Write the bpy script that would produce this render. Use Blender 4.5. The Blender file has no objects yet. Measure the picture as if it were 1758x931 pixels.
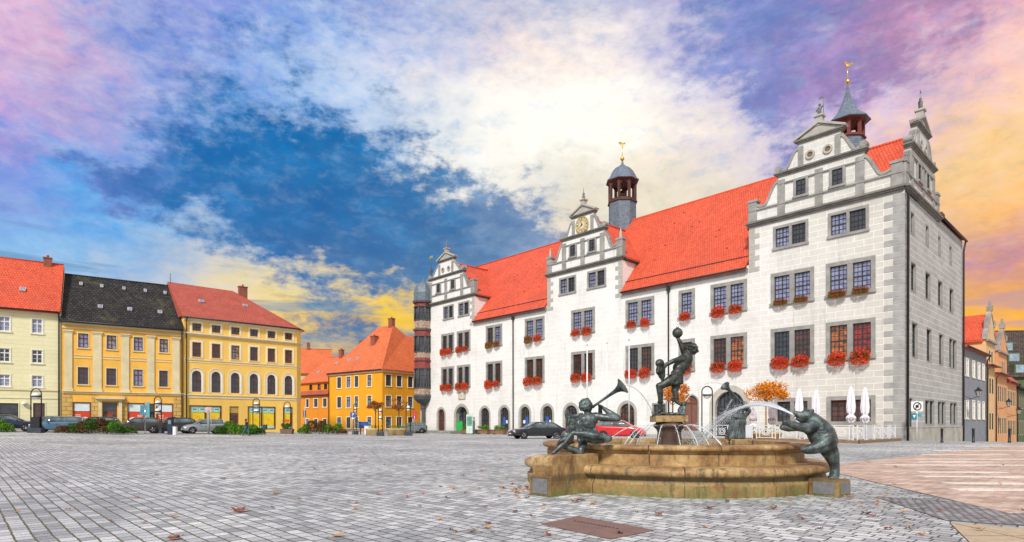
import bpy, bmesh, math, random
from mathutils import Vector, Matrix
R = math.radians
PI = math.pi
random.seed(7)
SC = bpy.context.scene
COL = SC.collection

# ------------------------------------------------------------------ camera, sky, sun, exposure
cam = bpy.data.cameras.new('camera'); camo = bpy.data.objects.new('camera', cam); COL.objects.link(camo)
camo.location = (0, 0, 1.25); camo.rotation_euler = (R(90), 0, 0)
cam.sensor_fit = 'HORIZONTAL'; cam.sensor_width = 36; cam.lens = 36 * 1025 / 1758
cam.shift_y = (728 - 465.5) / 1758
cam.clip_start = .1; cam.clip_end = 3000
SC.camera = camo
SC.view_settings.view_transform = 'Standard'; SC.view_settings.look = 'None'
SC.view_settings.exposure = 0.12; SC.view_settings.gamma = 1; SC.view_settings.use_curve_mapping = False
SUN_EL, SUN_AZ = 40, 198          # degrees; compass bearing the light comes from (0 = +Y, 90 = +X)
sun = bpy.data.lights.new('sun', 'SUN'); suno = bpy.data.objects.new('sun', sun); COL.objects.link(suno)
sun.energy = 3.3; sun.angle = R(7); sun.color = (1, .95, .88)
sd = Vector((math.sin(R(SUN_AZ)) * math.cos(R(SUN_EL)), math.cos(R(SUN_AZ)) * math.cos(R(SUN_EL)), math.sin(R(SUN_EL))))
suno.rotation_euler = sd.to_track_quat('Z', 'Y').to_euler(); suno.location = (0, -20, 60)


class NT:
    """small helper to write node graphs"""
    def __init__(s, tree): s.t = tree; s.n = tree.nodes; s.l = tree.links
    def node(s, typ, ins=None, **kw):
        n = s.n.new(typ)
        for k, v in kw.items(): setattr(n, k, v)
        for k, v in (ins or {}).items(): s.set(n.inputs[k], v)
        return n
    def set(s, sock, v):
        if isinstance(v, bpy.types.NodeSocket): s.l.new(v, sock)
        else:
            if isinstance(v, (tuple, list)) and len(v) == 3 and sock.type == 'RGBA': v = (*v, 1)
            sock.default_value = v
    def math(s, op, a, b=0., c=None, clamp=False):
        n = s.node('ShaderNodeMath', {0: a, 1: b}, operation=op, use_clamp=clamp)
        if c is not None: s.set(n.inputs[2], c)
        return n.outputs[0]
    def vmath(s, op, a, b=(0, 0, 0)):
        n = s.node('ShaderNodeVectorMath', {0: a, 1: b}, operation=op)
        return n.outputs[0]
    def noise(s, vec, scale, detail=4, rough=.55, dist=0., col=False):
        n = s.node('ShaderNodeTexNoise', {'Vector': vec, 'Scale': scale, 'Detail': detail, 'Roughness': rough, 'Distortion': dist})
        return n.outputs['Color' if col else 'Fac']
    def mix(s, f, a, b, mode='MIX', clamp=False):
        n = s.node('ShaderNodeMix', data_type='RGBA', blend_type=mode)
        n.clamp_result = clamp
        s.set(n.inputs[0], f); s.set(n.inputs[6], a); s.set(n.inputs[7], b)
        return n.outputs[2]
    def maprange(s, v, a, b, c=0., d=1., smooth=False):
        n = s.node('ShaderNodeMapRange', {'Value': v, 'From Min': a, 'From Max': b, 'To Min': c, 'To Max': d})
        if smooth: n.interpolation_type = 'SMOOTHSTEP'
        return n.outputs[0]
    def ramp(s, f, stops, interp='LINEAR'):
        n = s.node('ShaderNodeValToRGB', {'Fac': f}); cr = n.color_ramp; cr.interpolation = interp
        while len(cr.elements) > 1: cr.elements.remove(cr.elements[0])
        for i, (p, c) in enumerate(stops):
            e = cr.elements[0] if i == 0 else cr.elements.new(p)
            e.position = p; e.color = (*c, 1) if len(c) == 3 else c
        return n.outputs[0]


def lin(c):
    return tuple(((x / 255) / 12.92 if x <= 10 else ((x / 255 + .055) / 1.055) ** 2.4) for x in c)


# the evening cloud colours by bearing (columns) and by height (rows)
SKY_U = [0, 110, 220, 330, 440, 550, 660, 770, 880, 990, 1100, 1210, 1320, 1430, 1540, 1650, 1758]
SKY_V = [0, 90, 170, 245, 320, 390, 450, 510, 570, 650]
SKY = [
 '215178208 170178222 150168222 150150210 130155215 150170220 165175215 175185215 195195215 190195215 175180212 190175210 190175210 190175210 200170200 185150190 228178190',
 '205176210 175172215 152168218 155170220 150180230 190212240 195208235 205205225 240215210 250235220 225212220 160165212 195180215 195180215 200175205 190150180 248205190',
 '205170212 190165208 150175225 140180228 130165215 190210238 195210232 225228232 252246236 255254248 250243232 215210222 200190220 200190220 205180205 232190195 250208182',
 '130160225 150160215 140175225 140185232 140185232 185205235 170192220 225230232 248245235 254252240 250240222 235222218 215205220 200185215 235205205 245200180 252212165',
 '160155212 085155225 130180228 130180228 185205230 185205230 185205230 235230218 235230218 215215205 245230200 235222205 220208215 225215225 255212140 255212140 255212140',
 '120175228 120175228 120175228 165198228 205205210 205205210 205205210 225215205 225215205 235222195 235222195 225218200 215205210 230210205 240205175 250180120 250180120',
 '150190228 150190228 150190228 190198215 190190195 236222195 236222195 238222170 238222170 225210185 225210185 215205190 220200190 225195170 222170145 240190150 190140150',
 '140155195 158182215 190198215 230215200 248226165 250218125 253208090 252215085 252215085 235205130 235205130 235205130 235195120 250200100 250180095 250180095 250180095',
 '160170200 175185212 205200205 238220185 235205130 235190095 235190095 235190095 235195095 230190110 235190110 240190105 245190095 250195090 255200090 245190090 252200080',
 '165160175 175170185 190175175 170160165 190165145 190165145 190165145 190165145 240200110 230180100 235180095 240180090 240180085 245185085 250190085 245185085 245185080']


def parse(row):
    return [tuple(int(w[3 * k:3 * k + 3]) for k in range(3)) for w in row.split()]


def sky_at(az, e):
    k = math.tan(az); u = 879 + 1025 * k; v = 728 - 1025 * e / math.cos(az)
    rows = SKY_T
    u = min(max(u, 0), 1758); v = min(max(v, 0), 650)
    i = max(j for j in range(len(SKY_U) - 1) if SKY_U[j] <= u or j == 0)
    j = max(q for q in range(len(SKY_V) - 1) if SKY_V[q] <= v or q == 0)
    a = (u - SKY_U[i]) / (SKY_U[i + 1] - SKY_U[i]); b = (v - SKY_V[j]) / (SKY_V[j + 1] - SKY_V[j])
    c = [0, 0, 0]
    for q in range(3):
        c[q] = (rows[j][i][q] * (1 - a) + rows[j][i + 1][q] * a) * (1 - b) + (rows[j + 1][i][q] * (1 - a) + rows[j + 1][i + 1][q] * a) * b
    return lin(c)


SKY_T = [parse(r) for r in SKY]
DARKM = ['11334421112687731', '01332111001488841', '00355231000175210', '02588631001152000', '22699986310150000', '30369999942100122', '20012899984211363',
         '20000432665210251', '00003664100000000', '22245554000000000']


def grid_at(az, e, fn):
    u = min(max(879 + 1025 * math.tan(az), 0), 1758); v = min(max(728 - 1025 * e / math.cos(az), 0), 650)
    i = max(j for j in range(len(SKY_U) - 1) if SKY_U[j] <= u or j == 0); j = max(q for q in range(len(SKY_V) - 1) if SKY_V[q] <= v or q == 0)
    a = (u - SKY_U[i]) / (SKY_U[i + 1] - SKY_U[i]); b = (v - SKY_V[j]) / (SKY_V[j + 1] - SKY_V[j])
    return (fn(j, i) * (1 - a) + fn(j, i + 1) * a) * (1 - b) + (fn(j + 1, i) * (1 - a) + fn(j + 1, i + 1) * a) * b


wd = bpy.data.worlds.new('World'); SC.world = wd; wd.use_nodes = True
W = NT(wd.node_tree); W.n.clear()
tc = W.node('ShaderNodeTexCoord').outputs['Generated']
sep = W.node('ShaderNodeSeparateXYZ', {0: tc})
dx, dy, dz = sep.outputs
hyp = W.math('SQRT', W.math('ADD', W.math('MULTIPLY', dx, dx), W.math('MULTIPLY', dy, dy)))
az = W.math('ARCTAN2', dx, dy)
el = W.math('DIVIDE', dz, W.math('MAXIMUM', hyp, .02))
# cloud layer coordinates: a sheet overhead seen in perspective, and a streaky one low down
inv = W.math('ADD', W.math('MAXIMUM', dz, 0.), .22)
sheet = W.node('ShaderNodeCombineXYZ', {0: W.math('DIVIDE', dx, inv), 1: W.math('DIVIDE', dy, inv), 2: 0.}).outputs[0]
puff = W.node('ShaderNodeCombineXYZ', {0: az, 1: W.math('ADD', W.math('MULTIPLY', el, 1.35), W.math('DIVIDE', W.math('MULTIPLY', el, .42), W.math('ADD', W.math('ABSOLUTE', el), .12))), 2: W.math('MULTIPLY', dy, .6)}).outputs[0]
wn1 = W.noise(puff, 3.2, 5, .6, .0, True)
wn2 = W.noise(puff, 9.5, 5, .62, .2, True)
wn3 = W.noise(puff, 34., 4, .62, 0., True)
w1 = W.node('ShaderNodeSeparateColor', {0: wn1}).outputs
w2 = W.node('ShaderNodeSeparateColor', {0: wn2}).outputs
w3 = W.node('ShaderNodeSeparateColor', {0: wn3}).outputs
def wob(i, a, b, c):
    return W.math('ADD', W.math('ADD', W.math('MULTIPLY', W.math('SUBTRACT', w1[i], .5), a),
                                W.math('MULTIPLY', W.math('SUBTRACT', w2[i], .5), b)),
                  W.math('MULTIPLY', W.math('SUBTRACT', w3[i], .5), c))
damp = W.maprange(el, 0.1, .45, .3, 1.)
azw = W.math('ADD', az, W.math('MULTIPLY', wob(0, .20, .22, .14), 1.))
elw = W.math('ADD', el, W.math('MULTIPLY', wob(1, .15, .19, .12), damp))
fa = W.maprange(azw, -PI, PI)
cols = []; darks = []
ES = [.02, .085, .155, .215, .275, .34, .41, .48, .55, .62, .71]
AZ = [R(a) for a in (-62, -40.6, -36, -31, -26, -21, -16, -11, -6, -1, 4, 9, 14, 19, 24, 29, 34, 40.6, 62)]
BACK = (.60, .62, .66)
for e in ES:
    st = [(0., BACK), (.30, BACK)]
    for a in AZ:
        c = sky_at(max(min(a, R(40.6)), R(-40.6)), e)
        st.append(((a + PI) / (2 * PI), c))
    st += [(.71, BACK), (1., BACK)]
    cols.append(W.ramp(fa, st))
    dk = [grid_at(max(min(a, R(40.6)), R(-40.6)), e, lambda j, i: int(DARKM[j][i]) / 9) for a in AZ]
    darks.append(W.ramp(fa, [(0., (.3,) * 3), (.30, (.3,) * 3)] + [((a + PI) / (2 * PI), (k,) * 3) for a, k in zip(AZ, dk)] + [(.71, (.2,) * 3), (1., (.2,) * 3)]))
cur = cols[0]; dm = darks[0]
for i in range(1, len(ES)):
    f_ = W.maprange(elw, ES[i - 1], ES[i], smooth=False)
    cur = W.mix(f_, cur, cols[i]); dm = W.mix(f_, dm, darks[i])
# ripples and small cloudlets
rip = W.noise(puff, 26., 6, .64, .25)
amt = W.maprange(el, .12, .5, .15, 1.)
cloudy = W.math('MULTIPLY', W.maprange(rip, .44, .74, 0., 1., True), amt)
lum = W.node('ShaderNodeRGBToBW', {0: cur}).outputs[0]
litup = W.mix(.65, cur, (.86, .84, .88))
cur = W.mix(W.math('MULTIPLY', cloudy, W.maprange(lum, .10, .45, .05, .42)), cur, litup)
shade = W.math('MULTIPLY', W.maprange(rip, .50, .30, 0., 1., True), amt)
blue = W.mix(1., cur, (.60, .76, .98), 'MULTIPLY')
cur = W.mix(W.math('MULTIPLY', shade, .6), cur, blue)
big = W.noise(puff, 7., 6, .62, .2)
cur = W.mix(1., cur, W.ramp(big, [(0.28, (.86, .88, .92)), (.5, (1, 1, 1)), (.75, (1.14, 1.12, 1.10))]), 'MULTIPLY')
# the heavy dark cloud bank: a soft layout broken up by billows at several sizes
bn = W.math('ADD', W.math('MULTIPLY', W.math('SUBTRACT', W.noise(puff, 11., 7, .66, .15), .5), 1.35), W.math('MULTIPLY', W.math('SUBTRACT', W.noise(puff, 42., 4, .6), .5), .38))
bm = W.math('ADD', W.node('ShaderNodeRGBToBW', {0: dm}).outputs[0], bn)
mask = W.maprange(bm, .27, .74, 0., 1., True)
dcol = W.ramp(fa, [((R(a_) + PI) / (2 * PI), lin(c_)) for a_, c_ in ((-41, (118, 118, 185)), (-34, (95, 118, 182)), (-28, (52, 108, 168)), (-20, (28, 98, 160)), (-5, (36, 104, 160)), (3, (105, 135, 175)), (14, (125, 140, 190)), (22, (112, 132, 192)), (30, (148, 128, 176)), (36, (172, 135, 168)), (42, (185, 140, 165)))])
dcol = W.mix(W.maprange(el, .17, .08), dcol, lin((112, 140, 158)))
dcol = W.mix(1., dcol, W.ramp(W.noise(puff, 14., 6, .62, .1), [(.25, (.70, .80, .88)), (.5, (1.1, 1.05, 1.02)), (.75, (2.0, 1.62, 1.38))]), 'MULTIPLY')
dcol = W.mix(W.math('MULTIPLY', W.math('MULTIPLY', W.maprange(rip, .46, .72, 0., 1., True), amt), .34), dcol, (.32, .44, .60))
cur = W.mix(W.math('MULTIPLY', mask, .92), cur, dcol)
# where the evening sun burns through the clouds
ga = W.math('DIVIDE', W.math('SUBTRACT', azw, R(6)), .17); ge = W.math('DIVIDE', W.math('SUBTRACT', elw, .54), .12)
glow = W.math('EXPONENT', W.math('MULTIPLY', W.math('ADD', W.math('MULTIPLY', ga, ga), W.math('MULTIPLY', ge, ge)), -1.))
cur = W.mix(W.math('MULTIPLY', glow, .45, clamp=True), cur, (1.15, 1.10, 1.0))
# thin dark streaks low over the roofs
stv = W.node('ShaderNodeCombineXYZ', {0: W.math('MULTIPLY', az, 4.5), 1: W.math('MULTIPLY', el, 40.), 2: 3.}).outputs[0]
stn = W.noise(stv, 1., 4, .55, .3)
low = W.math('MULTIPLY', W.maprange(el, .02, .10, 0., 1.), W.maprange(el, .31, .20, 0., 1.))
smask = W.math('MULTIPLY', W.maprange(stn, .53, .64, 0., 1., True), low)
cur = W.mix(W.math('MULTIPLY', smask, .6), cur, W.mix(W.maprange(az, .1, .5), lin((105, 140, 170)), lin((185, 150, 160))))
# clear daylight behind the clouds
nish = W.node('ShaderNodeTexSky', sky_type='NISHITA', sun_disc=False, sun_elevation=R(SUN_EL), sun_rotation=R(SUN_AZ))
clear = W.mix(1., nish.outputs[0], (.1, .1, .1), 'MULTIPLY')
cur = W.mix(.95, clear, cur)
cur = W.node('ShaderNodeHueSaturation', {'Saturation': 1.10, 'Color': cur}).outputs[0]
cur = W.mix(W.maprange(el, -.06, -.01), (.22, .21, .20), cur)
bg = W.node('ShaderNodeBackground', {'Color': cur, 'Strength': 1.0})
W.l.new(bg.outputs[0], W.node('ShaderNodeOutputWorld').inputs[0])

# ------------------------------------------------------------------ materials
MATS = {}


def newmat(name):
    m = bpy.data.materials.new(name); m.use_nodes = True; t = NT(m.node_tree); t.n.clear()
    b = t.node('ShaderNodeBsdfPrincipled'); o = t.node('ShaderNodeOutputMaterial')
    t.l.new(b.outputs[0], o.inputs[0]); MATS[name] = m
    return m, t, b


def M(name, col, rough=.6, metal=0., vary=.18, scale=3., bump=0., bscale=None, spec=.5, col2=None, detail=5, emit=0., alpha=1., coat=0.):
    """plain procedural material with blotchy variation"""
    if name in MATS: return MATS[name]
    m, t, b = newmat(name)
    oc = t.node('ShaderNodeTexCoord').outputs['Object']
    n = t.noise(oc, scale, detail, .6)
    c2 = col2 if col2 else tuple(x * (1 - vary) for x in col)
    c1 = col if col2 else tuple(min(1, x * (1 + vary)) for x in col)
    cc = t.mix(t.maprange(n, .32, .68), c2, c1)
    t.set(b.inputs['Base Color'], cc)
    t.set(b.inputs['Roughness'], t.maprange(n, .3, .7, rough * .85, min(1, rough * 1.12)))
    b.inputs['Metallic'].default_value = metal; b.inputs['Specular IOR Level'].default_value = spec
    b.inputs['Coat Weight'].default_value = coat
    if emit: t.set(b.inputs['Emission Color'], cc); b.inputs['Emission Strength'].default_value = emit
    if alpha < 1: b.inputs['Alpha'].default_value = alpha
    if bump:
        bn = t.noise(oc, bscale or scale * 6, 5, .6)
        bp = t.node('ShaderNodeBump', {'Height': bn, 'Strength': bump, 'Distance': .02})
        t.set(b.inputs['Normal'], bp.outputs[0])
    return m


def brickmat(name, c1, c2, mortar, w, h, mw, rough=.8, off=.5, noise=.12, nscale=1.2, bump=.3, dist=.02, bias=0., dirt=None, warp=0., coords='UV', tilebump=False, squash=1.):
    if name in MATS: return MATS[name]
    m, t, b = newmat(name)
    tcn = t.node('ShaderNodeTexCoord'); uv = tcn.outputs[coords]
    vec = uv
    if warp: vec = t.vmath('ADD', uv, t.vmath('MULTIPLY', t.vmath('SUBTRACT', t.noise(uv, 1.2, 3, .5, 0, True), (.5, .5, .5)), (warp, warp, 0)))
    br = t.node('ShaderNodeTexBrick', {'Vector': vec, 'Color1': c1, 'Color2': c2, 'Mortar': mortar, 'Scale': 1., 'Mortar Size': mw,
                                       'Mortar Smooth': .15, 'Bias': bias, 'Brick Width': w, 'Row Height': h}, offset=off)
    br.squash = squash
    n = t.noise(uv, nscale, 6, .62)
    n2 = t.noise(uv, nscale * 9, 4, .6)
    cc = t.mix(1., br.outputs[0], t.ramp(n, [(.25, (1 - noise * 1.6,) * 3), (.75, (1 + noise,) * 3)]), 'MULTIPLY')
    cc = t.mix(1., cc, t.ramp(n2, [(.3, (1 - noise,) * 3), (.7, (1 + noise * .6,) * 3)]), 'MULTIPLY')
    if dirt:
        d = t.noise(uv, nscale * .45, 7, .7)
        cc = t.mix(t.math('MULTIPLY', t.maprange(d, .52, .72, 0., 1., True), dirt[1]), cc, dirt[0])
    t.set(b.inputs['Base Color'], cc)
    b.inputs['Roughness'].default_value = rough
    hh = t.math('ADD', t.math('MULTIPLY', t.math('SUBTRACT', 1., br.outputs['Fac']), 1.), t.math('MULTIPLY', n2, .35))
    if tilebump:
        sp = t.node('ShaderNodeSeparateXYZ', {0: uv}).outputs
        saw = t.math('FRACT', t.math('DIVIDE', sp[1], h))
        hh = t.math('ADD', t.math('SUBTRACT', 1., saw), t.math('MULTIPLY', n2, .3))
    bp = t.node('ShaderNodeBump', {'Height': hh, 'Strength': bump, 'Distance': dist})
    t.set(b.inputs['Normal'], bp.outputs[0])
    return m


def paint(name, col, rough=.28, metal=0.):
    if name in MATS: return MATS[name]
    m, t, b = newmat(name)
    oc = t.node('ShaderNodeTexCoord').outputs['Object']
    n = t.noise(oc, 2.5, 4)
    t.set(b.inputs['Base Color'], t.mix(n, tuple(x * .88 for x in col), col)); b.inputs['Metallic'].default_value = metal
    b.inputs['Roughness'].default_value = rough; b.inputs['Coat Weight'].default_value = .6; b.inputs['Coat Roughness'].default_value = .08
    return m


def glassmat(name, col, rough=.08, col2=None, scale=1.5, emit=0., spec=.7):
    """window pane: dim room, curtain or painted reflection behind a reflecting sheet, each small pane tilted a little"""
    if name in MATS: return MATS[name]
    m, t, b = newmat(name)
    tcn = t.node('ShaderNodeTexCoord'); oc = tcn.outputs['Object']
    n = t.noise(oc, scale, 4, .6)
    cc = t.mix(t.maprange(n, .35, .65), col, col2 or tuple(x * .45 for x in col))
    t.set(b.inputs['Base Color'], cc); b.inputs['Roughness'].default_value = rough
    b.inputs['Specular IOR Level'].default_value = spec
    b.inputs['Coat Weight'].default_value = .7; b.inputs['Coat Roughness'].default_value = .03
    if emit: t.set(b.inputs['Emission Color'], cc); b.inputs['Emission Strength'].default_value = emit
    v = t.node('ShaderNodeTexVoronoi', {'Vector': oc, 'Scale': 3.1})
    bp = t.node('ShaderNodeBump', {'Height': t.noise(oc, 2.2, 2), 'Strength': .35, 'Distance': .03})
    t.set(b.inputs['Normal'], bp.outputs[0]); t.set(b.inputs['Coat Normal'], bp.outputs[0])
    return m


def leafmat(name, c1, c2, c3=None, trans=.25):
    if name in MATS: return MATS[name]
    m, t, b = newmat(name)
    g = t.node('ShaderNodeNewGeometry').outputs['Random Per Island']
    st = [(0., c1), (.55, c2)] + ([(1., c3)] if c3 else [])
    t.set(b.inputs['Base Color'], t.ramp(g, st)); b.inputs['Roughness'].default_value = .6
    b.inputs['Specular IOR Level'].default_value = .3
    tr = t.node('ShaderNodeBsdfTranslucent', {'Color': t.ramp(g, st)})
    mx = t.node('ShaderNodeMixShader', {0: trans, 1: b.outputs[0], 2: tr.outputs[0]})
    t.l.new(mx.outputs[0], [n for n in t.n if n.type == 'OUTPUT_MATERIAL'][0].inputs[0])
    return m


# ------------------------------------------------------------------ mesh builder
class MB:
    def __init__(s, M=None): s.v = []; s.f = []; s.m = []; s.sm = []; s.M = M or Matrix.Identity(4)
    def add(s, vs, fs, mat=0, smooth=False):
        o = len(s.v); s.v += [tuple(s.M @ Vector(p)) for p in vs]
        for f in fs: s.f.append([o + i for i in f]); s.m.append(mat); s.sm.append(smooth)
        return s
    def box(s, x0, x1, y0, y1, z0, z1, mat=0):
        v = [(x, y, z) for x in (x0, x1) for y in (y0, y1) for z in (z0, z1)]
        return s.add(v, [(0, 1, 3, 2), (4, 6, 7, 5), (0, 4, 5, 1), (2, 3, 7, 6), (0, 2, 6, 4), (1, 5, 7, 3)], mat)
    def quad(s, *p, mat=0): return s.add(p, [tuple(range(len(p)))], mat)
    def prism(s, poly, y0, y1, mat=0, plane='xz', smooth=False):
        """poly in the plane, extruded from y0 to y1 along the third axis; polygon may be concave"""
        n = len(poly)
        f3 = {'xz': lambda a, b, c: (a, c, b), 'xy': lambda a, b, c: (a, b, c), 'yz': lambda a, b, c: (c, a, b)}[plane]
        v = [f3(a, b, y0) for a, b in poly] + [f3(a, b, y1) for a, b in poly]
        fs = [tuple(range(n)), tuple(range(2 * n - 1, n - 1, -1))] + [(i, (i + 1) % n, n + (i + 1) % n, n + i) for i in range(n)]
        return s.add(v, fs, mat, smooth)
    def strip(s, pts, w, y0, y1, mat=0):
        """a band of width w to the left of the polyline pts (x,z), thick from y0 to y1"""
        n = len(pts); off = []
        for i in range(n):
            a = Vector(pts[max(i - 1, 0)]); b = Vector(pts[min(i + 1, n - 1)]); d = (b - a).normalized()
            off.append(Vector(pts[i]) + Vector((-d.y, d.x)) * w)
        v = []
        for p, q in zip(pts, off): v += [(p[0], y0, p[1]), (q[0], y0, q[1]), (q[0], y1, q[1]), (p[0], y1, p[1])]
        fs = []
        for i in range(n - 1):
            a, b = 4 * i, 4 * i + 4
            for k in range(4): fs.append((a + k, a + (k + 1) % 4, b + (k + 1) % 4, b + k))
        fs += [(0, 1, 2, 3), (4 * n - 1, 4 * n - 2, 4 * n - 3, 4 * n - 4)]
        return s.add(v, fs, mat)
    def tube(s, pts, r, seg=8, mat=0, smooth=True, cap=True):
        pts = [Vector(p) for p in pts]; n = len(pts)
        rs = r if isinstance(r, (list, tuple)) else [r] * n
        v = []; up = None
        for i, p in enumerate(pts):
            d = (pts[min(i + 1, n - 1)] - pts[max(i - 1, 0)]).normalized()
            if up is None: up = Vector((0, 0, 1)) if abs(d.z) < .9 else Vector((1, 0, 0))
            x = d.cross(up)
            if x.length < 1e-4: x = d.cross(Vector((0, 1, 0)))
            x.normalize(); y = x.cross(d).normalized(); up = y
            for k in range(seg):
                a = 2 * PI * k / seg; v.append(p + (x * math.cos(a) + y * math.sin(a)) * rs[i])
        fs = [(i * seg + k, i * seg + (k + 1) % seg, (i + 1) * seg + (k + 1) % seg, (i + 1) * seg + k) for i in range(n - 1) for k in range(seg)]
        s.add(v, fs, mat, smooth)
        if cap:
            s.add(v[:seg], [tuple(range(seg))[::-1]], mat); s.add(v[-seg:], [tuple(range(seg))], mat)
        return s
    def lathe(s, prof, c=(0, 0, 0), seg=24, mat=0, smooth=True, a0=0., a1=2 * PI, sx=1., sy=1.):
        full = abs(a1 - a0 - 2 * PI) < 1e-6; k = seg if full else seg + 1
        v = []
        for r, z in prof:
            for i in range(k):
                a = a0 + (a1 - a0) * i / seg; v.append((c[0] + r * math.cos(a) * sx, c[1] + r * math.sin(a) * sy, c[2] + z))
        fs = []
        for j in range(len(prof) - 1):
            for i in range(seg):
                i2 = (i + 1) % k; fs.append((j * k + i, j * k + i2, (j + 1) * k + i2, (j + 1) * k + i))
        s.add(v, fs, mat, smooth)
        if full and prof[0][0] > 1e-4: s.add(v[:k], [tuple(range(k))[::-1]], mat)
        if full and prof[-1][0] > 1e-4: s.add(v[-k:], [tuple(range(k))], mat)
        return s
    def sphere(s, c, r, seg=12, mat=0, sx=1., sy=1., sz=1.):
        prof = [(r * math.sin(PI * i / (seg // 2)), -r * sz * math.cos(PI * i / (seg // 2))) for i in range(seg // 2 + 1)]
        return s.lathe(prof, c, seg, mat, True, sx=sx, sy=sy)
    def blade(s, c, size, mat=0, asp=.7, rnd=random):
        """one small leaf, random lie"""
        n = Vector((rnd.gauss(0, 1), rnd.gauss(0, 1), rnd.gauss(0, 1))).normalized()
        a = n.orthogonal().normalized(); b = n.cross(a); th = rnd.random() * 6.28
        u = a * math.cos(th) + b * math.sin(th); w = n.cross(u); c = Vector(c)
        return s.add([c - u * size, c - w * size * asp * .6 + n * size * .15, c + u * size, c + w * size * asp * .6 + n * size * .15], [(0, 1, 2, 3)], mat)
    def mesh(s, name, mats, uv=True, recalc=True, bevel=0.):
        me = bpy.data.meshes.new(name); me.from_pydata(s.v, [], s.f)
        for m in (mats if isinstance(mats, (list, tuple)) else [mats]): me.materials.append(m)
        me.polygons.foreach_set('material_index', s.m); me.polygons.foreach_set('use_smooth', s.sm)
        bm = bmesh.new(); bm.from_mesh(me)
        if recalc:
            bmesh.ops.remove_doubles(bm, verts=bm.verts, dist=1e-5)
            bmesh.ops.recalc_face_normals(bm, faces=bm.faces)
        if bevel:
            ed = [e for e in bm.edges if len(e.link_faces) == 2 and e.calc_face_angle(0) > .6]
            bmesh.ops.bevel(bm, geom=ed, offset=bevel, segments=2, affect='EDGES', profile=.6)
        bm.normal_update()
        if uv:
            l = bm.loops.layers.uv.new('UVMap'); Z = Vector((0, 0, 1))
            for f in bm.faces:
                n = f.normal
                if abs(n.z) > .97: ua, va = Vector((1, 0, 0)), Vector((0, 1, 0))
                else:
                    ua = Z.cross(n).normalized(); va = n.cross(ua)
                for lp in f.loops: lp[l].uv = (lp.vert.co.dot(ua), lp.vert.co.dot(va))
        bm.to_mesh(me); bm.free(); me.update()
        return me
    def build(s, name, mats, parent=None, uv=True, recalc=True, bevel=0., loc=(0, 0, 0), rz=0.):
        return put(name, s.mesh(name, mats, uv, recalc, bevel), parent, loc, rz)


def put(name, me, parent=None, loc=(0, 0, 0), rz=0.):
    o = bpy.data.objects.new(name, me); COL.objects.link(o)
    o.location = loc; o.rotation_euler = (0, 0, rz)
    if parent: o.parent = parent
    return o


def tag(o, label, cat, group=None, kind=None):
    if label: o['label'] = label
    if cat: o['category'] = cat
    if group: o['group'] = group
    if kind: o['kind'] = kind
    return o


def thing(name, label, cat, loc=(0, 0, 0), rz=0., group=None):
    o = bpy.data.objects.new(name, None); COL.objects.link(o); o.empty_display_size = .2
    o.location = loc; o.rotation_euler = (0, 0, rz)
    return tag(o, label, cat, group)


def struct(name, mb, mats, **k):
    o = mb.build(name, mats, **k); o['kind'] = 'structure'; return o


def dup(src, loc, rz=0., label=None, parent=None, scale=None):
    """a copy of a thing with copies of its parts and their sub-parts"""
    c = src.copy(); COL.objects.link(c); c.parent = parent
    if parent is None:
        c.location = loc; c.rotation_euler = (0, 0, rz)
        if scale: c.scale = scale
        if label: c['label'] = label
    for ch in list(KIDS(src)): dup(ch, None, parent=c)
    return c


def KIDS(o): return [x for x in COL.objects if x.parent == o]


def gz(x, y):
    """height of the square: it rises gently to the left houses and falls away down the right street"""
    h = .022 * min(max(0, -x - 18), 40)
    s = (x - 29.06) * .7302 + (y - 44.2) * .6832
    return h - .022 * min(max(0, s), 130)
# ------------------------------------------------------------------ colours of things
STONE = M('grey_stone', (.30, .29, .27), .85, vary=.25, scale=1.3, bump=.25, bscale=14)
STONE_L = M('pale_stone', (.42, .40, .36), .85, vary=.15, scale=1.5, bump=.2, bscale=14)
WALLW = brickmat('limewashed_blocks', (.77, .76, .725), (.81, .80, .775), (.93, .93, .91), 1.35, .485, .015, rough=.85, noise=.06, nscale=.35, bump=.12, dist=.01, dirt=((.50, .48, .43), .4))
TILE = brickmat('orange_roof_tiles', (.86, .135, .045), (.68, .085, .03), (.40, .045, .018), .24, .33, .03, rough=.7, noise=.12, nscale=.3, bump=.6, dist=.05, tilebump=True, dirt=((.42, .075, .035), .5))
TILE2 = brickmat('salmon_roof_tiles', (.55, .12, .065), (.44, .085, .05), (.26, .05, .03), .24, .30, .022, rough=.7, noise=.14, nscale=.6, bump=.5, dist=.03, tilebump=True, dirt=((.25, .07, .05), .5))
TILE3 = brickmat('dark_roof_tiles', (.060, .052, .046), (.014, .014, .015), (.004, .004, .004), .34, .36, .05, rough=.9, noise=.35, nscale=.8, bump=.9, dist=.05, tilebump=True, dirt=((.10, .10, .035), .75))
TILE4 = brickmat('bright_orange_tiles', (.80, .20, .055), (.66, .14, .04), (.45, .09, .03), .24, .30, .022, rough=.7, noise=.12, nscale=.4, bump=.4, dist=.03, tilebump=True, dirt=((.45, .14, .05), .5))
SLATE = brickmat('blue_grey_slate', (.13, .17, .22), (.20, .25, .30), (.07, .09, .11), .22, .20, .012, rough=.45, noise=.2, nscale=2., bump=.4, dist=.02)
DKMETAL = M('dark_metal', (.022, .022, .025), .45, .3, .2)
LEAD = M('dark_gutter', (.05, .045, .045), .5, .4, .2)
GOLD = M('gilded_metal', (.95, .62, .12), .25, 1., .1)
SASH = M('dark_window_bars', (.025, .03, .035), .5, 0, .2)
SASH_R = M('red_brown_window_bars', (.13, .03, .025), .5, 0, .2)
SASH_W = M('white_window_bars', (.75, .74, .70), .5, 0, .08)
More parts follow.
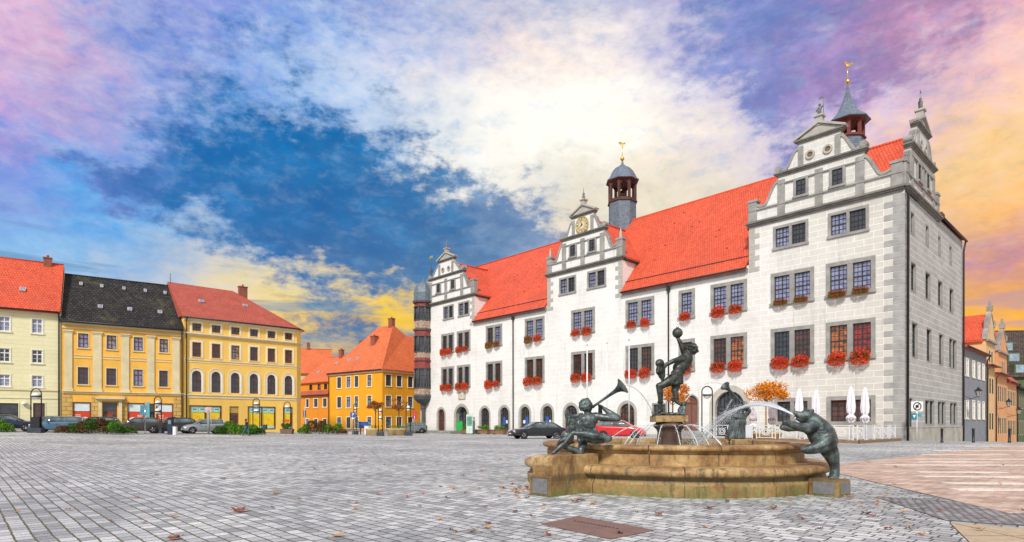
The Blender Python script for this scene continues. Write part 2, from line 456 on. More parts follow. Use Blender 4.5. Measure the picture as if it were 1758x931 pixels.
G_DARK = glassmat('dim_glass', (.055, .06, .07), col2=(.02, .022, .028))
G_SKY = glassmat('painted_sky_glass', (.34, .36, .52), col2=(.14, .15, .26), scale=2.5)  # lavender sky reflection painted into the pane colour
G_CUR = glassmat('net_curtain_glass', (.42, .42, .38), col2=(.06, .06, .07), scale=2.)
G_BRN = glassmat('brown_curtain_glass', (.13, .045, .025), col2=(.03, .018, .015), scale=2.2)
G_RED = glassmat('red_curtain_glass', (.42, .03, .012), col2=(.10, .012, .01), scale=2.5)
G_LIT = glassmat('lamp_lit_glass', (.55, .16, .03), col2=(.06, .02, .012), scale=2.6, emit=.22)
RUST = M('rust_brown_wood', (.16, .06, .035), .6, 0, .3)
WHITE = M('white_paint', (.78, .78, .76), .5, 0, .06)

# ------------------------------------------------------------------ ground
def ground_mat():
    m, t, b = newmat('cobblestone_setts')
    oc = t.node('ShaderNodeTexCoord').outputs['Object']
    # rows of setts run with the long front of the town hall
    rot = t.node('ShaderNodeMapping', {'Vector': oc, 'Rotation': (0, 0, R(-133.1))}).outputs[0]
    wv = t.vmath('MULTIPLY', t.vmath('SUBTRACT', t.noise(rot, .8, 3, .5, 0, True), (.5, .5, .5)), (.05, .04, 0))
    vec = t.vmath('ADD', rot, wv)
    wv2 = t.vmath('MULTIPLY', t.vmath('SUBTRACT', t.noise(rot, 9., 2, .5, 0, True), (.5, .5, .5)), (.03, .025, 0))
    vec = t.vmath('ADD', vec, wv2)
    br = t.node('ShaderNodeTexBrick', {'Vector': vec, 'Color1': (.27, .285, .285), 'Color2': (.62, .64, .625), 'Mortar': (.06, .06, .05), 'Scale': 1.,
                                       'Mortar Size': .011, 'Mortar Smooth': .35, 'Bias': .05, 'Brick Width': .2, 'Row Height': .165}, offset=.45)
    br.squash = 1.25; br.squash_frequency = 3
    big = t.noise(oc, .16, 5, .6); mid = t.noise(oc, 1.1, 5, .65); fine = t.noise(oc, 38., 4, .7)
    cc = t.mix(1., br.outputs[0], t.ramp(big, [(.3, (.70, .71, .72)), (.5, (1.02, 1.02, 1.01)), (.7, (1.42, 1.41, 1.36))]), 'MULTIPLY')
    cc = t.mix(1., cc, t.ramp(mid, [(.3, (.82, .82, .85)), (.7, (1.16, 1.15, 1.12))]), 'MULTIPLY')
    cc = t.mix(1., cc, t.ramp(fine, [(.3, (.62, .62, .63)), (.7, (1.3, 1.3, 1.3))]), 'MULTIPLY')
    # straight row joints filled with moss and grit, strongest on the left and round the fountain
    sp = t.node('ShaderNodeSeparateXYZ', {0: vec}).outputs
    fr = t.math('ABSOLUTE', t.math('SUBTRACT', t.math('FRACT', t.math('DIVIDE', sp[1], .165)), .5))
    line = t.maprange(fr, .43, .475, 0., 1., True)
    wp = t.node('ShaderNodeSeparateXYZ', {0: oc}).outputs
    leftm = t.maprange(wp[0], 1.5, -3.5, 0., 1., True)
    dist = t.node('ShaderNodeVectorMath', {0: oc, 1: (3.45, 13.1, 0)}, operation='DISTANCE').outputs['Value']
    fm = t.math('MULTIPLY', t.maprange(dist, 5.0, 3.4, 0., 1., True), 1.)
    patch = t.maprange(t.noise(oc, 2.2, 4, .7), .40, .60, 0., 1., True)
    moss = t.math('MULTIPLY', line, t.math('MAXIMUM', leftm, t.math('MULTIPLY', fm, patch)), clamp=True)
    mosc = t.mix(t.maprange(t.noise(oc, 3.5, 3), .4, .6), (.17, .12, .05), (.09, .13, .025))
    cc = t.mix(t.math('MULTIPLY', moss, .9), cc, mosc)
    jm = t.math('MULTIPLY', br.outputs['Fac'], t.math('MULTIPLY', fm, patch))
    cc = t.mix(jm, cc, (.09, .17, .02))
    t.set(b.inputs['Base Color'], cc)
    t.set(b.inputs['Roughness'], t.maprange(mid, .3, .7, .5, .75))
    h = t.math('ADD', t.math('SUBTRACT', 1., br.outputs['Fac']), t.math('MULTIPLY', fine, .35))
    h = t.math('SUBTRACT', h, t.math('MULTIPLY', line, .3))
    bp = t.node('ShaderNodeBump', {'Height': h, 'Strength': .85, 'Distance': .018})
    t.set(b.inputs['Normal'], bp.outputs[0])
    return m


xs = [-900, -400, -200, -120] + [-100 + 2 * i for i in range(101)] + [130, 200, 400, 900]
ys = [-300, -100, -40] + [-20 + 2 * i for i in range(81)] + [170, 220, 400, 900]
g = MB()
g.add([(x, y, gz(x, y)) for y in ys for x in xs],
      [(j * len(xs) + i, j * len(xs) + i + 1, (j + 1) * len(xs) + i + 1, (j + 1) * len(xs) + i) for j in range(len(ys) - 1) for i in range(len(xs) - 1)], 0, True)
struct('plaza_ground', g, ground_mat(), uv=False, recalc=False)

PINK = brickmat('pink_brick_paving', (.50, .34, .25), (.74, .58, .46), (.28, .20, .15), .30, .15, .012, rough=.8, noise=.25, nscale=1.1, bump=.5, dist=.012, dirt=((.75, .64, .52), .6))
def patch(name, corners, mat, h, nu=20, nv=20, rot=0.):
    a, b_, c, d = [Vector((p[0], p[1])) for p in corners]
    mb = MB(); vs = []
    for j in range(nv + 1):
        for i in range(nu + 1):
            p = (a * (1 - i / nu) + b_ * (i / nu)) * (1 - j / nv) + (d * (1 - i / nu) + c * (i / nu)) * (j / nv)
            vs.append((p.x, p.y, gz(p.x, p.y) + h))
    mb.add(vs, [(j * (nu + 1) + i, j * (nu + 1) + i + 1, (j + 1) * (nu + 1) + i + 1, (j + 1) * (nu + 1) + i) for j in range(nv) for i in range(nu)])
    rim = [(i, 0) for i in range(nu + 1)] + [(nu, j) for j in range(1, nv + 1)] + [(i, nv) for i in range(nu - 1, -1, -1)] + [(0, j) for j in range(nv - 1, -1, -1)]
    rv = [vs[j * (nu + 1) + i] for i, j in rim]
    mb.add([p for p in rv] + [(p[0], p[1], p[2] - .05) for p in rv], [(k, k + 1, len(rv) + k + 1, len(rv) + k) for k in range(len(rv) - 1)])
    return struct(name, mb, mat, recalc=False)
patch('brick_paving', [(6.9, 8.3), (60, 5), (110, 105), (8.6, 17.2)], PINK, .014, 30, 30)
PALE = brickmat('pale_band_paving', (.78, .70, .58), (.88, .81, .70), (.35, .28, .22), .5, .13, .010, rough=.8, noise=.12, nscale=1.5, bump=.3, dist=.01)
for i, (x, y, l) in enumerate(((14.2, 20.9, 6), (11.2, 17.9, 5), (13.2, 19.3, 2.5), (9.6, 13.9, 5), (10.4, 15.2, 2.2), (8.3, 11.1, 3.2), (19.4, 27.5, 8), (16.5, 24.0, 3.5), (9.0, 12.3, 1.6), (25, 33, 9))):
    dx_, dy_ = .98 * l, -.06 * l
    patch('pale_paving_band', [(x, y), (x + dx_, y + dy_), (x + dx_ + .05, y + dy_ + .34), (x + .05, y + .34)], PALE, .021, 8, 1)
DSET = brickmat('dark_small_setts', (.20, .205, .21), (.44, .445, .45), (.06, .06, .055), .12, .11, .013, rough=.55, noise=.2, nscale=2., bump=.9, dist=.02, warp=.05)
patch('dark_sett_strip', [(5.6, 7.7), (16, 1.6), (16.6, 3.0), (6.2, 10.2)], DSET, .010, 8, 6)
SLAB = brickmat('tan_slab_paving', (.46, .36, .22), (.54, .43, .28), (.16, .13, .08), 1.1, 1.1, .012, rough=.85, noise=.18, nscale=9., bump=.4, dist=.006, off=0.)
patch('tan_paving_slabs', [(4.2, 5.2), (13, -3), (14, .6), (5.5, 7.5)], SLAB, .014, 6, 6)
mb = MB(); mb.add([(.36, 7.42, .004), (.90, 8.04, .004), (1.66, 6.98, .004), (1.06, 6.45, .004), (.36, 7.42, .012), (.90, 8.04, .012), (1.66, 6.98, .012), (1.06, 6.45, .012)],
                  [(0, 1, 2, 3), (7, 6, 5, 4), (0, 4, 5, 1), (1, 5, 6, 2), (2, 6, 7, 3), (3, 7, 4, 0)])
pl = thing('ground_plate', 'rusty reddish metal cover plate set flat in the cobbles before the fountain', 'cover plate')
mb.build('plate', M('weathered_plate', (.26, .15, .11), .6, .1, .35, 4, .3, 40, col2=(.17, .11, .09)), pl)
tx = MB()
for i in range(13):
    q = Vector((.80, 7.62)).lerp(Vector((1.28, 7.02)), i / 13); w = .012 + .012 * random.random()
    tx.box(q.x - w, q.x + w, q.y - .03, q.y + .03, .0125, .0155)
tx.build('raised_lettering', M('plate_letters', (.09, .05, .04), .6), pl)
# parking lane in front of the left houses
patch('street_asphalt', [(-60, 50.5), (-28, 70.5), (-35.5, 76), (-68, 56)], M('asphalt', (.09, .09, .095), .85, 0, .25, .8, .2, 30), .02, 20, 4)

# ------------------------------------------------------------------ wall with openings
def wall(mb, a0, a1, z0, z1, holes, frame, depth=.28, keep=None, mat=0):
    """flat wall on the plane frame=(origin, along, out) with rectangular openings and their reveals"""
    o, al, ou = [Vector((*p, 0)) if len(p) == 2 else Vector(p) for p in frame]
    P = lambda a, b, z: tuple(o + al * a + ou * b + Vector((0, 0, z)))
    A = sorted({a0, a1} | {h[i] for h in holes for i in (0, 1) if a0 < h[i] < a1}); Z = sorted({z0, z1} | {h[i] for h in holes for i in (2, 3) if z0 < h[i] < z1})
    if keep: A = sorted(set(A) | set(keep[1])); Z = sorted(set(Z) | set(keep[2]))
    for i in range(len(A) - 1):
        for j in range(len(Z) - 1):
            am, zm = (A[i] + A[i + 1]) / 2, (Z[j] + Z[j + 1]) / 2
            if any(h[0] < am < h[1] and h[2] < zm < h[3] for h in holes): continue
            if keep and not keep[0](am, zm): continue
            mb.quad(P(A[i], 0, Z[j]), P(A[i + 1], 0, Z[j]), P(A[i + 1], 0, Z[j + 1]), P(A[i], 0, Z[j + 1]), mat=mat)
    for h in holes:
        x0, x1, c0, c1 = h[:4]
        arch = len(h) > 4 and h[4]
        if not arch:
            pts = [(x0, c0), (x1, c0), (x1, c1), (x0, c1)]
        else:
            r = (x1 - x0) / 2; xc = (x0 + x1) / 2; rise = h[4]
            arc = [(xc + r * math.cos(PI * k / 12), c1 - rise + rise * math.sin(PI * k / 12)) for k in range(13)]
            pts = [(x0, c0), (x1, c0)] + arc
            for k in range(12):
                p, q = arc[k], arc[k + 1]
                mb.quad(P(p[0], 0, p[1]), P(p[0], 0, c1), P(q[0], 0, c1), P(q[0], 0, q[1]), mat=mat) if abs(p[0] - q[0]) > 1e-4 else None
        for k in range(len(pts)):
            p, q = pts[k], pts[(k + 1) % len(pts)]
            mb.quad(P(p[0], 0, p[1]), P(q[0], 0, q[1]), P(q[0], -depth, q[1]), P(p[0], -depth, p[1]), mat=mat)


WC = {}
def rect_window(parent, loc, rz, w, h, style):
    """stone surround + (for each light) a barred sash and a pane; loc is the middle of the sill on the wall plane, outward = local +y"""
    bw, proud, nl, nx, nz, depth, sur, sash, sill = [style[k] for k in ('bw', 'proud', 'lights', 'nx', 'nz', 'depth', 'sur', 'sash', 'sill')]
    key = (round(w, 2), round(h, 2), style['id'])
    if key not in WC:
        f = MB(); W2 = w / 2
        f.box(-W2, -W2 + bw, -depth, proud, 0, h); f.box(W2 - bw, W2, -depth, proud, 0, h)
        f.box(-W2 + bw, W2 - bw, -depth, proud, h - bw, h); f.box(-W2 + bw, W2 - bw, -depth, proud, 0, bw * .8)
        if sill: f.box(-W2 - .06, W2 + .06, proud + .003, proud + sill, -.06, bw * .55)
        mw = bw * style.get('mul', 1.)
        lw = (w - 2 * bw - (nl - 1) * mw) / nl; cs = []
        for i in range(nl):
            x0 = -W2 + bw + i * (lw + mw); cs.append(x0 + lw / 2)
            if i < nl - 1: f.box(x0 + lw, x0 + lw + mw, -depth, proud - .01, bw * .8, h - bw)
        lh = h - bw * 1.8; t = style.get('t', .05)
        s = MB(); y0, y1 = -depth * .75, -depth * .75 + .05
        s.box(-lw / 2, -lw / 2 + t, y0, y1, 0, lh); s.box(lw / 2 - t, lw / 2, y0, y1, 0, lh)
        s.box(-lw / 2 + t, lw / 2 - t, y0, y1, 0, t); s.box(-lw / 2 + t, lw / 2 - t, y0, y1, lh - t, lh)
        for i in range(1, nx): s.box(-lw / 2 + lw * i / nx - (t * .6 if i * 2 == nx else t * .2), -lw / 2 + lw * i / nx + (t * .6 if i * 2 == nx else t * .2), y0 + .004, y1 - .004, t, lh - t)
        for j in range(1, nz): s.box(-lw / 2 + t, lw / 2 - t, y0 + .008, y1 - .008, lh * j / nz - (t * .7 if j == style.get('tr', -1) else t * .2), lh * j / nz + (t * .7 if j == style.get('tr', -1) else t * .2))
        p = MB(); p.box(-lw / 2, lw / 2, y0 - .03, y0 - .005, 0, lh)
        WC[key] = (f.mesh('window', sur), s.mesh('sash', sash), p, cs, {}, lw)
    fm, sm, p, cs, pc, lw = WC[key]
    wo = put('window', fm, parent, loc, rz)
    res = []
    for i, c in enumerate(cs):
        put('sash', sm, wo, (c, 0, bw * .8))
        g_ = style['glass'](i) if callable(style['glass']) else style['glass']
        if g_.name not in pc: pc[g_.name] = p.mesh('pane', g_, uv=False)
        put('pane', pc[g_.name], wo, (c, 0, bw * .8)); res.append((c, lw))
    return wo, res


def arch_window(parent, loc, rz, w, h, bw, proud, depth, sur, sash, glass, rise=None, door=None, nx=4, nz=4, name='window', rings=True):
    """round-headed opening: w is the outer width of the surround"""
    rise = rise or w / 2; W2 = w / 2; wi = W2 - bw; ri = rise - bw
    arc = lambda r, rs, n=14: [(r * math.cos(PI * k / n), h - rise + rs * math.sin(PI * k / n)) for k in range(n + 1)]
    out = [(W2, 0)] + arc(W2, rise) + [(-W2, 0)]; inn = [(wi, 0)] + arc(wi, ri) + [(-wi, 0)]
    f = MB(); n = len(out); v = []
    for p, q in zip(out, inn): v += [(p[0], proud, p[1]), (q[0], proud - .03, q[1]), (q[0], -depth, q[1]), (p[0], -depth, p[1])]
    fs = []
    for i in range(n - 1):
        for k in range(4): fs.append((4 * i + k, 4 * i + (k + 1) % 4, 4 * i + 4 + (k + 1) % 4, 4 * i + 4 + k))
    f.add(v, fs)
    wo = f.build(name, sur, parent, loc=loc, rz=rz)
    p = MB(); p.prism([(-wi, 0), (wi, 0)] + arc(wi, ri)[1:-1], -depth * .8 - .03, -depth * .8 - .005); p.build('pane', glass, wo, uv=False)
    s = MB(); y0, y1 = -depth * .8, -depth * .8 + .06; t = .05
    hs = h - rise
    for i in range(nx + 1):
        x = -wi + 2 * wi * i / nx; top = hs + ri * math.sqrt(max(0, 1 - (x / wi) ** 2)) * .97 if 0 < i < nx else hs
        s.box(max(x - t / 2, -wi), min(x + t / 2, wi), y0, y1, 0, top)
    for j in range(nz + 1): s.box(-wi, wi, y0 + .01, y1 - .01, max(0, hs * j / nz - t / 2), hs * j / nz + t / 2)
    s.strip([q for q in arc(wi * .55, ri * .55)], .04, y0 + .012, y1 - .012)
    s.build('sash', sash, wo)
    return wo


# ------------------------------------------------------------------ town hall
TH = thing('town_hall', 'long white town hall with orange roof, three curly gables and two ridge turrets', 'town hall', (29.06, 44.2, 0), math.atan2(.7302, -.6832))
FR = ((0, 0), (1, 0), (0, 1)); EN = ((0, 0), (0, -1), (-1, 0))
PX = [(54.4, 57.45), (50.8, 53.8), (44.35, 47.55), (36.85, 40.2), (29.2, 32.65), (21.6, 25.1), (17.1, 18.85), (12.0, 15.5), (6.35, 9.9), (1.9, 5.45)]
P3 = [(54.5, 57.0), (51.0, 53.5), (31.9, 34.5), (27.65, 30.3), (6.8, 9.7), (2.35, 5.3)]
ARW = [(56.4, 58.6), (46.65, 49.0), (42.85, 45.15), (39.1, 41.35), (35.3, 37.55), (31.45, 33.95), (23.7, 26.2)]
GC = [(5.98, 5.86, 3.3, 1.62, 1.9), (30.95, 5.45, 3.05, 1.55, 1.8), (56.35, 6.4, 3.95, 1.75, 2.0)]
holes = [(a + .05, b - .05, 6.4, 9.35) for a, b in PX] + [(a + .05, b - .05, 11.45, 14.1) for a, b in PX] + [(a + .05, b - .05, 16.2, 18.1) for a, b in P3]
holes += [(a + .05, b - .05, .25, 3.65, (b - a) / 2 - .05) for a, b in ARW] + [(51.15, 54.45, .15, 4.0, 1.65), (16.72, 18.43, .6, 4.05, .855), (11.95, 15.35, .05, 4.55, 1.7)]
holes += [(6.6, 9.6, 1.25, 3.4), (1.95, 5.35, 1.25, 3.4), (20.2, 21.8, 2.0, 3.3)]
inG = lambda a: any(c - w <= a <= c + w for c, w, *_ in GC)
keep = (lambda a, z: z < 15.3 or inG(a), [c + s_ * w for c, w, *_ in GC for s_ in (-1, 1)], [15.3])
wl = MB(); wall(wl, .12, 62.75, 0, 18.9, holes, FR, keep=(keep[0], [max(.12, min(62.75, q)) for q in keep[1]], keep[2]))
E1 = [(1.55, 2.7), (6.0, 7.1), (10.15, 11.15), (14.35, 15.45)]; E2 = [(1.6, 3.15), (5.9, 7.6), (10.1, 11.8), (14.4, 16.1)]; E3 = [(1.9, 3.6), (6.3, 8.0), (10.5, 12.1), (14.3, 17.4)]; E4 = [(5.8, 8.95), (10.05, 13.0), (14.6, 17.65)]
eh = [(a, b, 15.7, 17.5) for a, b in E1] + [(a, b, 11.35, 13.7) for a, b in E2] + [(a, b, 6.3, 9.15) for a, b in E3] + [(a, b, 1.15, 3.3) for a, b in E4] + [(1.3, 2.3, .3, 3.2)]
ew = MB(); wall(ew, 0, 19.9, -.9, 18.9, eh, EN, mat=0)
ew.build('side_wall', brickmat('bare_grey_shaded_blocks', (.40, .39, .375), (.48, .47, .45), (.80, .80, .78), 1.35, .485, .016, rough=.85, noise=.08, nscale=.5, bump=.12, dist=.01, dirt=((.36, .35, .33), .4)), TH, recalc=False)  # bare grey blocks, toned down further so this side stays in shade
wl.quad((.12, 0, 0), (0, 0, 0), (0, 0, 18.9), (.12, 0, 18.9))
for c, w, *_ in GC:
    for s_ in (-1, 1):
        x = c + s_ * w
        if .3 < x < 62.6: wl.quad((x, 0, 15.1), (x, -3.3, 15.1), (x, -3.3, 18.9), (x, 0, 18.9))
wl.quad((11.84, -2.5, 15), (11.84, -19.9, 15), (11.84, -19.9, 18.9), (11.84, -2.5, 18.9))
wl.quad((0, -19.9, -.9), (11.84, -19.9, -.9), (11.84, -19.9, 18.9), (0, -19.9, 18.9))
wl.quad((11.84, -19, -.5), (62.75, -19, -.5), (62.75, -19, 15.5), (11.84, -19, 15.5))
wl.add([(62.75, 0, -.3), (62.75, -19, -.3), (62.75, -19, 15.4), (62.75, -9.3, 26), (62.75, 0, 15.4)], [(0, 1, 2, 3, 4)])
wl.build('wall', WALLW, TH, recalc=False)
_t = NT(WALLW.node_tree); _b = [n for n in _t.n if n.type == 'BSDF_PRINCIPLED'][0]; _src = _b.inputs['Base Color'].links[0].from_socket
_oc = _t.node('ShaderNodeTexCoord').outputs['Object']; _sx = _t.node('ShaderNodeSeparateXYZ', {0: _oc}).outputs; _br = [n for n in _t.n if n.type == 'TEX_BRICK'][0]
_pat = _t.math('MULTIPLY', _t.maprange(_t.math('ADD', _sx[0], _t.math('MULTIPLY', _t.noise(_oc, .25, 4), 12.)), 24., 4., 0., 1., True), _t.math('SUBTRACT', 1., _br.outputs['Fac']))
_uv = _t.node('ShaderNodeTexCoord').outputs['UV']
_rs = _t.noise(_t.vmath('MULTIPLY', _uv, (1.6, .16, 1)), 1., 6, .65)
_st = _t.maprange(_rs, .55, .74, 0., .5, True)
_gr = _t.math('MULTIPLY', _t.maprange(_t.math('ADD', _sx[2], _t.math('MULTIPLY', _t.noise(_oc, .9, 5), 1.6)), 2.2, .7, 0., .45, True), 1.)
_src = _t.mix(_t.math('MAXIMUM', _st, _gr), _src, (.47, .44, .37))
_t.set(_b.inputs['Base Color'], _t.mix(_pat, _src, _t.mix(1., _src, (.76, .74, .69), 'MULTIPLY')))
# side wall: bare grey stone, its colour also darkened to keep that side shaded
def th_roofs():
    r = MB()
    sl = 1.134
    prof = [(.5, 15.08), (-9.3, 26.2), (-19.5, 15.1), (-19.3, 14.9), (-9.3, 25.8), (.45, 14.85)]
    n = 6
    segs = [(6.0, 12.0, 0), (12.0, 25.4, 1), (25.4, 36.5, 0), (36.5, 49.85, 1), (49.85, 62.7, 0)]
    for x0, x1, full in segs:
        pf = list(prof)
        if not full: pf[0] = (-.35, 16.04); pf[5] = (-.35, 15.75)
        v = [(x0, y, z) for y, z in pf] + [(x1, y, z) for y, z in pf]
        r.add(v, [tuple(range(6)), tuple(range(11, 5, -1))] + [(i, (i + 1) % n, n + (i + 1) % n, n + i) for i in range(n)])
    # hip over the deep end wing
    z0 = 18.95
    A_, B_, C_, D_ = (-.2, -2.6, z0 + .1), (-.2, -20.1, z0 + .1), (6.01, -9.3, 26.19), (12.2, -20.1, z0 + .1)
    r.add([A_, B_, C_, D_, (6.01, -2.55, z0), (12.2, -9.3, 26.19)], [(0, 1, 2), (0, 2, 4), (1, 3, 5, 2)])
    r.build('roof', TILE, TH, recalc=True)
    for c, w, *_ in GC:
        q = MB(); e = w + .3
        q.add([(c - e, -.35, 18.88), (c, -.35, 24.5), (c + e, -.35, 18.88), (c - e, -3.2, 18.88), (c, -8.2, 24.5), (c + e, -3.2, 18.88),
               (c - e, -.35, 18.7), (c + e, -.35, 18.7), (c - e, -3.2, 18.7), (c + e, -3.2, 18.7)],
              [(0, 1, 4, 3), (1, 2, 5, 4), (0, 6, 7, 2, 1), (0, 3, 8, 6), (2, 7, 9, 5), (6, 8, 9, 7)])
        q.build('roof', TILE, TH)
        for s_ in (-1, 1):
            k = MB(); k.box(c + s_ * w - (.0 if s_ > 0 else .3), c + s_ * w + (.3 if s_ > 0 else 0), -3.2, -.36, 18.5, 18.69); k.build('eave_board', LEAD, TH)
    q = MB(); z1 = 24.45     # roof behind the end gable
    q.add([(.5, -.05, 18.95), (.5, -5.15, z1), (.5, -10.25, 18.95), (9, -.05, 18.95), (9, -5.15, z1), (9, -10.25, 18.95)], [(0, 1, 4, 3), (1, 2, 5, 4), (0, 1, 2), (3, 4, 5)])
    q.build('roof', TILE, TH)
    rd = MB(); rd.tube([(6, -9.3, 26.2), (62.9, -9.3, 26.2)], .13, 8); rd.tube([(.5, -5.15, 24.5), (6, -5.15, 24.5)], .12, 8)
    for c, *_ in GC: rd.tube([(c, -.4, 24.55), (c, -7.9, 24.55)], .12, 8)
    rd.build('ridge_tiles', TILE, TH)
th_roofs()
# eaves cornice, gutter, snow rail on the low stretches
for a, b in ((11.9, 25.45), (36.45, 49.9)):
    cor = MB(); rail = MB(); gut = MB()
    cor.box(a, b, .003, .22, 14.72, 14.92); cor.box(a, b, .003, .36, 14.925, 15.03)
    gut.tube([(a - .02, .5, 15.0), (b, .5, 15.0)], .085, 8)
    for k in range(int((b - a) / .9) + 1): rail.box(a + k * .9, a + k * .9 + .03, -.46, -.42, 15.95, 16.3)
    rail.box(a, b, -.455, -.425, 16.24, 16.3); rail.box(a, b, -.455, -.425, 16.1, 16.13)
    cor.build('eaves_cornice', STONE, TH); gut.build('gutter', LEAD, TH); rail.build('snow_rail', LEAD, TH)
for x, z1 in ((42.2, 14.95), (19.9, 14.95)):
    p = MB(); p.tube([(x, .5, 14.9), (x, .16, 14.5), (x, .13, .1)], .075, 8); p.box(x - .16, x + .16, .05, .3, 14.3, 14.65); p.build('downpipe', LEAD, TH)
p = MB(); p.tube([(-.25, .25, 18.6), (-.16, -.35, 18.1), (-.12, -.35, 0)], .085, 8); p.build('downpipe', LEAD, TH)
p = MB(); p.tube([(-.3, -19.7, 18.8), (-.14, -19.72, 17.9), (-.13, -19.72, -.4)], .085, 8); p.build('downpipe', LEAD, TH)
p = MB(); p.tube([(-.3, -10.4, 18.92), (-.3, -20.2, 18.92)], .11, 8); p.build('gutter', LEAD, TH)
# quoins
def quoins(mb, x, dirx, z0, z1, y0, y1, w1=.75, w2=1.35, h=.485, frame=None):
    z = z0; i = 0
    while z < z1 - .1:
        w = w1 if i % 2 else w2; a, b = (x, x + dirx * w); zz = min(z + h - .045, z1)
        if frame == 'end': mb.box(y0, y1, min(-a, -b), max(-a, -b), z, zz)
        else: mb.box(min(a, b), max(a, b), y0, y1, z, zz)
        z += h; i += 1
QUO = M('quoin_stone', (.36, .355, .34), .85, vary=.22, scale=1.1, bump=.2, bscale=14)
q = MB(); quoins(q, -.02, 1, .05, 18.4, .003, .022); q.build('quoins', QUO, TH)
q = MB(); quoins(q, 0.0, 1, .05, 18.4, -.022, -.003, .45, .85, frame='end'); q.build('quoins', QUO, TH)
for x, d in ((11.84, -1), (25.5, 1), (36.4, -1), (49.95, 1)):
    q = MB(); quoins(q, x, d, 14.6, 18.4, .003, .02, .55, .95); q.build('quoins', STONE_L, TH)
q = MB(); quoins(q, 62.75, -1, .05, 18.4, .003, .02, .5, .8); q.build('quoins', STONE_L, TH)
q = MB(); q.box(-.07, -.003, -19.9, 0, -.9, .95); q.box(-.1, -.003, -19.9, 0, .951, 1.03); q.build('plinth', M('plinth_stone', (.42, .39, .33), .85, 0, .25, .8, .2, 12), TH)
q = MB(); q.box(16.0, 62.7, .003, .05, 0, .22); q.build('plinth', STONE_L, TH)
# gable cornices (front and end)
def cornice(mb, a, b, z, y=0., s=1., frame=None):
    for k, (dz, h, pr) in enumerate(((-.42, .14, .12), (-.278, .13, .24), (-.146, .15, .38))):
        z0 = z + dz * s; z1 = z0 + h * s
        if frame == 'end': mb.box(-y - pr * s, .3, -b - pr * s, -a + pr * s, z0, z1)
        else: mb.box(a - pr * s, b + pr * s, -.4, y + pr * s, z0, z1)


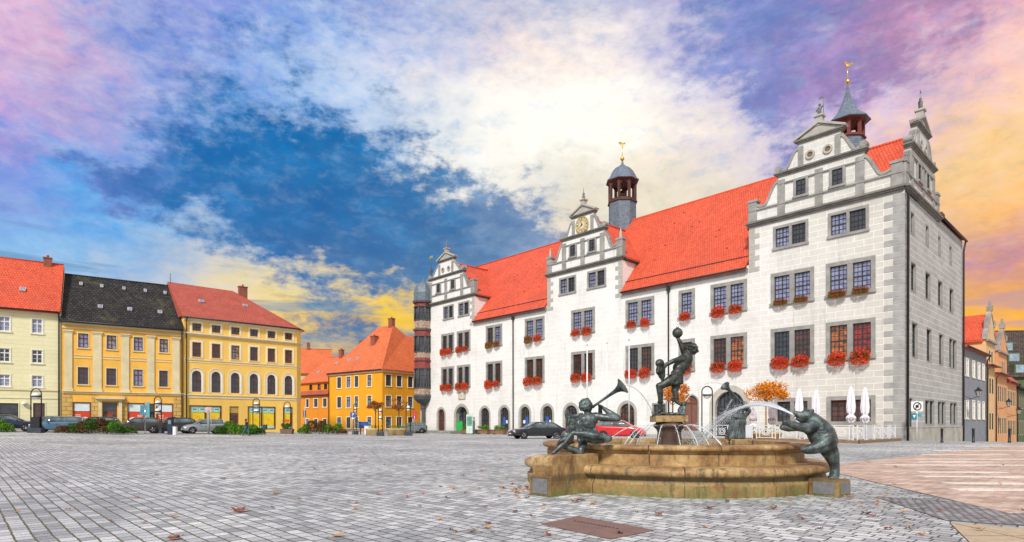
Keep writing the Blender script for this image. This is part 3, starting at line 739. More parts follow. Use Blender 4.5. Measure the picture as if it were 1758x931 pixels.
def gable(c, w, t1, t2, pd, frame=None, clock=False, oculi=True, statue='figure', wins=True, spread=1.4):
    """curly gable: local a across, b out, z up"""
    Mx = Matrix.Identity(4) if not frame else Matrix(((0, -1, 0, 0), (-1, 0, 0, 0), (0, 0, 1, 0), (0, 0, 0, 1)))
    rot = 0 if not frame else R(90)
    L = lambda a, b, z: tuple(Mx @ Vector((a, b, z)))
    zb = 18.95
    def scurve(x0, z0, x1, z1, n=12, dip=.35):
        tr = .75 if dip < .25 else .5
        pts = [(x0 - tr * k / 4, z0 - dip * math.sin(PI / 2 * k / 4)) for k in range(4)]
        for k in range(n + 1):
            s_ = k / n; e = s_ * s_ * (3 - 2 * s_); e = e * .7 + (1 - (1 - s_) ** 2.2) * .3
            pts.append((x0 - tr + (x1 - x0 + tr) * s_, z0 - dip + (z1 - z0 + dip) * e))
        return pts
    low = scurve(w - .62, 20.55, t1 + .12, 21.98, dip=.24)
    up = scurve(t1 - .1, 23.05, t2 + .12, 24.2, dip=.26)
    half = [(w, zb), (w, 20.72), (w - .55, 20.72)] + low + [(t1, 22.0), (t1, 23.0)] + up[1:] + [(t2, 24.2), (t2, 24.5), (pd - .15, 24.75), (0, 25.65)]
    out = [(c + x, z) for x, z in half] + [(c - x, z) for x, z in half[-2::-1]]
    out = out + [(c - w, zb)] if out[-1] != (c - w, zb) else out
    b = MB(Mx); b.prism(out, -.42, 0.); g_ = b.build('gable', WALLW, TH)
    # coping, pilasters, string courses
    st = MB(Mx)
    for s_ in (1, -1):
        f = (lambda pts: [(c + x, z) for x, z in pts]) if s_ > 0 else (lambda pts: [(c - x, z) for x, z in pts][::-1])
        st.strip(f([(w - .5, 20.74 - .3)] + low + [(t1 + .02, 22.12)]), .0 + .20, -.45, .09)
        st.strip(f(up + [(t2 + .02, 24.3)]), .18, -.45, .09)
        # scroll eye at the foot of the upper volute
        st.lathe([(0.001, -.47), (.27, -.47), (.27, .11), (.18, .13), (0.001, .13)], (0, 0, 0), 14) if False else None
        cx = c + s_ * (t1 - .02); st.prism([(cx + .27 * math.cos(a_ * PI / 7), 22.92 + .27 * math.sin(a_ * PI / 7)) for a_ in range(14)], -.46, .12)
        cx = c + s_ * (w - .35); st.box(cx - .38, cx + .38, -.5, .1, zb, 20.72); st.box(cx - .46, cx + .46, -.55, .16, 20.72, 20.92)
        cx = c + s_ * (t1 - .28); st.box(cx - .3, cx + .3, -.1, .1, zb, 22.0)
        cx = c + s_ * (t2 - .2); st.box(cx - .2, cx + .2, -.1, .1, 22.6, 24.3)
    st.box(c - .29, c + .29, -.1, .09, zb, 22.0)
    st.box(c - w + .01, c + w - .01, .004, .14, 19.93, 20.06); st.box(c - t1, c + t1, .004, .13, 21.62, 21.72)
    st.build('gable_trim', STONE, TH)
    co = MB(Mx)
    def crn(a, b2, z, s2=1.):
        for dz, h, pr in ((-.42, .14, .12), (-.278, .13, .24), (-.146, .15, .36)):
            co.box(a - pr * s2, b2 + pr * s2, -.43, .004 + pr * s2, z + dz * s2, z + (dz + h) * s2)
    crn(c - w + .12, c + w - .12, 18.95); crn(c - t1, c + t1, 22.6, .8); crn(c - t2, c + t2, 24.8, .7)
    co.build('gable_cornice', M('cornice_stone', (.20, .19, .17), .8, 0, .25, 1.5, .25, 14), TH)
    pe = MB(Mx); 
    pe.strip([(c - pd - .1, 24.80), (c, 25.72)], .17, -.46, .2); pe.strip([(c, 25.72), (c + pd + .1, 24.80)], .17, -.46, .2)
    pe.prism([(c - pd, 24.8), (c + pd, 24.8), (c, 25.7)], -.4, .03)
    pe.box(c - .26, c + .26, -.4, .1, 25.55, 26.25); pe.box(c - .36, c + .36, -.5, .2, 26.25, 26.4)
    pe.build('pediment', STONE_L, TH)
    s3 = MB(Mx)
    if statue == 'figure':
        s3.tube([L2 for L2 in ((c, -.15, 26.4), (c + .03, -.15, 26.75), (c - .02, -.15, 27.05), (c, -.15, 27.15))], [.16, .15, .17, .07], 8)
        s3.sphere((c, -.15, 27.26), .11, 10); s3.tube([(c + .15, -.15, 27.0), (c + .28, -.12, 26.75)], [.06, .04], 6); s3.tube([(c - .16, -.15, 27.0), (c - .3, -.1, 27.15)], [.06, .04], 6)
        s3.tube([(c - .3, -.1, 26.5), (c - .3, -.1, 27.9)], .02, 6); s3.box(c - .29, c + .02, -.11, -.09, 27.7, 27.85)
    else:
        s3.lathe([(.2, 26.4), (.1, 26.55), (.2, 26.7), (.09, 26.85), (.15, 27.0), (.04, 27.2), (.02, 27.7), (.001, 27.75)], (c, -.15, 0), 10)
    s3.build('finial', M('weathered_statue', (.16, .17, .16), .8, 0, .3), TH)
    if wins:
        for s_ in (-1, 1):
            loc = L(c + s_ * spread, .02, 20.12)
            rect_window(TH, loc, rot, .98 + .2, 1.62, dict(ST1, id='gable', glass=G_DARK, depth=-.0, proud=.10, nx=2, nz=3, bw=.2))
    if oculi:
        for s_ in (-1, 1):
            k = MB(Mx); cx = c + s_ * .68; n = 16; vv = []
            for i in range(n):
                a_ = 2 * PI * i / n
                for rr, yy in ((.36, .004), (.36, .12), (.22, .10), (.22, .01)): vv.append((cx + rr * math.cos(a_), yy, 23.38 + rr * math.sin(a_)))
            k.add(vv, [(4 * i + j, 4 * i + (j + 1) % 4, 4 * ((i + 1) % n) + (j + 1) % 4, 4 * ((i + 1) % n) + j) for i in range(n) for j in range(4)])
            ro = k.build('round_window', STONE_L, TH)
            k = MB(Mx); k.prism([(cx + .22 * math.cos(2 * PI * i / n), 23.38 + .22 * math.sin(2 * PI * i / n)) for i in range(n)], .006, .02); k.build('pane', M('amber_pane', (.20, .12, .05), .3), ro)


def rpick(*gl):
    return lambda i: random.choice(gl)


def pick(*gl):
    return lambda i: gl[i % len(gl)]
ST1 = dict(id='th', bw=.31, proud=.05, lights=1, nx=4, nz=6, depth=.2, sur=STONE, sash=SASH, sill=.12, glass=G_SKY, tr=3, t=.06)
gable(*GC[0]); gable(*GC[1], oculi=False, statue='obelisk'); gable(*GC[2], oculi=True, statue='obelisk', spread=1.7)
gable(5.15, 5.1, 3.5, 1.7, 1.9, frame='end', spread=1.3)
for s_, c in ((1, 30.95 - 5.1), (1, 30.95 + 5.1)):
    o_ = MB(); o_.lathe([(.2, 20.92), (.24, 21.0), (.12, 21.1), (.2, 21.25), (.16, 21.4), (.03, 22.0), (.001, 22.05)], (c, -.15, 0), 10); o_.build('obelisk', STONE_L, TH)
# clock in the middle gable
ck = MB(); n = 32
ck.prism([(30.95 + .86 * math.cos(2 * PI * i / n), 23.5 + .86 * math.sin(2 * PI * i / n)) for i in range(n)], .05, .16)
co_ = ck.build('clock', M('clock_face', (.62, .55, .36), .5, 0, .1), TH)
ck = MB(); vv = []
for i in range(n):
    a_ = 2 * PI * i / n
    for rr, yy in ((.92, .12), (.92, .2), (.82, .2), (.82, .12)): vv.append((30.95 + rr * math.cos(a_), yy, 23.5 + rr * math.sin(a_)))
ck.add(vv, [(4 * i + j, 4 * i + (j + 1) % 4, 4 * ((i + 1) % n) + (j + 1) % 4, 4 * ((i + 1) % n) + j) for i in range(n) for j in range(4)])
vv = []
for i in range(n):
    a_ = 2 * PI * i / n
    for rr, yy in ((.52, .161), (.52, .18), (.46, .18), (.46, .161)): vv.append((30.95 + rr * math.cos(a_), yy, 23.5 + rr * math.sin(a_)))
ck.add(vv, [(4 * i + j, 4 * i + (j + 1) % 4, 4 * ((i + 1) % n) + (j + 1) % 4, 4 * ((i + 1) % n) + j) for i in range(n) for j in range(4)])
ck.build('clock_rim', GOLD, co_)
hd = MB(); c0 = Vector((30.95, 23.5))
def hand(mb, a_, l, w, y):
    d = Vector((-math.sin(a_), math.cos(a_))); p = Vector((-d.y, d.x)) * w
    mb.prism([tuple(c0 - d * .1 + p), tuple(c0 + d * l), tuple(c0 - d * .1 - p)], y, y + .02)
hand(hd, R(235), .45, .06, .185); hand(hd, R(-14), .68, .045, .21); hd.build('clock_hands', DKMETAL, co_)
nm = MB()
for k in range(12):
    a_ = k * PI / 6; d = Vector((math.sin(a_), math.cos(a_))); p = Vector((-d.y, d.x)) * .035
    for off in (-.055, .055) if k % 3 else (-.08, 0, .08):
        q_ = Vector((-d.y, d.x)) * off
        nm.prism([tuple(c0 + d * .56 + p * .5 + q_), tuple(c0 + d * .78 + p * .5 + q_), tuple(c0 + d * .78 - p * .5 + q_), tuple(c0 + d * .56 - p * .5 + q_)], .161, .175)
nm.build('numerals', M('black_numerals', (.02, .018, .015), .6), co_)
# windows
GL1 = [pick(G_DARK, G_BRN), pick(G_DARK, G_BRN), pick(G_BRN, G_DARK), pick(G_BRN, G_BRN), pick(G_BRN, G_BRN), pick(G_BRN, G_DARK), pick(G_BRN), pick(G_LIT, G_BRN), pick(G_BRN, G_DARK), pick(G_RED, G_LIT)]
GL2 = [pick(G_DARK, G_BRN), pick(G_BRN, G_BRN), pick(G_SKY, G_BRN)] + [pick(G_SKY, G_SKY)] * 7
BOXES = []
ORD = ['', 'first', 'second', 'third', 'fourth', 'fifth', 'sixth', 'seventh', 'eighth', 'ninth', 'tenth']
for row, (z0, z1, GL) in enumerate(((6.35, 9.4, GL1), (11.4, 14.15, GL2))):
    for k, (a, b) in enumerate(PX):
        nl = 1 if b - a < 2.5 else 2
        wo, cs = rect_window(TH, ((a + b) / 2, 0, z0), 0, b - a, z1 - z0, dict(ST1, id='th%d%d' % (row, nl), lights=nl, glass=GL[k], mul=1.3))
        for i, (c, lw) in enumerate(cs): BOXES.append(((a + b) / 2 + c, z0, row, 10 - k, i if nl == 2 else None, lw))
for a, b in P3:
    rect_window(TH, ((a + b) / 2, 0, 16.15), 0, b - a, 2.0, dict(ST1, id='th3', lights=2, glass=pick(G_DARK, G_SKY), bw=.22, nz=4, tr=2, sill=.08))
ES_ = dict(ST1, id='end', bw=.14, sill=0, proud=.012, depth=.27, glass=G_DARK, nx=2)
for a, b in E1: rect_window(TH, (0, -(a + b) / 2, 15.7), R(90), b - a, 1.8, dict(ES_, id='e1', nz=4))
for a, b in E2: rect_window(TH, (0, -(a + b) / 2, 11.35), R(90), b - a, 2.35, dict(ES_, id='e2', nz=4))
for k, (a, b) in enumerate(E3): rect_window(TH, (0, -(a + b) / 2, 6.3), R(90), b - a, 2.85, dict(ES_, id='e3', lights=2 if k == 3 else 1))
for a, b in E4: rect_window(TH, (0, -(a + b) / 2, 1.15), R(90), b - a, 2.15, dict(ES_, id='e4', lights=2))
d_ = MB(); d_.box(.1, .16, -2.3, -1.3, .3, 3.2); d_.build('door', M('dark_side_door', (.04, .045, .05), .6), TH)
for a, b in ((6.55, 9.65), (1.9, 5.4)):
    rect_window(TH, ((a + b) / 2, 0, 1.2), 0, b - a, 2.25, dict(ST1, id='thg', lights=2 if a > 6 else 1, nx=6 if a < 6 else 3, nz=4, glass=pick(G_BRN, G_DARK), sill=.06))
rect_window(TH, (21.0, 0, 1.95), 0, 1.7, 1.4, dict(ST1, id='ths', lights=2, nx=1, nz=2, bw=.16, sill=.05, glass=G_DARK))
ARST = M('arch_stone', (.40, .385, .35), .85, 0, .15, 1.5, .2, 14)
for k, (a, b) in enumerate(ARW):
    aw = arch_window(TH, ((a + b) / 2, 0, .22), 0, b - a, 3.48, .32, .03, .34, ARST, SASH if k else SASH_R, [G_BRN, G_DARK, G_DARK, G_DARK, G_DARK, G_DARK, G_BRN][k], nz=3)
    if k in (2, 3, 4):
        po = MB(); po.box(-.05 if k != 3 else -.45, .42 if k != 3 else .0, -.2, -.19, .9, 1.9); po.build('poster', M('blue_poster', (.03, .10, .42), .5), aw)
        po = MB(); po.box(-.45 if k != 3 else .1, -.15 if k != 3 else .5, -.2, -.19, 1.1, 1.5); po.build('notice', WHITE, aw)
arch_window(TH, (52.8, 0, .12), 0, 3.4, 3.95, .4, .03, .9, ARST, SASH, G_DARK, nz=3)
pt = arch_window(TH, (13.65, 0, .02), 0, 3.9, 4.75, .55, .06, .5, M('portal_stone', (.50, .47, .41), .85, 0, .15, 1.5, .2, 14), SASH, G_DARK, nx=8, nz=8, name='portal')
nb = MB(); nb.box(-.5, .1, -.3, -.28, 1.7, 2.2); nb.build('notice', WHITE, pt)
dr = arch_window(TH, (17.57, 0, .6), 0, 1.75, 3.5, .14, .04, .25, STONE, RUST, M('brown_door_wood', (.20, .09, .065), .6, 0, .2, 6), nx=2, nz=1, name='door')
st = MB()
for k in range(4): st.box(15.9 + .12 * k, 19.2 - .12 * k, .01, 2.0 - .42 * k, .15 * k, .15 * (k + 1) - .003)
st.build('door_steps', STONE, TH, bevel=.01)
rl = MB(); rl.box(51.9, 53.4, .006, .06, 4.6, 5.7); rl2 = rl.build('relief_plaque', STONE, TH)
rl = MB(); rl.box(52.0, 53.3, .061, .075, 4.7, 5.62); rl.build('plaque_panel', M('plaque_panel', (.58, .54, .42), .8, 0, .3, 3), rl2)

# turrets
def turret(x, r, z0, zl0, zl1, rr, roofprof, ball_z, ball_r, top, cols_mat, gap=.0):
    t = MB(); oc = 8
    t.lathe([(r, z0), (r, zl0)], (x, -9.3, 0), oc, smooth=False, a0=PI / 8, a1=2 * PI + PI / 8)
    tb = t.build('turret', SLATE, TH)
    t = MB(); t.lathe([(r + .02, zl0), (r + .16, zl0 + .02), (r + .16, zl0 + .14), (r, zl0 + .18)], (x, -9.3, 0), oc, smooth=False, a0=PI / 8, a1=2 * PI + PI / 8)
    t.build('lantern_rail', cols_mat, tb); t = MB()
    t.lathe([(rr - .25, zl1 - .25), (rr + .05, zl1 - .1), (rr + .05, zl1)], (x, -9.3, 0), oc, smooth=False, a0=PI / 8, a1=2 * PI + PI / 8)
    t.build('lantern_cornice', cols_mat, tb)
    for k in range(oc):
        a_ = PI / 8 + k * PI / 4; px, py = x + (r - .12) * math.cos(a_), -9.3 + (r - .12) * math.sin(a_)
        q = MB(); q.box(px - .13, px + .13, py - .13, py + .13, zl0 + .14, zl1 - .2)
        q.build('lantern_post', cols_mat, tb)
    ar = MB(); ba = MB()
    for k in range(oc):
        a0, a1 = PI / 8 + k * PI / 4, PI / 8 + (k + 1) * PI / 4
        p0 = Vector((math.cos(a0), math.sin(a0))) * (r - .1); p1 = Vector((math.cos(a1), math.sin(a1))) * (r - .1)
        n = 8; hh = (zl1 - zl0) * .26
        for i in range(n):
            s0, s1 = i / n, (i + 1) / n
            f0 = zl1 - .2 - hh * (1 - math.sin(PI * s0)) * .9 - .1; f1 = zl1 - .2 - hh * (1 - math.sin(PI * s1)) * .9 - .1
            a_, b_ = p0.lerp(p1, s0), p0.lerp(p1, s1)
            ar.quad((x + a_.x, -9.3 + a_.y, f0), (x + b_.x, -9.3 + b_.y, f1), (x + b_.x, -9.3 + b_.y, zl1 - .15), (x + a_.x, -9.3 + a_.y, zl1 - .15))
        # balustrade
        ba.quad((x + p0.x, -9.3 + p0.y, zl0 + .1), (x + p1.x, -9.3 + p1.y, zl0 + .1), (x + p1.x, -9.3 + p1.y, zl0 + .1 + (zl1 - zl0) * .13), (x + p0.x, -9.3 + p0.y, zl0 + .1 + (zl1 - zl0) * .13))
    ar.build('lantern_arches', cols_mat, tb, recalc=False); ba.build('balustrade', cols_mat, tb, recalc=False)
    bl = MB(); zb_ = (zl0 + zl1) / 2; bl.lathe([(.42, zb_ - .35), (.36, zb_ - .2), (.25, zb_ + .1), (.2, zb_ + .3), (.001, zb_ + .38)], (x, -9.3, 0), 14); bl.tube([(x, -9.3, zb_ + .3), (x, -9.3, zl1)], .04, 6)
    bl.build('bell', M('old_bell', (.10, .07, .03), .4, .8), tb)
    t = MB(); t.lathe(roofprof, (x, -9.3, 0), oc, smooth=False, a0=PI / 8, a1=2 * PI + PI / 8); t.build('turret_roof', SLATE, tb)
    t = MB(); t.tube([(x, -9.3, roofprof[-1][1] - .1), (x, -9.3, top)], .035, 6); t.sphere((x, -9.3, ball_z), ball_r, 14)
    t.build('ball', GOLD, tb)
    t = MB(); t.box(x - .02, x + .02, -9.3, -8.6, top - .35, top - .12); t.box(x - .02, x + .02, -9.3, -8.85, top - .12, top - .02); t.box(x - .02, x + .02, -9.45, -9.3, top - .5, top - .4)
    t.box(x - .45, x - .02, -9.31, -9.29, top - .3, top - .1)
    t.build('weather_vane', GOLD, tb)
BRW = M('turret_wood', (.10, .04, .03), .7, 0, .25)
turret(32.4, 1.72, 24.2, 28.55, 31.3, 2.0, [(2.08, 31.25), (2.08, 31.35), (1.8, 31.6), (1.62, 32.0), (1.35, 32.5), (.95, 32.95), (.45, 33.25), (.18, 33.5), (.1, 33.9)], 34.2, .26, 36.2, BRW)
turret(6.8, 1.38, 25.4, 27.5, 29.3, 1.6, [(1.9, 29.15), (1.9, 29.25), (1.3, 29.75), (.85, 30.3), (.52, 30.95), (.30, 31.6), (.14, 32.3), (.07, 32.9)], 33.1, .20, 34.8, M('turret_red_wood', (.17, .04, .03), .7, 0, .25))
# chimney on the end wing and roof hatches
cb = MB(); cb.box(1.0, 2.0, -17.3, -16.3, 18.9, 20.9); cb.box(.9, 2.1, -17.4, -16.2, 20.9, 21.15); cb.build('chimney', M('sooty_brick', (.15, .07, .055), .85, 0, .3, 5), TH)
sm = MB()
for k in range(34):
    x = random.uniform(12.5, 49); y = -random.uniform(1.5, 8.2)
    if 25 < x < 37: continue
    z = 15.65 - 1.134 * y + .02
    sm.box(x, x + .14, y - .03, y + .05, z - .05, z + .07)
sm.build('roof_vents', M('vent_tiles', (.25, .06, .03), .7), TH)

# oriel at the far corner
OX, OY = 61.35, .45
oc_ = M('oriel_stone', (.075, .075, .078), .7, 0, .3, 3)
ob = MB(); a8 = PI / 8
L8 = dict(smooth=False, a0=a8, a1=2 * PI + a8)
ob.lathe([(.42, 0), (.42, .35), (.26, .5), (.24, 3.5), (.36, 3.6), (.30, 3.75), (.36, 4.15), (.85, 4.4), (1.32, 4.85), (1.5, 5.35), (1.35, 5.6)], (OX, OY, 0), 8, **L8)
for z0, z1, r in ((6.5, 6.65, 1.38), (9.35, 9.5, 1.38), (10.5, 10.65, 1.40), (11.8, 11.95, 1.34), (14.1, 14.25, 1.38), (15.0, 15.3, 1.42), (16.5, 16.65, 1.34), (18.45, 18.6, 1.4), (19.1, 19.4, 1.52)):
    ob.lathe([(r - .1, z0), (r + .08, z0 + .02), (r + .08, z1 - .02), (r - .1, z1)], (OX, OY, 0), 8, **L8)
for k in range(8):
    a_ = a8 + k * PI / 4
    for zz in (8.4, 13.3, 17.7):
        b_ = a_ + PI / 4; ob.tube([(OX + 1.24 * math.cos(a_), OY + 1.24 * math.sin(a_), zz), (OX + 1.24 * math.cos(b_), OY + 1.24 * math.sin(b_), zz)], .05, 5)
    for z0, z1 in ((6.6, 9.4), (11.9, 14.15), (16.6, 18.5)):
        ob.tube([(OX + 1.30 * math.cos(a_), OY + 1.30 * math.sin(a_), z0), (OX + 1.30 * math.cos(a_), OY + 1.30 * math.sin(a_), z1)], .12, 6)
        am = a_ + PI / 8; ob.tube([(OX + 1.13 * math.cos(am), OY + 1.13 * math.sin(am), z0), (OX + 1.13 * math.cos(am), OY + 1.13 * math.sin(am), z1)], .05, 6)
ORI = ob.build('oriel', oc_, TH)
for r_, z0, z1 in ((1.25, 5.6, 6.5), (1.22, 11.0, 11.8), (1.22, 15.3, 16.5)):
    ob = MB(); ob.lathe([(r_ + .08, z0), (r_ + .08, z1)], (OX, OY, 0), 8, **L8); ob.build('carved_panel', M('painted_relief', (.55, .42, .30), .8, 0, 1., 4.5, .6, 12, col2=(.16, .09, .07)), ORI)
for r_, z0, z1 in ((1.24, 9.5, 10.5), (1.22, 10.65, 11.0), (1.24, 14.25, 15.0), (1.24, 18.6, 19.1)):
    ob = MB(); ob.lathe([(r_ + .08, z0), (r_ + .08, z1)], (OX, OY, 0), 8, **L8); ob.build('red_band', M('red_band', (.26, .05, .04), .8, 0, .6, 6), ORI)
for z0, z1 in ((6.6, 9.4), (11.9, 14.15), (16.6, 18.5)):
    ob = MB(); ob.lathe([(1.20, z0), (1.20, z1)], (OX, OY, 0), 8, **L8); ob.build('window_band', G_DARK, ORI)
ob = MB(); ob.lathe([(1.6, 19.4), (1.42, 19.55), (1.44, 20.2), (1.46, 20.6), (1.36, 21.2), (1.1, 21.7), (.7, 22.1), (.25, 22.35), (.06, 22.7), (.001, 22.9)], (OX, OY, 0), 8, **L8); ob.build('dome', SLATE, ORI)
VX, VY = 60.25, -.2
ob = MB(); ob.lathe([(.2, 22.6), (.2, 23.2), (.1, 23.4), (.22, 23.8), (.2, 24.1), (.06, 24.4), (.03, 25.9), (.001, 26.)], (VX, VY, 0), 10); ob.build('finial', oc_, TH)
ob = MB(); ob.box(VX - .35, VX + .35, VY - .02, VY + .02, 25.75, 26.1); ob.build('weather_vane', GOLD, TH)
# ------------------------------------------------------------------ houses round the square
PL_CREAM = M('cream_plaster', (.82, .76, .46), .9, 0, .08, .5, .1, 20)
PL_OCH = M('ochre_plaster', (.88, .48, .08), .9, 0, .12, .6, .1, 20)
PL_YEL = M('warm_yellow_plaster', (.92, .58, .13), .9, 0, .08, .4, .1, 20)
PL_GOLD = M('golden_plaster', (.78, .36, .010), .9, 0, .08, .4, .1, 20)
PL_ORG = M('orange_plaster', (.72, .25, .012), .9, 0, .08, .4, .1, 20)
PL_SAND = M('sand_pilaster', (.70, .60, .36), .9, 0, .12, .8, .1, 20)
TRIM = M('cream_trim', (.78, .66, .42), .85, 0, .08, 1, .1, 20)
TRIM_W = M('white_trim', (.84, .78, .62), .85, 0, .08, 1, .1, 20)
F0 = lambda o=(0, 0): (o, (1, 0), (0, -1))
OUT = R(180)       # windows of these fronts look along local -y


def hwin(root, x0, x1, z0, z1, style, y=0.):
    return rect_window(root, ((x0 + x1) / 2, y, z0), OUT, x1 - x0, z1 - z0, style)


def body(root, w, d, z0, ze, holes, mat, ridge=None, gables=True, name='wall', gl=True, gr=True):
    """front wall with openings on y=0, plain side and back walls; side walls rise to the ridge"""
    b = MB(); wall(b, 0, w, z0, ze, holes, F0(), depth=.2)
    for x, on in ((0, gl), (w, gr)):
        if ridge and gables and on: b.add([(x, 0, z0), (x, d, z0), (x, d, ze), (x, d / 2, ridge), (x, 0, ze)], [(0, 1, 2, 3, 4)])
        else: b.quad((x, 0, z0), (x, d, z0), (x, d, ze), (x, 0, ze))
    b.quad((0, d, z0), (w, d, z0), (w, d, ze), (0, d, ze))
    return b.build(name, mat, root, recalc=False)


def pitched(root, x0, x1, y0, y1, ze, zr, mat, name='roof', hipl=0., hipr=0., th=.18):
    ym = (y0 + y1) / 2
    r = MB(); v = [(x0, y0, ze), (x1, y0, ze), (x1, y1, ze), (x0, y1, ze), (x0 + hipl, ym, zr), (x1 - hipr, ym, zr)]
    v += [(x, y, z - th) for x, y, z in v[:4]]
    r.add(v, [(0, 1, 5, 4), (1, 2, 5), (2, 3, 4, 5), (3, 0, 4), (0, 6, 7, 1), (1, 7, 8, 2), (2, 8, 9, 3), (3, 9, 6, 0), (6, 9, 8, 7)])
    o = r.build(name, mat, root)
    k = MB(); k.tube([(x0 + hipl, ym, zr), (x1 - hipr, ym, zr)], .1, 6); k.build('ridge_tiles', mat, root)
    return o


def hatch(root, x, y, z, slope, w=.5):
    f = MB(Matrix.Translation((x, y, z)) @ Matrix.Rotation(slope, 4, 'X')); f.box(-w / 2, w / 2, -.3, .3, -.02, .12)
    o = f.build('roof_hatch', STONE_L, root); f2 = MB(f.M); f2.box(-w / 2 + .07, w / 2 - .07, -.23, .23, .121, .13); f2.build('hatch_glass', G_SKY, o)


def gutter(root, x0, x1, y, z, pipes=(), zb=0.):
    g_ = MB(); g_.tube([(x0, y, z), (x1, y, z)], .09, 8); g_.build('gutter', LEAD, root)
    for x in pipes:
        p_ = MB(); p_.tube([(x, y, z), (x, -.14, z - .55), (x, -.12, zb)], .065, 8); p_.build('downpipe', LEAD, root)


def chimney(root, x, y, z0, z1, w=.6, d=.6, mat=None):
    c = MB(); c.box(x - w / 2, x + w / 2, y - d / 2, y + d / 2, z0, z1); c.box(x - w / 2 - .06, x + w / 2 + .06, y - d / 2 - .06, y + d / 2 + .06, z1, z1 + .12)
    c.tube([(x, y, z1 + .1), (x, y, z1 + .4)], .12, 8)
    c.build('chimney', mat or BRICK, root)
BRICK = brickmat('red_chimney_brick', (.32, .06, .03), (.42, .09, .045), (.2, .14, .1), .25, .08, .012, noise=.2)
SW = dict(id='w', bw=.12, proud=.04, lights=1, nx=2, nz=3, depth=.16, sur=TRIM, sash=SASH_W, sill=.06, glass=G_DARK, tr=2, t=.07)
ang12 = math.atan2(.5588, .8293)
O3 = Vector((-37.4, 68.0)); d12 = Vector((.8293, .5588)); d3 = Vector((.738, .6748))
zg = .35
PL_CREAM_B = brickmat('cream_lined_plaster', (.80, .74, .45), (.84, .78, .48), (.62, .56, .34), 30., .42, .012, rough=.9, noise=.05, nscale=.4, bump=.1, dirt=((.66, .60, .38), .4))
# cream house, cut by the left edge of the view
p = O3 + d12 * -30
H1 = thing('town_house', 'pale cream four-storey house with bright orange-red tiled roof at the left end of the row', 'house', (p.x, p.y, 0), ang12)
W1 = 18.85
hs = []
for cx in (16.9, 14.35, 11.2, 8.0, 4.8, 1.6):
    cc = cx if cx > 16 else cx
    for z0, z1 in ((10.4, 12.0), (7.36, 8.85), (4.92, 6.25)): hs.append((cc - .52, cc + .52, z0, z1))
shop = [(12.2, 15.5, 1.2, 3.4), (16.5, 17.6, .4, 3.45), (5, 9.5, 1.2, 3.4)]
body(H1, W1, 11, -.5, 12.75, hs + shop, PL_CREAM_B, 18.8)
for h in hs: hwin(H1, *h, dict(SW, id='h1', sur=TRIM_W, glass=rpick(G_SKY, G_DARK, G_CUR), bw=.10))
for k, h in enumerate(shop):
    rect_window(H1, ((h[0] + h[1]) / 2, 0, h[2]), OUT, h[1] - h[0], h[3] - h[2], dict(SW, id='shop%d' % k, lights=2 if h[1] - h[0] > 2 else 1, nx=1, nz=2, sash=DKMETAL, glass=G_BRN if k == 1 else G_DARK, sill=0, bw=.08, sur=PL_CREAM))
pitched(H1, -.2, W1 - .05, -.45, 11.4, 12.75, 18.9, TILE)
gutter(H1, -.2, W1 - .1, -.5, 12.7, (W1 - .18,), -.2)
q = MB(); q.box(0, W1 - .01, -.09, -.003, 4.62, 4.8); q.box(0, W1 - .01, -.05, -.003, 3.8, 3.88); q.box(0, W1 - .01, -.2, -.003, 12.35, 12.6); q.build('string_course', PL_SAND, H1)
chimney(H1, 17.4, 5.2, 18.2, 19.3, .7, .5); hatch(H1, 15.6, 1.7, 15.05, R(46)); hatch(H1, 9.5, 1.7, 15.05, R(46))
q = MB(); q.box(12.6, 14.2, -.05, -.03, 1.35, 2.0); sg = q.build('poster', M('blue_white_poster', (.55, .65, .75), .5, 0, .6, 3, col2=(.05, .15, .35)), H1)
q = MB(); q.lathe([(.001, -.12), (.2, -.12), (.24, 0), (.2, .12), (.001, .12)], (15.9, -.2, 3.3), 12); q.build('wall_lamp', WHITE, H1)

# ochre house with pilasters and the black roof
p = O3 + d12 * -11.13
H2 = thing('town_house', 'ochre house with pale pilasters, red shop posters and mossy black tiled roof', 'house', (p.x, p.y, 0), ang12)
W2_ = 11.1; o2 = 11.13
wu = [(-9.79, -8.78), (-7.32, -6.32), (-4.87, -3.89), (-2.44, -1.48)]
hs = [(a + o2 - .02, b + o2 + .02, 9.2, 10.85) for a, b in wu] + [(a + o2 - .05, b + o2 + .0, 5.35, 7.3) for a, b in wu]
sh = [(-10.19 + o2, -8.64 + o2, .6, 3.55), (-5.38 + o2, -3.75 + o2, .6, 3.55), (-2.7 + o2, -1.05 + o2, .6, 3.55)]; dr2 = [(-7.59 + o2, -6.32 + o2, .2, 3.55), (-3.6 + o2, -2.85 + o2, .2, 3.5)]
body(H2, W2_, 12, -.5, 11.95, hs + sh + dr2, PL_OCH, 17.8)
for h in hs: hwin(H2, *h, dict(SW, id='h2', sur=PL_SAND, sash=SASH_R, glass=rpick(G_SKY, G_SKY, G_CUR) if h[2] > 8 else rpick(G_BRN, G_DARK, G_SKY), bw=.09))
RED_P = M('red_poster', (.72, .06, .02), .5, 0, .05)
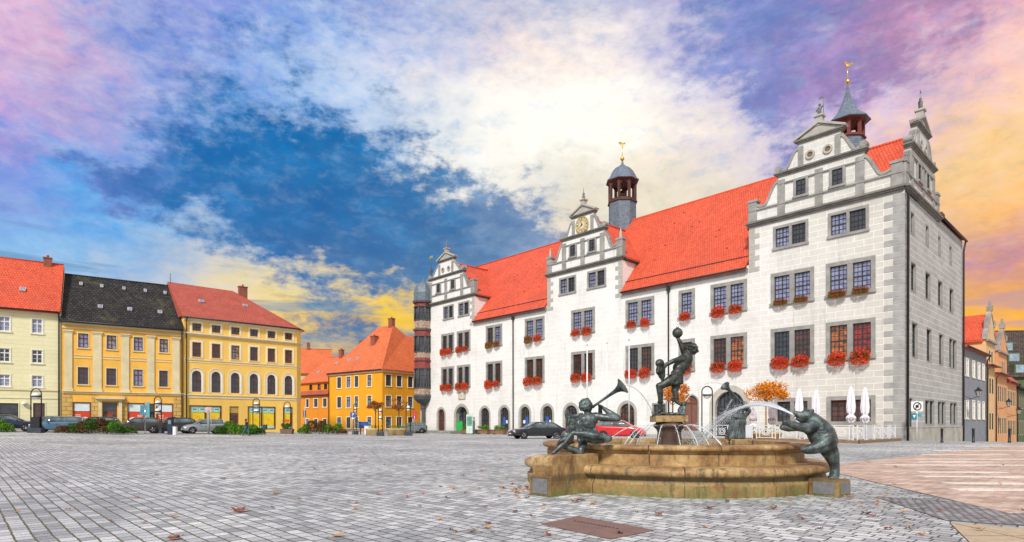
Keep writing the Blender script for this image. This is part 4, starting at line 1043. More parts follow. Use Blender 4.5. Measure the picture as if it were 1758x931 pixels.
for k, h in enumerate(sh):
    wo, _ = rect_window(H2, ((h[0] + h[1]) / 2, 0, h[2]), OUT, h[1] - h[0], h[3] - h[2], dict(SW, id='s2%d' % k, nx=1, nz=1, sash=RUST, sur=RUST, sill=0, bw=.07, t=.04))
    w_ = (h[1] - h[0]) / 2 - .1; hh = h[3] - h[2]
    q = MB(); q.box(-w_, w_, -.09, -.07, hh * .68, hh - .12); q.build('white_poster', M('white_poster', (.72, .80, .80), .5, 0, .08), wo)
    q = MB(); q.box(-w_, w_, -.09, -.07, .15, hh * .66); q.build('red_poster', RED_P, wo)
    q = MB(); n = 20; cx = (w_ - .42) * (-1 if k == 0 else 1 if k == 1 else -1); r_ = .42
    q.prism([(cx + r_ * math.cos(2 * PI * i / n), hh * .33 + r_ * math.sin(2 * PI * i / n)) for i in range(n)], -.068, -.06)
    q.build('white_disc', WHITE, wo)
    q = MB(); s_ = 1 if k != 1 else -1
    for i in range(4): q.box(min(s_ * .1, s_ * (.1 + .5 - .08 * i)), max(s_ * .1, s_ * (.1 + .5 - .08 * i)), -.068, -.062, hh * .55 - .16 * i - .06, hh * .55 - .16 * i)
    q.build('poster_print', WHITE, wo)
for k, h in enumerate(dr2):
    q = MB(); w = h[1] - h[0]
    q.box(h[0], h[1], .14, .18, h[2], h[3]); do = q.build('door', RUST if k == 0 else DKMETAL, H2)
    q = MB(); q.box(h[0] + .12, h[0] + w * .42, .12, .138, h[2] + 1.0, h[2] + 2.1); q.box(h[0] + w * .58, h[1] - .12, .12, .138, h[2] + 1.0, h[2] + 2.1); q.box(h[0] + .05, h[1] - .05, .12, .138, h[3] - .9, h[3] - .08); q.build('door_glass', G_DARK, do)
    if k == 0:
        q = MB(); q.box(h[0] + w / 2 - .22, h[0] + w / 2 + .22, .10, .139, h[2] + .9, h[2] + 2.1); q.build('door_panel', M('red_door_panel', (.38, .06, .02), .5), do)
q = MB(); q.box(2.9, 5.5, -.55, -.003, 3.9, 4.08); q.box(3.1, 5.3, -.4, -.003, 3.72, 3.897); q.box(3.15, 3.45, -.25, -.003, .2, 3.717); q.box(4.95, 5.25, -.25, -.003, .2, 3.717); q.build('door_surround', PL_SAND, H2)
for a, b in ((-10.86, -10.22), (-8.46, -7.7), (-5.95, -5.23), (-3.54, -2.86), (-1.11, -.4)):
    q = MB(); a += o2; b += o2
    q.box(a, b, -.10, -.003, 4.95, 10.75); q.box(a - .08, b + .08, -.16, -.003, 4.7, 4.947); q.box(a - .06, b + .06, -.15, -.003, 10.753, 10.9); q.box(a - .12, b + .12, -.22, -.003, 10.903, 11.02); q.build('pilaster', PL_SAND, H2)
q = MB(); q.box(.05, W2_, -.14, -.003, 4.45, 4.62); q.box(.05, W2_, -.24, -.003, 4.622, 4.697); q.box(.05, W2_, -.12, -.003, 11.2, 11.35); q.box(.05, W2_, -.3, -.003, 11.6, 11.8)
for a, b in ((-10.1, -8.55), (-7.6, -6.05), (-5.15, -3.64), (-2.76, -1.2)):
    q.box(a + o2, b + o2, -.05, -.003, 8.15, 8.25); q.box(a + o2, b + o2, -.05, -.003, 8.42, 8.5)
q.build('string_course', PL_SAND, H2)
for a, b in ((.1, .9), (2.55, 3.1), (5.3, 5.7), (10.15, 11.0)):
    q = MB()
    for j in range(9): q.box(a, b, -.03, -.003, .3 + .44 * j, .3 + .44 * j + .43)
    q.build('rusticated_blocks', brickmat('ochre_blocks', (.74, .48, .15), (.66, .42, .12), (.28, .17, .05), .8, .44, .03, noise=.12), H2)
pitched(H2, -.1, W2_ + .0, -.5, 12.4, 11.95, 18.0, TILE3)
gutter(H2, 0, W2_ - .1, -.55, 11.88, (W2_ - .15,), -.2)
for x in (3.3, 6.0, 8.9): hatch(H2, x, 1.6, 13.98, R(43), .45)
for x in (1.5, 3.4, 5.5, 7.6, 9.6): hatch(H2, x, 4.6, 16.8, R(43), .3)

# warm yellow corner house with arched first-floor windows
H3 = thing('town_house', 'bright yellow corner house with arched red windows and hipped salmon roof', 'house', (O3.x, O3.y, 0), math.atan2(d3.y, d3.x))
W3 = 14.05; cxs = [1.36, 3.45, 5.6, 7.78, 9.9, 12.06]
hs = [(c - .52, c + .52, 11.93, 12.9) for c in cxs] + [(c - .52, c + .52, 8.95, 10.72) for c in cxs]
har = [(c - .5, c + .5, 4.95, 7.4, .5) for c in cxs]
sh = [(.59, 4.03, .85, 3.4), (7.04, 10.39, .6, 3.4), (11.36, 12.54, .6, 3.4)]; dd = [(4.94, 6.01, .1, 3.35)]
body(H3, W3 - .9, 13, -.5, 13.5, hs + har + sh + dd, PL_YEL, 18.2, gr=False, gables=True)
q = MB(); q.quad((W3 - .9, 0, -.5), (W3, .9, -.5), (W3, .9, 13.5), (W3 - .9, 0, 13.5)); q.quad((W3, .9, -.5), (W3, 13, -.5), (W3, 13, 13.5), (W3, .9, 13.5)); q.build('wall', PL_YEL, H3, recalc=False)
for k, h in enumerate(hs): hwin(H3, *h, dict(SW, id='h3', sur=PL_YEL, sash=SASH_R, bw=.06, glass=rpick(G_DARK, G_SKY) if h[2] > 11 else rpick(G_BRN, G_DARK, G_BRN, G_CUR), nz=2 if h[2] > 11 else 4, sill=.05))
q = MB()
for h in hs:
    for a in ((h[0] - .17, h[0] - .005, h[2] - .17, h[3] + .17), (h[1] + .005, h[1] + .17, h[2] - .17, h[3] + .17), (h[0] - .003, h[1] + .003, h[3] + .005, h[3] + .17), (h[0] - .003, h[1] + .003, h[2] - .17, h[2] - .08)):
        q.box(a[0], a[1], -.045, -.003, a[2], a[3])
q.build('window_surrounds', TRIM_W, H3)
for c in cxs:
    arch_window(H3, (c, 0, 4.85), OUT, 1.42, 2.75, .21, .05, .18, TRIM_W, SASH_R, G_DARK, nx=2, nz=3)
    q = MB(); pts = [(c + .84 * math.cos(PI * k / 14), 6.95 + .84 * math.sin(PI * k / 14)) for k in range(15)]
    q.strip([(c + .84, 4.9)] + pts + [(c - .84, 4.9)], .09, -.05, -.003); q.build('arch_moulding', TRIM, H3)
q = MB()
for z, h, pr in ((13.1, .2, .12), (13.3, .2, .3), (11.45, .16, .12), (11.61, .12, .26), (8.6, .12, .07), (8.35, .1, .04), (4.25, .3, .06), (4.55, .1, .14)):
    q.box(0, W3 - .95 - pr * .3, -pr, -.003, z, z + h - .002)
    q.add([(W3 - .9 - .3 * pr, -pr, z), (W3 + pr, .9 - .3 * pr, z), (W3, .9, z), (W3 - .9, 0, z)] + [(W3 - .9 - .3 * pr, -pr, z + h - .002), (W3 + pr, .9 - .3 * pr, z + h - .002), (W3, .9, z + h - .002), (W3 - .9, 0, z + h - .002)],
          [(0, 1, 2, 3), (4, 5, 6, 7), (0, 1, 5, 4), (1, 2, 6, 5), (2, 3, 7, 6), (3, 0, 4, 7)])
q.build('string_course', TRIM, H3)
SHOPG = M('shop_display', (.60, .62, .02), .25, 0, 1., 1.3, col2=(.75, .28, .02), emit=.25)
SIGN = M('shop_sign_panel', (.40, .70, .66), .5, 0, .15)
for k, h in enumerate(sh):
    w = h[1] - h[0]; hh = h[3] - h[2]
    wo, _ = rect_window(H3, ((h[0] + h[1]) / 2, 0, h[2]), OUT, w, hh, dict(SW, id='s3%d' % k, lights=2 if w > 2 else 1, nx=1, nz=1, sash=SASH_R, sur=SASH_R, sill=0, bw=.09, glass=SHOPG, t=.05))
    n = 4 if w > 2 else 1
    for i in range(n):
        x0 = -w / 2 + .12 + (w - .24) * i / n; x1 = x0 + (w - .24) / n - .08
        q = MB(); q.box(x0, x1, -.09, -.06, hh - .75, hh - .12); so = q.build('sign_panel', SIGN, wo)
        q = MB(); tw = (x1 - x0) * .6; 
        for j in range(5): q.box((x0 + x1) / 2 - tw / 2 + tw * j / 5, (x0 + x1) / 2 - tw / 2 + tw * j / 5 + tw * .15, -.058, -.05, hh - .5, hh - .5 + .12)
        q.build('sign_lettering', M('dark_green_letters', (.03, .16, .12), .6), so)
    q = MB(); q.box(-w / 2 + .1, w / 2 - .1, -.088, -.06, .1, .38 if k else .2); q.build('lower_band', SIGN, wo)
q = MB(); q.box(4.94, 6.01, .12, .16, .1, 2.5); do = q.build('door', RUST, H3); q = MB(); q.box(4.98, 5.97, .12, .16, 2.55, 3.3); q.build('fanlight', M('fanlight', (.45, .33, .08), .3), do); q = MB(); q.box(5.15, 5.8, .105, .119, 1.0, 2.3); q.build('door_glass', G_BRN, do)
r = MB(); e = .45
r.add([(-.25, -e, 13.5), (W3 - .7, -e, 13.5), (W3 + e, .8, 13.5), (W3 + e, 13.4, 13.5), (-.25, 13.4, 13.5), (-.25, 6.2, 18.5), (7.3, 6.2, 18.5),
       (-.25, -e, 13.35), (W3 - .7, -e, 13.35), (W3 + e, .8, 13.35), (W3 + e, 13.4, 13.35)],
      [(0, 1, 6, 5), (1, 2, 6), (2, 3, 6), (3, 4, 5, 6), (0, 5, 4), (0, 7, 8, 1), (1, 8, 9, 2), (2, 9, 10, 3), (7, 8, 9, 10)])
r.build('roof', TILE2, H3)
gutter(H3, -.1, W3 - .7, -.5, 13.42, (.25,), -.2)
chimney(H3, 8.3, 5.6, 17.4, 19.0, 1.0, .6); hatch(H3, 2.6, 2.8, 15.98, R(37), .6); hatch(H3, 7.8, 3.2, 16.2, R(37), .55)
q = MB(); q.tube([(.0, 6, 18.2), (.0, 6, 19.5)], .03, 6); q.build('lightning_rod', DKMETAL, H3)

# golden corner house beyond the square
GC_ = Vector((-19.97, 92.0)); dl = Vector((-.7857, .6186)); dr_ = Vector((.6738, .7389))
gp = GC_ + dl * 13.8
H4 = thing('corner_house', 'deep golden corner house under a tall steep orange roof with chimneys', 'house', (gp.x, gp.y, 0), math.atan2(-dl.y, -dl.x))
SWG = dict(SW, id='g', sur=TRIM_W, bw=.10, sash=SASH, glass=rpick(G_DARK, G_DARK, G_SKY, G_CUR), nz=3, sill=.04, proud=.05)
gw = [(11.61, 10.29), (9.09, 7.81), (6.95, 5.8), (3.74, 2.5)]; gh = []
for a, b in gw:
    a, b = 13.8 - a, 13.8 - b
    gh += [(a, b, 7.1, 9.05), (a, b, 3.85, 5.8), (a, b, .5, 2.45)]
b_ = MB(); wall(b_, 0, 13.8, -.5, 9.8, gh, F0(), depth=.2)
gr = [(.55, 1.85), (2.75, 4.0), (5.1, 6.35)]
gh2 = [(a, b, z0, z1) for a, b in gr for z0, z1 in ((7.1, 9.0), (3.85, 5.75), (.5, 2.45))]
wall(b_, 0, 9.5, -.5, 9.8, gh2, ((13.8, 0), (0, 1), (1, 0)), depth=.2)
b_.quad((0, 0, -.5), (0, 12, -.5), (0, 12, 9.8), (0, 0, 9.8)); b_.quad((0, 12, -.5), (13.8, 12, -.5), (13.8, 12, 9.8), (0, 12, 9.8)); b_.quad((13.8, 9.5, -.5), (13.8, 12, -.5), (13.8, 12, 9.8), (13.8, 9.5, 9.8))
b_.build('wall', PL_GOLD, H4, recalc=False)
for h in gh: hwin(H4, *h, SWG)
for a, b, z0, z1 in gh2: rect_window(H4, (13.8, (a + b) / 2, z0), R(-90), b - a, z1 - z0, SWG)
r = MB(); zt = 17.6
r.add([(-.4, -.4, 9.75), (14.2, -.4, 9.75), (14.2, 22.4, 9.75), (-.4, 22.4, 9.75), (6.2, 5.4, zt), (10.0, 5.4, zt), (10.2, 8.0, 16.1), (10.2, 22.0, 16.1), (-.4, -.4, 9.55), (14.2, -.4, 9.55), (14.2, 22.4, 9.55), (-.4, 22.4, 9.55)],
      [(0, 1, 5, 4), (1, 6, 5), (1, 2, 7, 6), (2, 3, 7), (3, 0, 4), (3, 4, 6, 7), (4, 5, 6), (0, 8, 9, 1), (1, 9, 10, 2), (8, 11, 10, 9), (3, 11, 8, 0), (2, 10, 11, 3)])
r.build('roof', TILE4, H4)
q = MB(); q.box(0, 13.85, -.22, -.003, 9.3, 9.5); q.box(13.803, 14.05, -.2, 12, 9.3, 9.5); q.build('eaves_cornice', TRIM, H4)
q = MB(); q.box(0, 13.83, -.04, -.003, -.5, .3); q.box(13.803, 13.84, 0, 12, -.5, .3); q.build('plinth', STONE_L, H4)
chimney(H4, 9.6, 5.4, 17.0, 18.6, .9, .7); chimney(H4, 7.9, 3.2, 12.9, 15.6, 1., .8); chimney(H4, 2.7, 4.8, 12.4, 15.4, .9, .7); chimney(H4, 10.4, 13, 15.5, 17.5, 1.4, .8)
for x, y, z in ((3.8, 1.3, 11.8), (6.0, 1.3, 11.8), (4.5, 3.0, 13.9), (9.0, 4.2, 15.6)): hatch(H4, x, y, z + .1, R(52), .7)
gutter(H4, 0, 14, -.45, 9.65, (.1,), 0)
# low orange house attached on its left
sp_ = GC_ + dl * 23.5
H5 = thing('town_house', 'small orange house with a red tiled skirt roof beside the golden corner house', 'house', (sp_.x, sp_.y, 0), math.atan2(-dl.y, -dl.x))
sm_ = [(20.63, 19.6), (18.25, 16.95), (15.61, 14.33)]; sh_ = []
for a, b in sm_:
    a, b = 23.5 - a, 23.5 - b
    sh_ += [(a, b, 4.08, 5.68), (a, b, .85, 2.2)]
body(H5, 9.68, 10, -.5, 6.3, sh_, PL_ORG, None)
for h in sh_: hwin(H5, *h, dict(SWG, id='g5', nz=2))
q = MB(); wall(q, 0, 9.65, 7.0, 8.6, [(2.8, 3.6, 7.3, 8.15), (5.3, 6.1, 7.3, 8.15), (7.2, 8.0, 7.3, 8.15)], F0((0, .8)), depth=.2); q.build('upper_wall', PL_ORG, H5, recalc=False)
for a in (2.8, 5.3, 7.2): hwin(H5, a, a + .8, 7.3, 8.15, dict(SWG, id='g6', bw=.05, nz=1, sur=SASH), y=.8)
q = MB(); q.add([(-.1, -.35, 6.25), (9.68, -.35, 6.25), (9.68, .85, 7.1), (-.1, .85, 7.1), (-.1, -.35, 6.1), (9.68, -.35, 6.1)], [(0, 1, 2, 3), (0, 4, 5, 1)]); q.build('skirt_roof', TILE2, H5)
pitched(H5, -.2, 9.68, .4, 10, 8.6, 13.4, TILE4, hipl=2.5); chimney(H5, 6.2, 5.0, 12.8, 14.4, .8, .6); hatch(H5, 3.4, 2.2, 10.4, R(45), .6); hatch(H5, 6.8, 3.6, 11.9, R(45), .6)
gutter(H5, 0, 9.6, -.4, 6.2)
# roofs seen behind
rp = GC_ + dr_ * 24
H6 = thing('town_house', 'orange-roofed house with a brick chimney beyond the golden corner house beside the tower bay', 'house', (rp.x, rp.y, 0), math.atan2(dr_.y, dr_.x))
body(H6, 16, 12, -.5, 9, [], PL_GOLD, 15.5); pitched(H6, -.3, 16.3, -.4, 12.4, 9, 15.4, TILE4); chimney(H6, 1.6, 5, 14.5, 16.5, 1.3, .8)
rp = Vector((-42, 108))
H7 = thing('town_house', 'far gabled house whose orange roof shows just right of the yellow corner house', 'house', (rp.x, rp.y, 0), R(20))
body(H7, 9, 9, -.5, 10.6, [], PL_SAND, 15.4); pitched(H7, -.3, 9.3, -.4, 9.4, 10.6, 15.6, TILE4); chimney(H7, 5, 4.5, 14.8, 16.5)

# ------------------------------------------------------------------ street on the right
E0 = Vector((29.06, 44.2)); ed = Vector((.7302, .6832)); eang = math.atan2(ed.y, ed.x)
def street_house(name, label, s0, w, d, z0, ze, zr, plaster, roof, hs, style, ridge_along=True):
    p = E0 + ed * s0
    root = thing(name, label, 'house', (p.x, p.y, 0), eang)
    body(root, w, d, z0, ze, hs, plaster, zr if ridge_along else None)
    for h in hs: hwin(root, *h, style)
    if ridge_along:
        pitched(root, -.15, w - .02, -.4, d + .4, ze, zr, roof)
        gutter(root, 0, w - .1, -.45, ze - .08, (w - .12,), z0)
    return root
PL_GREY = M('grey_plaster', (.24, .25, .28), .9, 0, .14, 1.2, .1, 20)
PL_PEACH = M('peach_plaster', (.72, .46, .22), .9, 0, .1, .8, .1, 20)
PL_ORNG = M('apricot_plaster', (.70, .34, .15), .9, 0, .1, .8, .1, 20)
SWS = dict(SW, id='st', sur=TRIM_W, bw=.12, proud=.03, depth=.08, nz=3, sill=.04)
gh_ = [(a - 19.92, b - 19.92, z0, z1) for a, b in ((20.05, 21.0), (21.7, 22.85), (24.7, 26.0), (27.4, 28.75), (30.0, 31.2)) for z0, z1 in ((6.0, 7.8), (1.75, 3.7))]
SH1 = street_house('street_house', 'plain grey plastered house with white framed windows joined to the town hall', 19.92, 12.2, 7, -1.5, 8.85, 11.3, PL_GREY, TILE2, gh_, SWS)
def gabled(label, s0, w, z0, ze, zp, hs, hs2, plaster, dd=26, gw=None, goff=0.):
    p = E0 + ed * s0; root = thing('gabled_house', label, 'house', (p.x, p.y, 0), eang); gw = gw or w
    b = MB(); wall(b, 0, w, z0, ze, hs, F0(), depth=.2); b.quad((0, 0, z0), (0, 11, z0), (0, 11, ze + 2), (0, 0, ze)); b.quad((w, 0, z0), (w, 11, z0), (w, 11, ze), (w, 0, ze)); b.quad((0, 11, z0), (w, 11, z0), (w, 11, ze), (0, 11, ze))
    g0, g1 = goff, goff + gw
    wall(b, g0, g1, ze, ze + 2.7, hs2, F0(), depth=.2); b.quad((g0, 0, ze), (g0, dd, ze), (g0, dd, ze + 2.7), (g0, 0, ze + 2.7)); b.quad((g1, 0, ze), (g1, dd, ze), (g1, dd, ze + 2.7), (g1, 0, ze + 2.7))
    b.build('wall', plaster, root, recalc=False)
    for h in hs + hs2: hwin(root, *h, dict(SWS, id='gb', bw=.06, sur=TRIM, proud=.012, depth=.06, sill=0, sash=SASH))
    zc = ze + 2.7; c = (g0 + g1) / 2; h2 = gw / 2
    out = [(c + x, z) for x, z in ((h2, zc), (h2 - .1, zc + .5), (h2 * .62, zc + (zp - zc) * .35), (h2 * .6, zc + (zp - zc) * .55), (h2 * .3, zc + (zp - zc) * .75), (.25, zp - .3), (.25, zp + .3))]
    out = out + [(2 * c - x, z) for x, z in out[::-1]]
    b = MB(); b.prism(out, -.05, .3); b.build('gable', plaster, root)
    b = MB(); b.strip([(x, z) for x, z in out[:6]], -.22, -.12, .35); b.strip([(x, z) for x, z in out[8:]], -.22, -.12, .35); b.box(g0 - .15, g1 + .15, -.3, -.003, zc - .15, zc + .05); b.box(c - .3, c + .3, -.2, .35, zp + .1, zp + .7); b.box(c - .12, c + .12, -.05, .2, zp + .7, zp + 1.3)
    for s_ in (-1, 1):
        b.box(c + s_ * h2 * .6 - .18, c + s_ * h2 * .6 + .18, -.2, .3, zc + (zp - zc) * .55, zc + (zp - zc) * .55 + .7)
    b.build('gable_trim', STONE, root)
    r = MB(); r.add([(g0 - .3, .25, zc), (c, .25, zp - .2), (g1 + .3, .25, zc), (g0 - .3, dd, zc), (c, dd, zp - .2), (g1 + .3, dd, zc), (g0 - .3, .25, zc - .2), (g1 + .3, .25, zc - .2), (g0 - .3, dd, zc - .2), (g1 + .3, dd, zc - .2)],
                 [(0, 1, 4, 3), (1, 2, 5, 4), (0, 6, 7, 2, 1), (0, 3, 8, 6), (2, 7, 9, 5), (6, 8, 9, 7)]); r.build('roof', TILE, root)
    r = MB(); r.box(-.05, w + .02, -.5, .6, ze - .12, ze); r.build('eave_roof', TILE2, root); gutter(root, 0, w, -.55, ze - .1, (.12,), z0)
    return root
yh = [(a - 32.2, b - 32.2, z0, z1) for a, b in ((32.4, 33.5), (34.0, 35.1), (35.6, 36.7)) for z0, z1 in ((4.65, 6.5), (.55, 2.55))]
gabled('peach yellow house with a stepped curly gable, first after the grey one', 32.15, 5.4, -1.8, 7.9, 14.0, yh, [(1.6, 2.5, 8.2, 9.6), (3.1, 4.0, 8.2, 9.6)], PL_PEACH)
oh = [(a, a + .9, z0, z1) for a in (.5, 1.9, 3.2, 4.6, 6.0, 7.3) for z0, z1 in ((3.9, 5.9), (0, 2.1))]
gabled('apricot orange house with a curly gable, second after the grey one', 37.6, 8.6, -2.2, 7.3, 12.9, oh, [(4.6, 5.4, 7.5, 9.0), (6.0, 6.8, 7.5, 9.0)], PL_ORNG, gw=6.2, goff=2.4)
oh2 = [(a, a + .9, z0, z1) for a in (.5, 1.9, 3.2, 4.6, 6.0) for z0, z1 in ((3.6, 5.6), (-.3, 1.8))]
SH4 = street_house('street_house', 'apricot house farther down the right street with a red roof', 46.3, 8.0, 8, -2.6, 6.7, 11.2, PL_ORNG, TILE2, oh2, dict(SWS, id='s4', sur=TRIM, bw=.06, proud=.012, depth=.06, sill=0, sash=SASH))
TILE5 = brickmat('brown_black_roof', (.15, .10, .07), (.06, .045, .04), (.02, .015, .012), .34, .36, .05, rough=.9, noise=.3, bump=.9, dist=.05, tilebump=True, dirt=((.16, .12, .08), .5))
PL_GREEN = M('dark_green_plaster', (.10, .13, .05), .9, 0, .2, 1.2)
SH5 = street_house('street_house', 'dark green house at the far end of the right street', 54.4, 8.4, 9, -3, 6.2, 9.5, PL_GREEN, TILE3, [(a, a + 1, z0, z0 + 2) for a in (1, 3, 5, 7) for z0 in (3.4, -.3)], dict(SWS, id='s5', sur=TRIM, bw=.06, proud=.012, depth=.06, sill=0, sash=SASH))
rp = E0 + ed * 57 + Vector((-8.0, 8.8))
H8 = thing('town_house', 'big dark brown roofed house with skylights rising behind the apricot houses', 'house', (rp.x, rp.y, 0), R(-5))
body(H8, 22, 14, -3, 8.5, [], PL_GREEN, 16.4); pitched(H8, -.3, 22.3, -.5, 14.5, 8.5, 16.4, TILE5)
for k, (x, z) in enumerate(((14.6, 9.6), (14.9, 11.5), (15.2, 13.4))):
    y = -.5 + (z - 8.5) * .95 - .5; q = MB(); q.box(x - .9, x + .9, y - .1, y + 2, z - .8, z + .75); do = q.build('dormer', PL_GREEN, H8)
    q = MB(); q.add([(x - .7, y - .13, z - .55), (x + .7, y - .13, z - .55), (x + .7, y - .13, z + .6), (x - .7, y - .13, z + .6), (x - .7, y - .17, z - .55), (x + .7, y - .17, z - .55), (x + .7, y - .17, z + .6), (x - .7, y - .17, z + .6)], [(0, 1, 2, 3), (4, 5, 6, 7), (0, 1, 5, 4), (1, 2, 6, 5), (2, 3, 7, 6), (3, 0, 4, 7)]); q.build('pane', glassmat('pale_sky_glass', (.35, .48, .58)), do)

# ------------------------------------------------------------------ vegetation
def crown(mb, c, rx, ry, rz, n, size, clumps=14, seed=1, flat=.0, hole=0.):
    rnd = random.Random(seed); cs = []
    for i in range(clumps):
        while True:
            p = Vector([rnd.uniform(-1, 1) for _ in range(3)])
            if hole < p.length < 1: break
        if flat and p.z < 0: p.z *= flat
        cs.append((p, rnd.uniform(.28, .48)))
    for i in range(n):
        p, r_ = rnd.choice(cs)
        d = Vector((rnd.gauss(0, 1), rnd.gauss(0, 1), rnd.gauss(0, 1))).normalized() * r_ * rnd.random() ** .35
        q_ = p * .8 + d
        mb.blade((c[0] + q_.x * rx, c[1] + q_.y * ry, c[2] + q_.z * rz), size * rnd.uniform(.6, 1.3), rnd=rnd)
BARK = M('bark', (.16, .09, .05), .9, 0, .3, 6, .4, 20)
ORL = leafmat('autumn_leaves', (.50, .12, .006), (.84, .30, .015), (.92, .52, .06), .35)
BRL = leafmat('rust_leaves', (.20, .06, .015), (.38, .12, .02), (.50, .22, .04), .3)
GRN = leafmat('green_leaves', (.028, .07, .012), (.06, .15, .018), (.12, .22, .03))
GRN2 = leafmat('bright_green_leaves', (.05, .15, .01), (.12, .30, .02), (.22, .38, .04))
BRN = leafmat('brown_twigs', (.10, .05, .025), (.20, .09, .035), (.16, .15, .05))
REDF = leafmat('red_blossoms', (.62, .012, .006), (.85, .045, .012), (.90, .14, .03), .2)
GREENISH = leafmat('geranium_leaves', (.05, .10, .012), (.12, .18, .02), (.25, .20, .02))


def tree(label, x, y, zc, rx, rz, trunk_z0, n, size, seed, mat=ORL, lean=0., r0=.07, group=None, clumps=16, name='autumn_tree', tm=None):
    t = thing(name, label, 'tree', (x, y, trunk_z0), 0, group); h = zc - trunk_z0
    b = MB(); b.tube([(0, 0, 0), (lean * .5, 0, h * .35), (lean, 0, h * .72), (lean, 0, h + rz * .4)], [r0 * 1.3, r0, r0 * .85, r0 * .3], 8)
    rnd = random.Random(seed)
    for k in range(9):
        a_ = k * 2.4 + rnd.random(); L_ = rx * rnd.uniform(.5, .85)
        z_ = h * .72 + k * .05; b.tube([(lean, 0, z_), (lean + math.cos(a_) * L_ * .5, math.sin(a_) * L_ * .5, z_ + rz * .35), (lean + math.cos(a_) * L_, math.sin(a_) * L_, z_ + rz * rnd.uniform(.5, 1.1))], [r0 * .5, r0 * .3, r0 * .12], 5)
    b.build('trunk', tm or BARK, t)
    c = MB(); crown(c, (lean, 0, h), rx, rx, rz, n, size, clumps, seed); c.build('crown', mat, t, uv=False, recalc=False)
    return t


tree('small clipped tree with a round orange crown right behind the climbing bronze man', 12.65, 47, 3.75, 1.25, 1.1, 0, 1700, .10, 3, group='orange autumn trees in front of the town hall', clumps=18)
tree('broad umbrella-shaped orange tree growing from the round stone planter', 18.8, 44.2, 3.55, 1.5, .95, .5, 2400, .10, 5, group='orange autumn trees in front of the town hall', clumps=26, tm=M('pale_bark', (.42, .26, .14), .9, 0, .2, 6))
SAND = M('sandstone_planter', (.50, .35, .16), .85, 0, .2, 2.2, .3, 15)
def planter(label, x, y, r, h, plants, z=0., group=None, sides=24, seed=1):
    t = thing('planter', label, 'planter', (x, y, z), 0, group)
    b = MB(); b.lathe([(r * .9, 0), (r, .05), (r, h * .75), (r * 1.05, h * .8), (r * 1.05, h), (r * .9, h), (r * .9, h - .1), (0.001, h - .1)], seg=sides, smooth=sides > 12); b.build('bowl', SAND, t)
    if plants:
        c = MB(); rnd = random.Random(seed)
        for i in range(plants):
            a_ = rnd.random() * 6.28; rr = r * .9 * math.sqrt(rnd.random()); c.blade((rr * math.cos(a_), rr * math.sin(a_), h + rnd.random() * .35), .08, rnd=rnd)
        c.build('foliage', GRN2, t, uv=False, recalc=False)
    return t
planter('round sandstone planter ring at the foot of the broad orange tree', 18.8, 44.2, 1.05, .62, 60)
planter('pale stone planter at the foot of the thin small tree nearer the tower bay', -12.6, 66, 1.15, .75, 220, gz(-12.6, 66), 'stone planters by the tower bay', seed=3)
planter('pale stone planter behind the two-headed lamp, farther from the tower bay', -15.3, 66.5, .95, .75, 120, gz(-15, 66), 'stone planters by the tower bay', seed=4)
tree('small rust-brown tree nearer the tower bay, thin and see-through', -12.5, 66, 3.35, 1.25, .75, .6, 420, .10, 11, mat=BRL, group='rust-brown trees in stone planters', clumps=12)
tree('small rust-brown tree behind the two-headed lamp with a dense round crown', -15.2, 66.5, 3.35, 1.05, .65, .6, 1100, .10, 12, mat=BRL, group='rust-brown trees in stone planters', clumps=14)


def bed(label, u0, u1, Y, h, seed, mix=(GRN, GRN2, BRN), n=1500, name='shrub_bed', top=0.):
    """long low planting bed; u0,u1 are x extents in metres"""
    x0, x1 = u0, u1; xm = (x0 + x1) / 2; L_ = (x1 - x0); z = gz(xm, Y)
    t = thing(name, label, 'shrubs', (xm, Y, z), 0)
    rnd = random.Random(seed); k = max(3, int(L_ / .55)); mbs = [MB() for _ in mix]
    for i in range(k):
        fx = (i + .5) / k; cx = -L_ / 2 + L_ * fx; env = math.sin(PI * min(max(fx, .06), .94)) ** .5
        mi = rnd.choices(range(len(mix)), [3, 3, 2][:len(mix)])[0]; hh = h * env * rnd.uniform(.62, 1.2); cy = rnd.uniform(-.5, .5)
        for j in range(int(n * 2.2) // k):
            a_ = rnd.random() * 6.28; ph = rnd.random() ** .6; rr = .62 * rnd.random() ** .4
            zz = hh * ph; q_ = math.sqrt(max(0, 1 - (zz / max(hh, .01)) ** 2 * .8))
            mbs[mi].blade((cx + rr * q_ * math.cos(a_) * 1.1, cy + rr * q_ * math.sin(a_), zz * .95 + .03), .095 * rnd.uniform(.6, 1.5), asp=.6, rnd=rnd)
    for m_, mt in zip(mbs, mix):
        if m_.v: m_.build('foliage' if mt is not BRN else 'dry_stems', mt, t, uv=False, recalc=False)
    return t
px = lambda u, Y: (u - 879) / 1025 * Y
bed('green shrub bed in front of the dark blue car at the left edge', -45.3, -42.6, 51.0, 1.05, 1)
bed('long tangled bed of green shrubs and dry brown stems between the blue and brown cars', px(108, 52), px(224, 52), 52.0, 1.35, 2, n=3600)
bed('shrub bed with tall dry stems beside the walking person in the dark coat', px(374, 58), px(417, 58), 58.0, 1.45, 3, n=2200)
bed('small green bush under the shop window right of the person in the dark coat', px(427, 60), px(446, 60), 60.0, 1.0, 4, mix=(GRN2, GRN), n=900)
bed('long green shrub bed in front of the small orange house', px(514, 68), px(592, 68), 68.0, 1.55, 5, n=2600)
pb = thing('planter', 'dark planter box with red-tipped plants before the yellow corner shop', 'planter', (px(493, 66), 66, gz(px(493, 66), 66)))
q = MB(); q.prism([(-.6, 0), (.6, 0), (.68, .55), (-.68, .55)], -.35, .35); q.build('box', M('brown_planter', (.16, .10, .06), .8), pb)
q = MB(); crown(q, (0, 0, .95), .7, .35, .5, 500, .09, 10, 9); q.build('foliage', GRN, pb, uv=False, recalc=False)
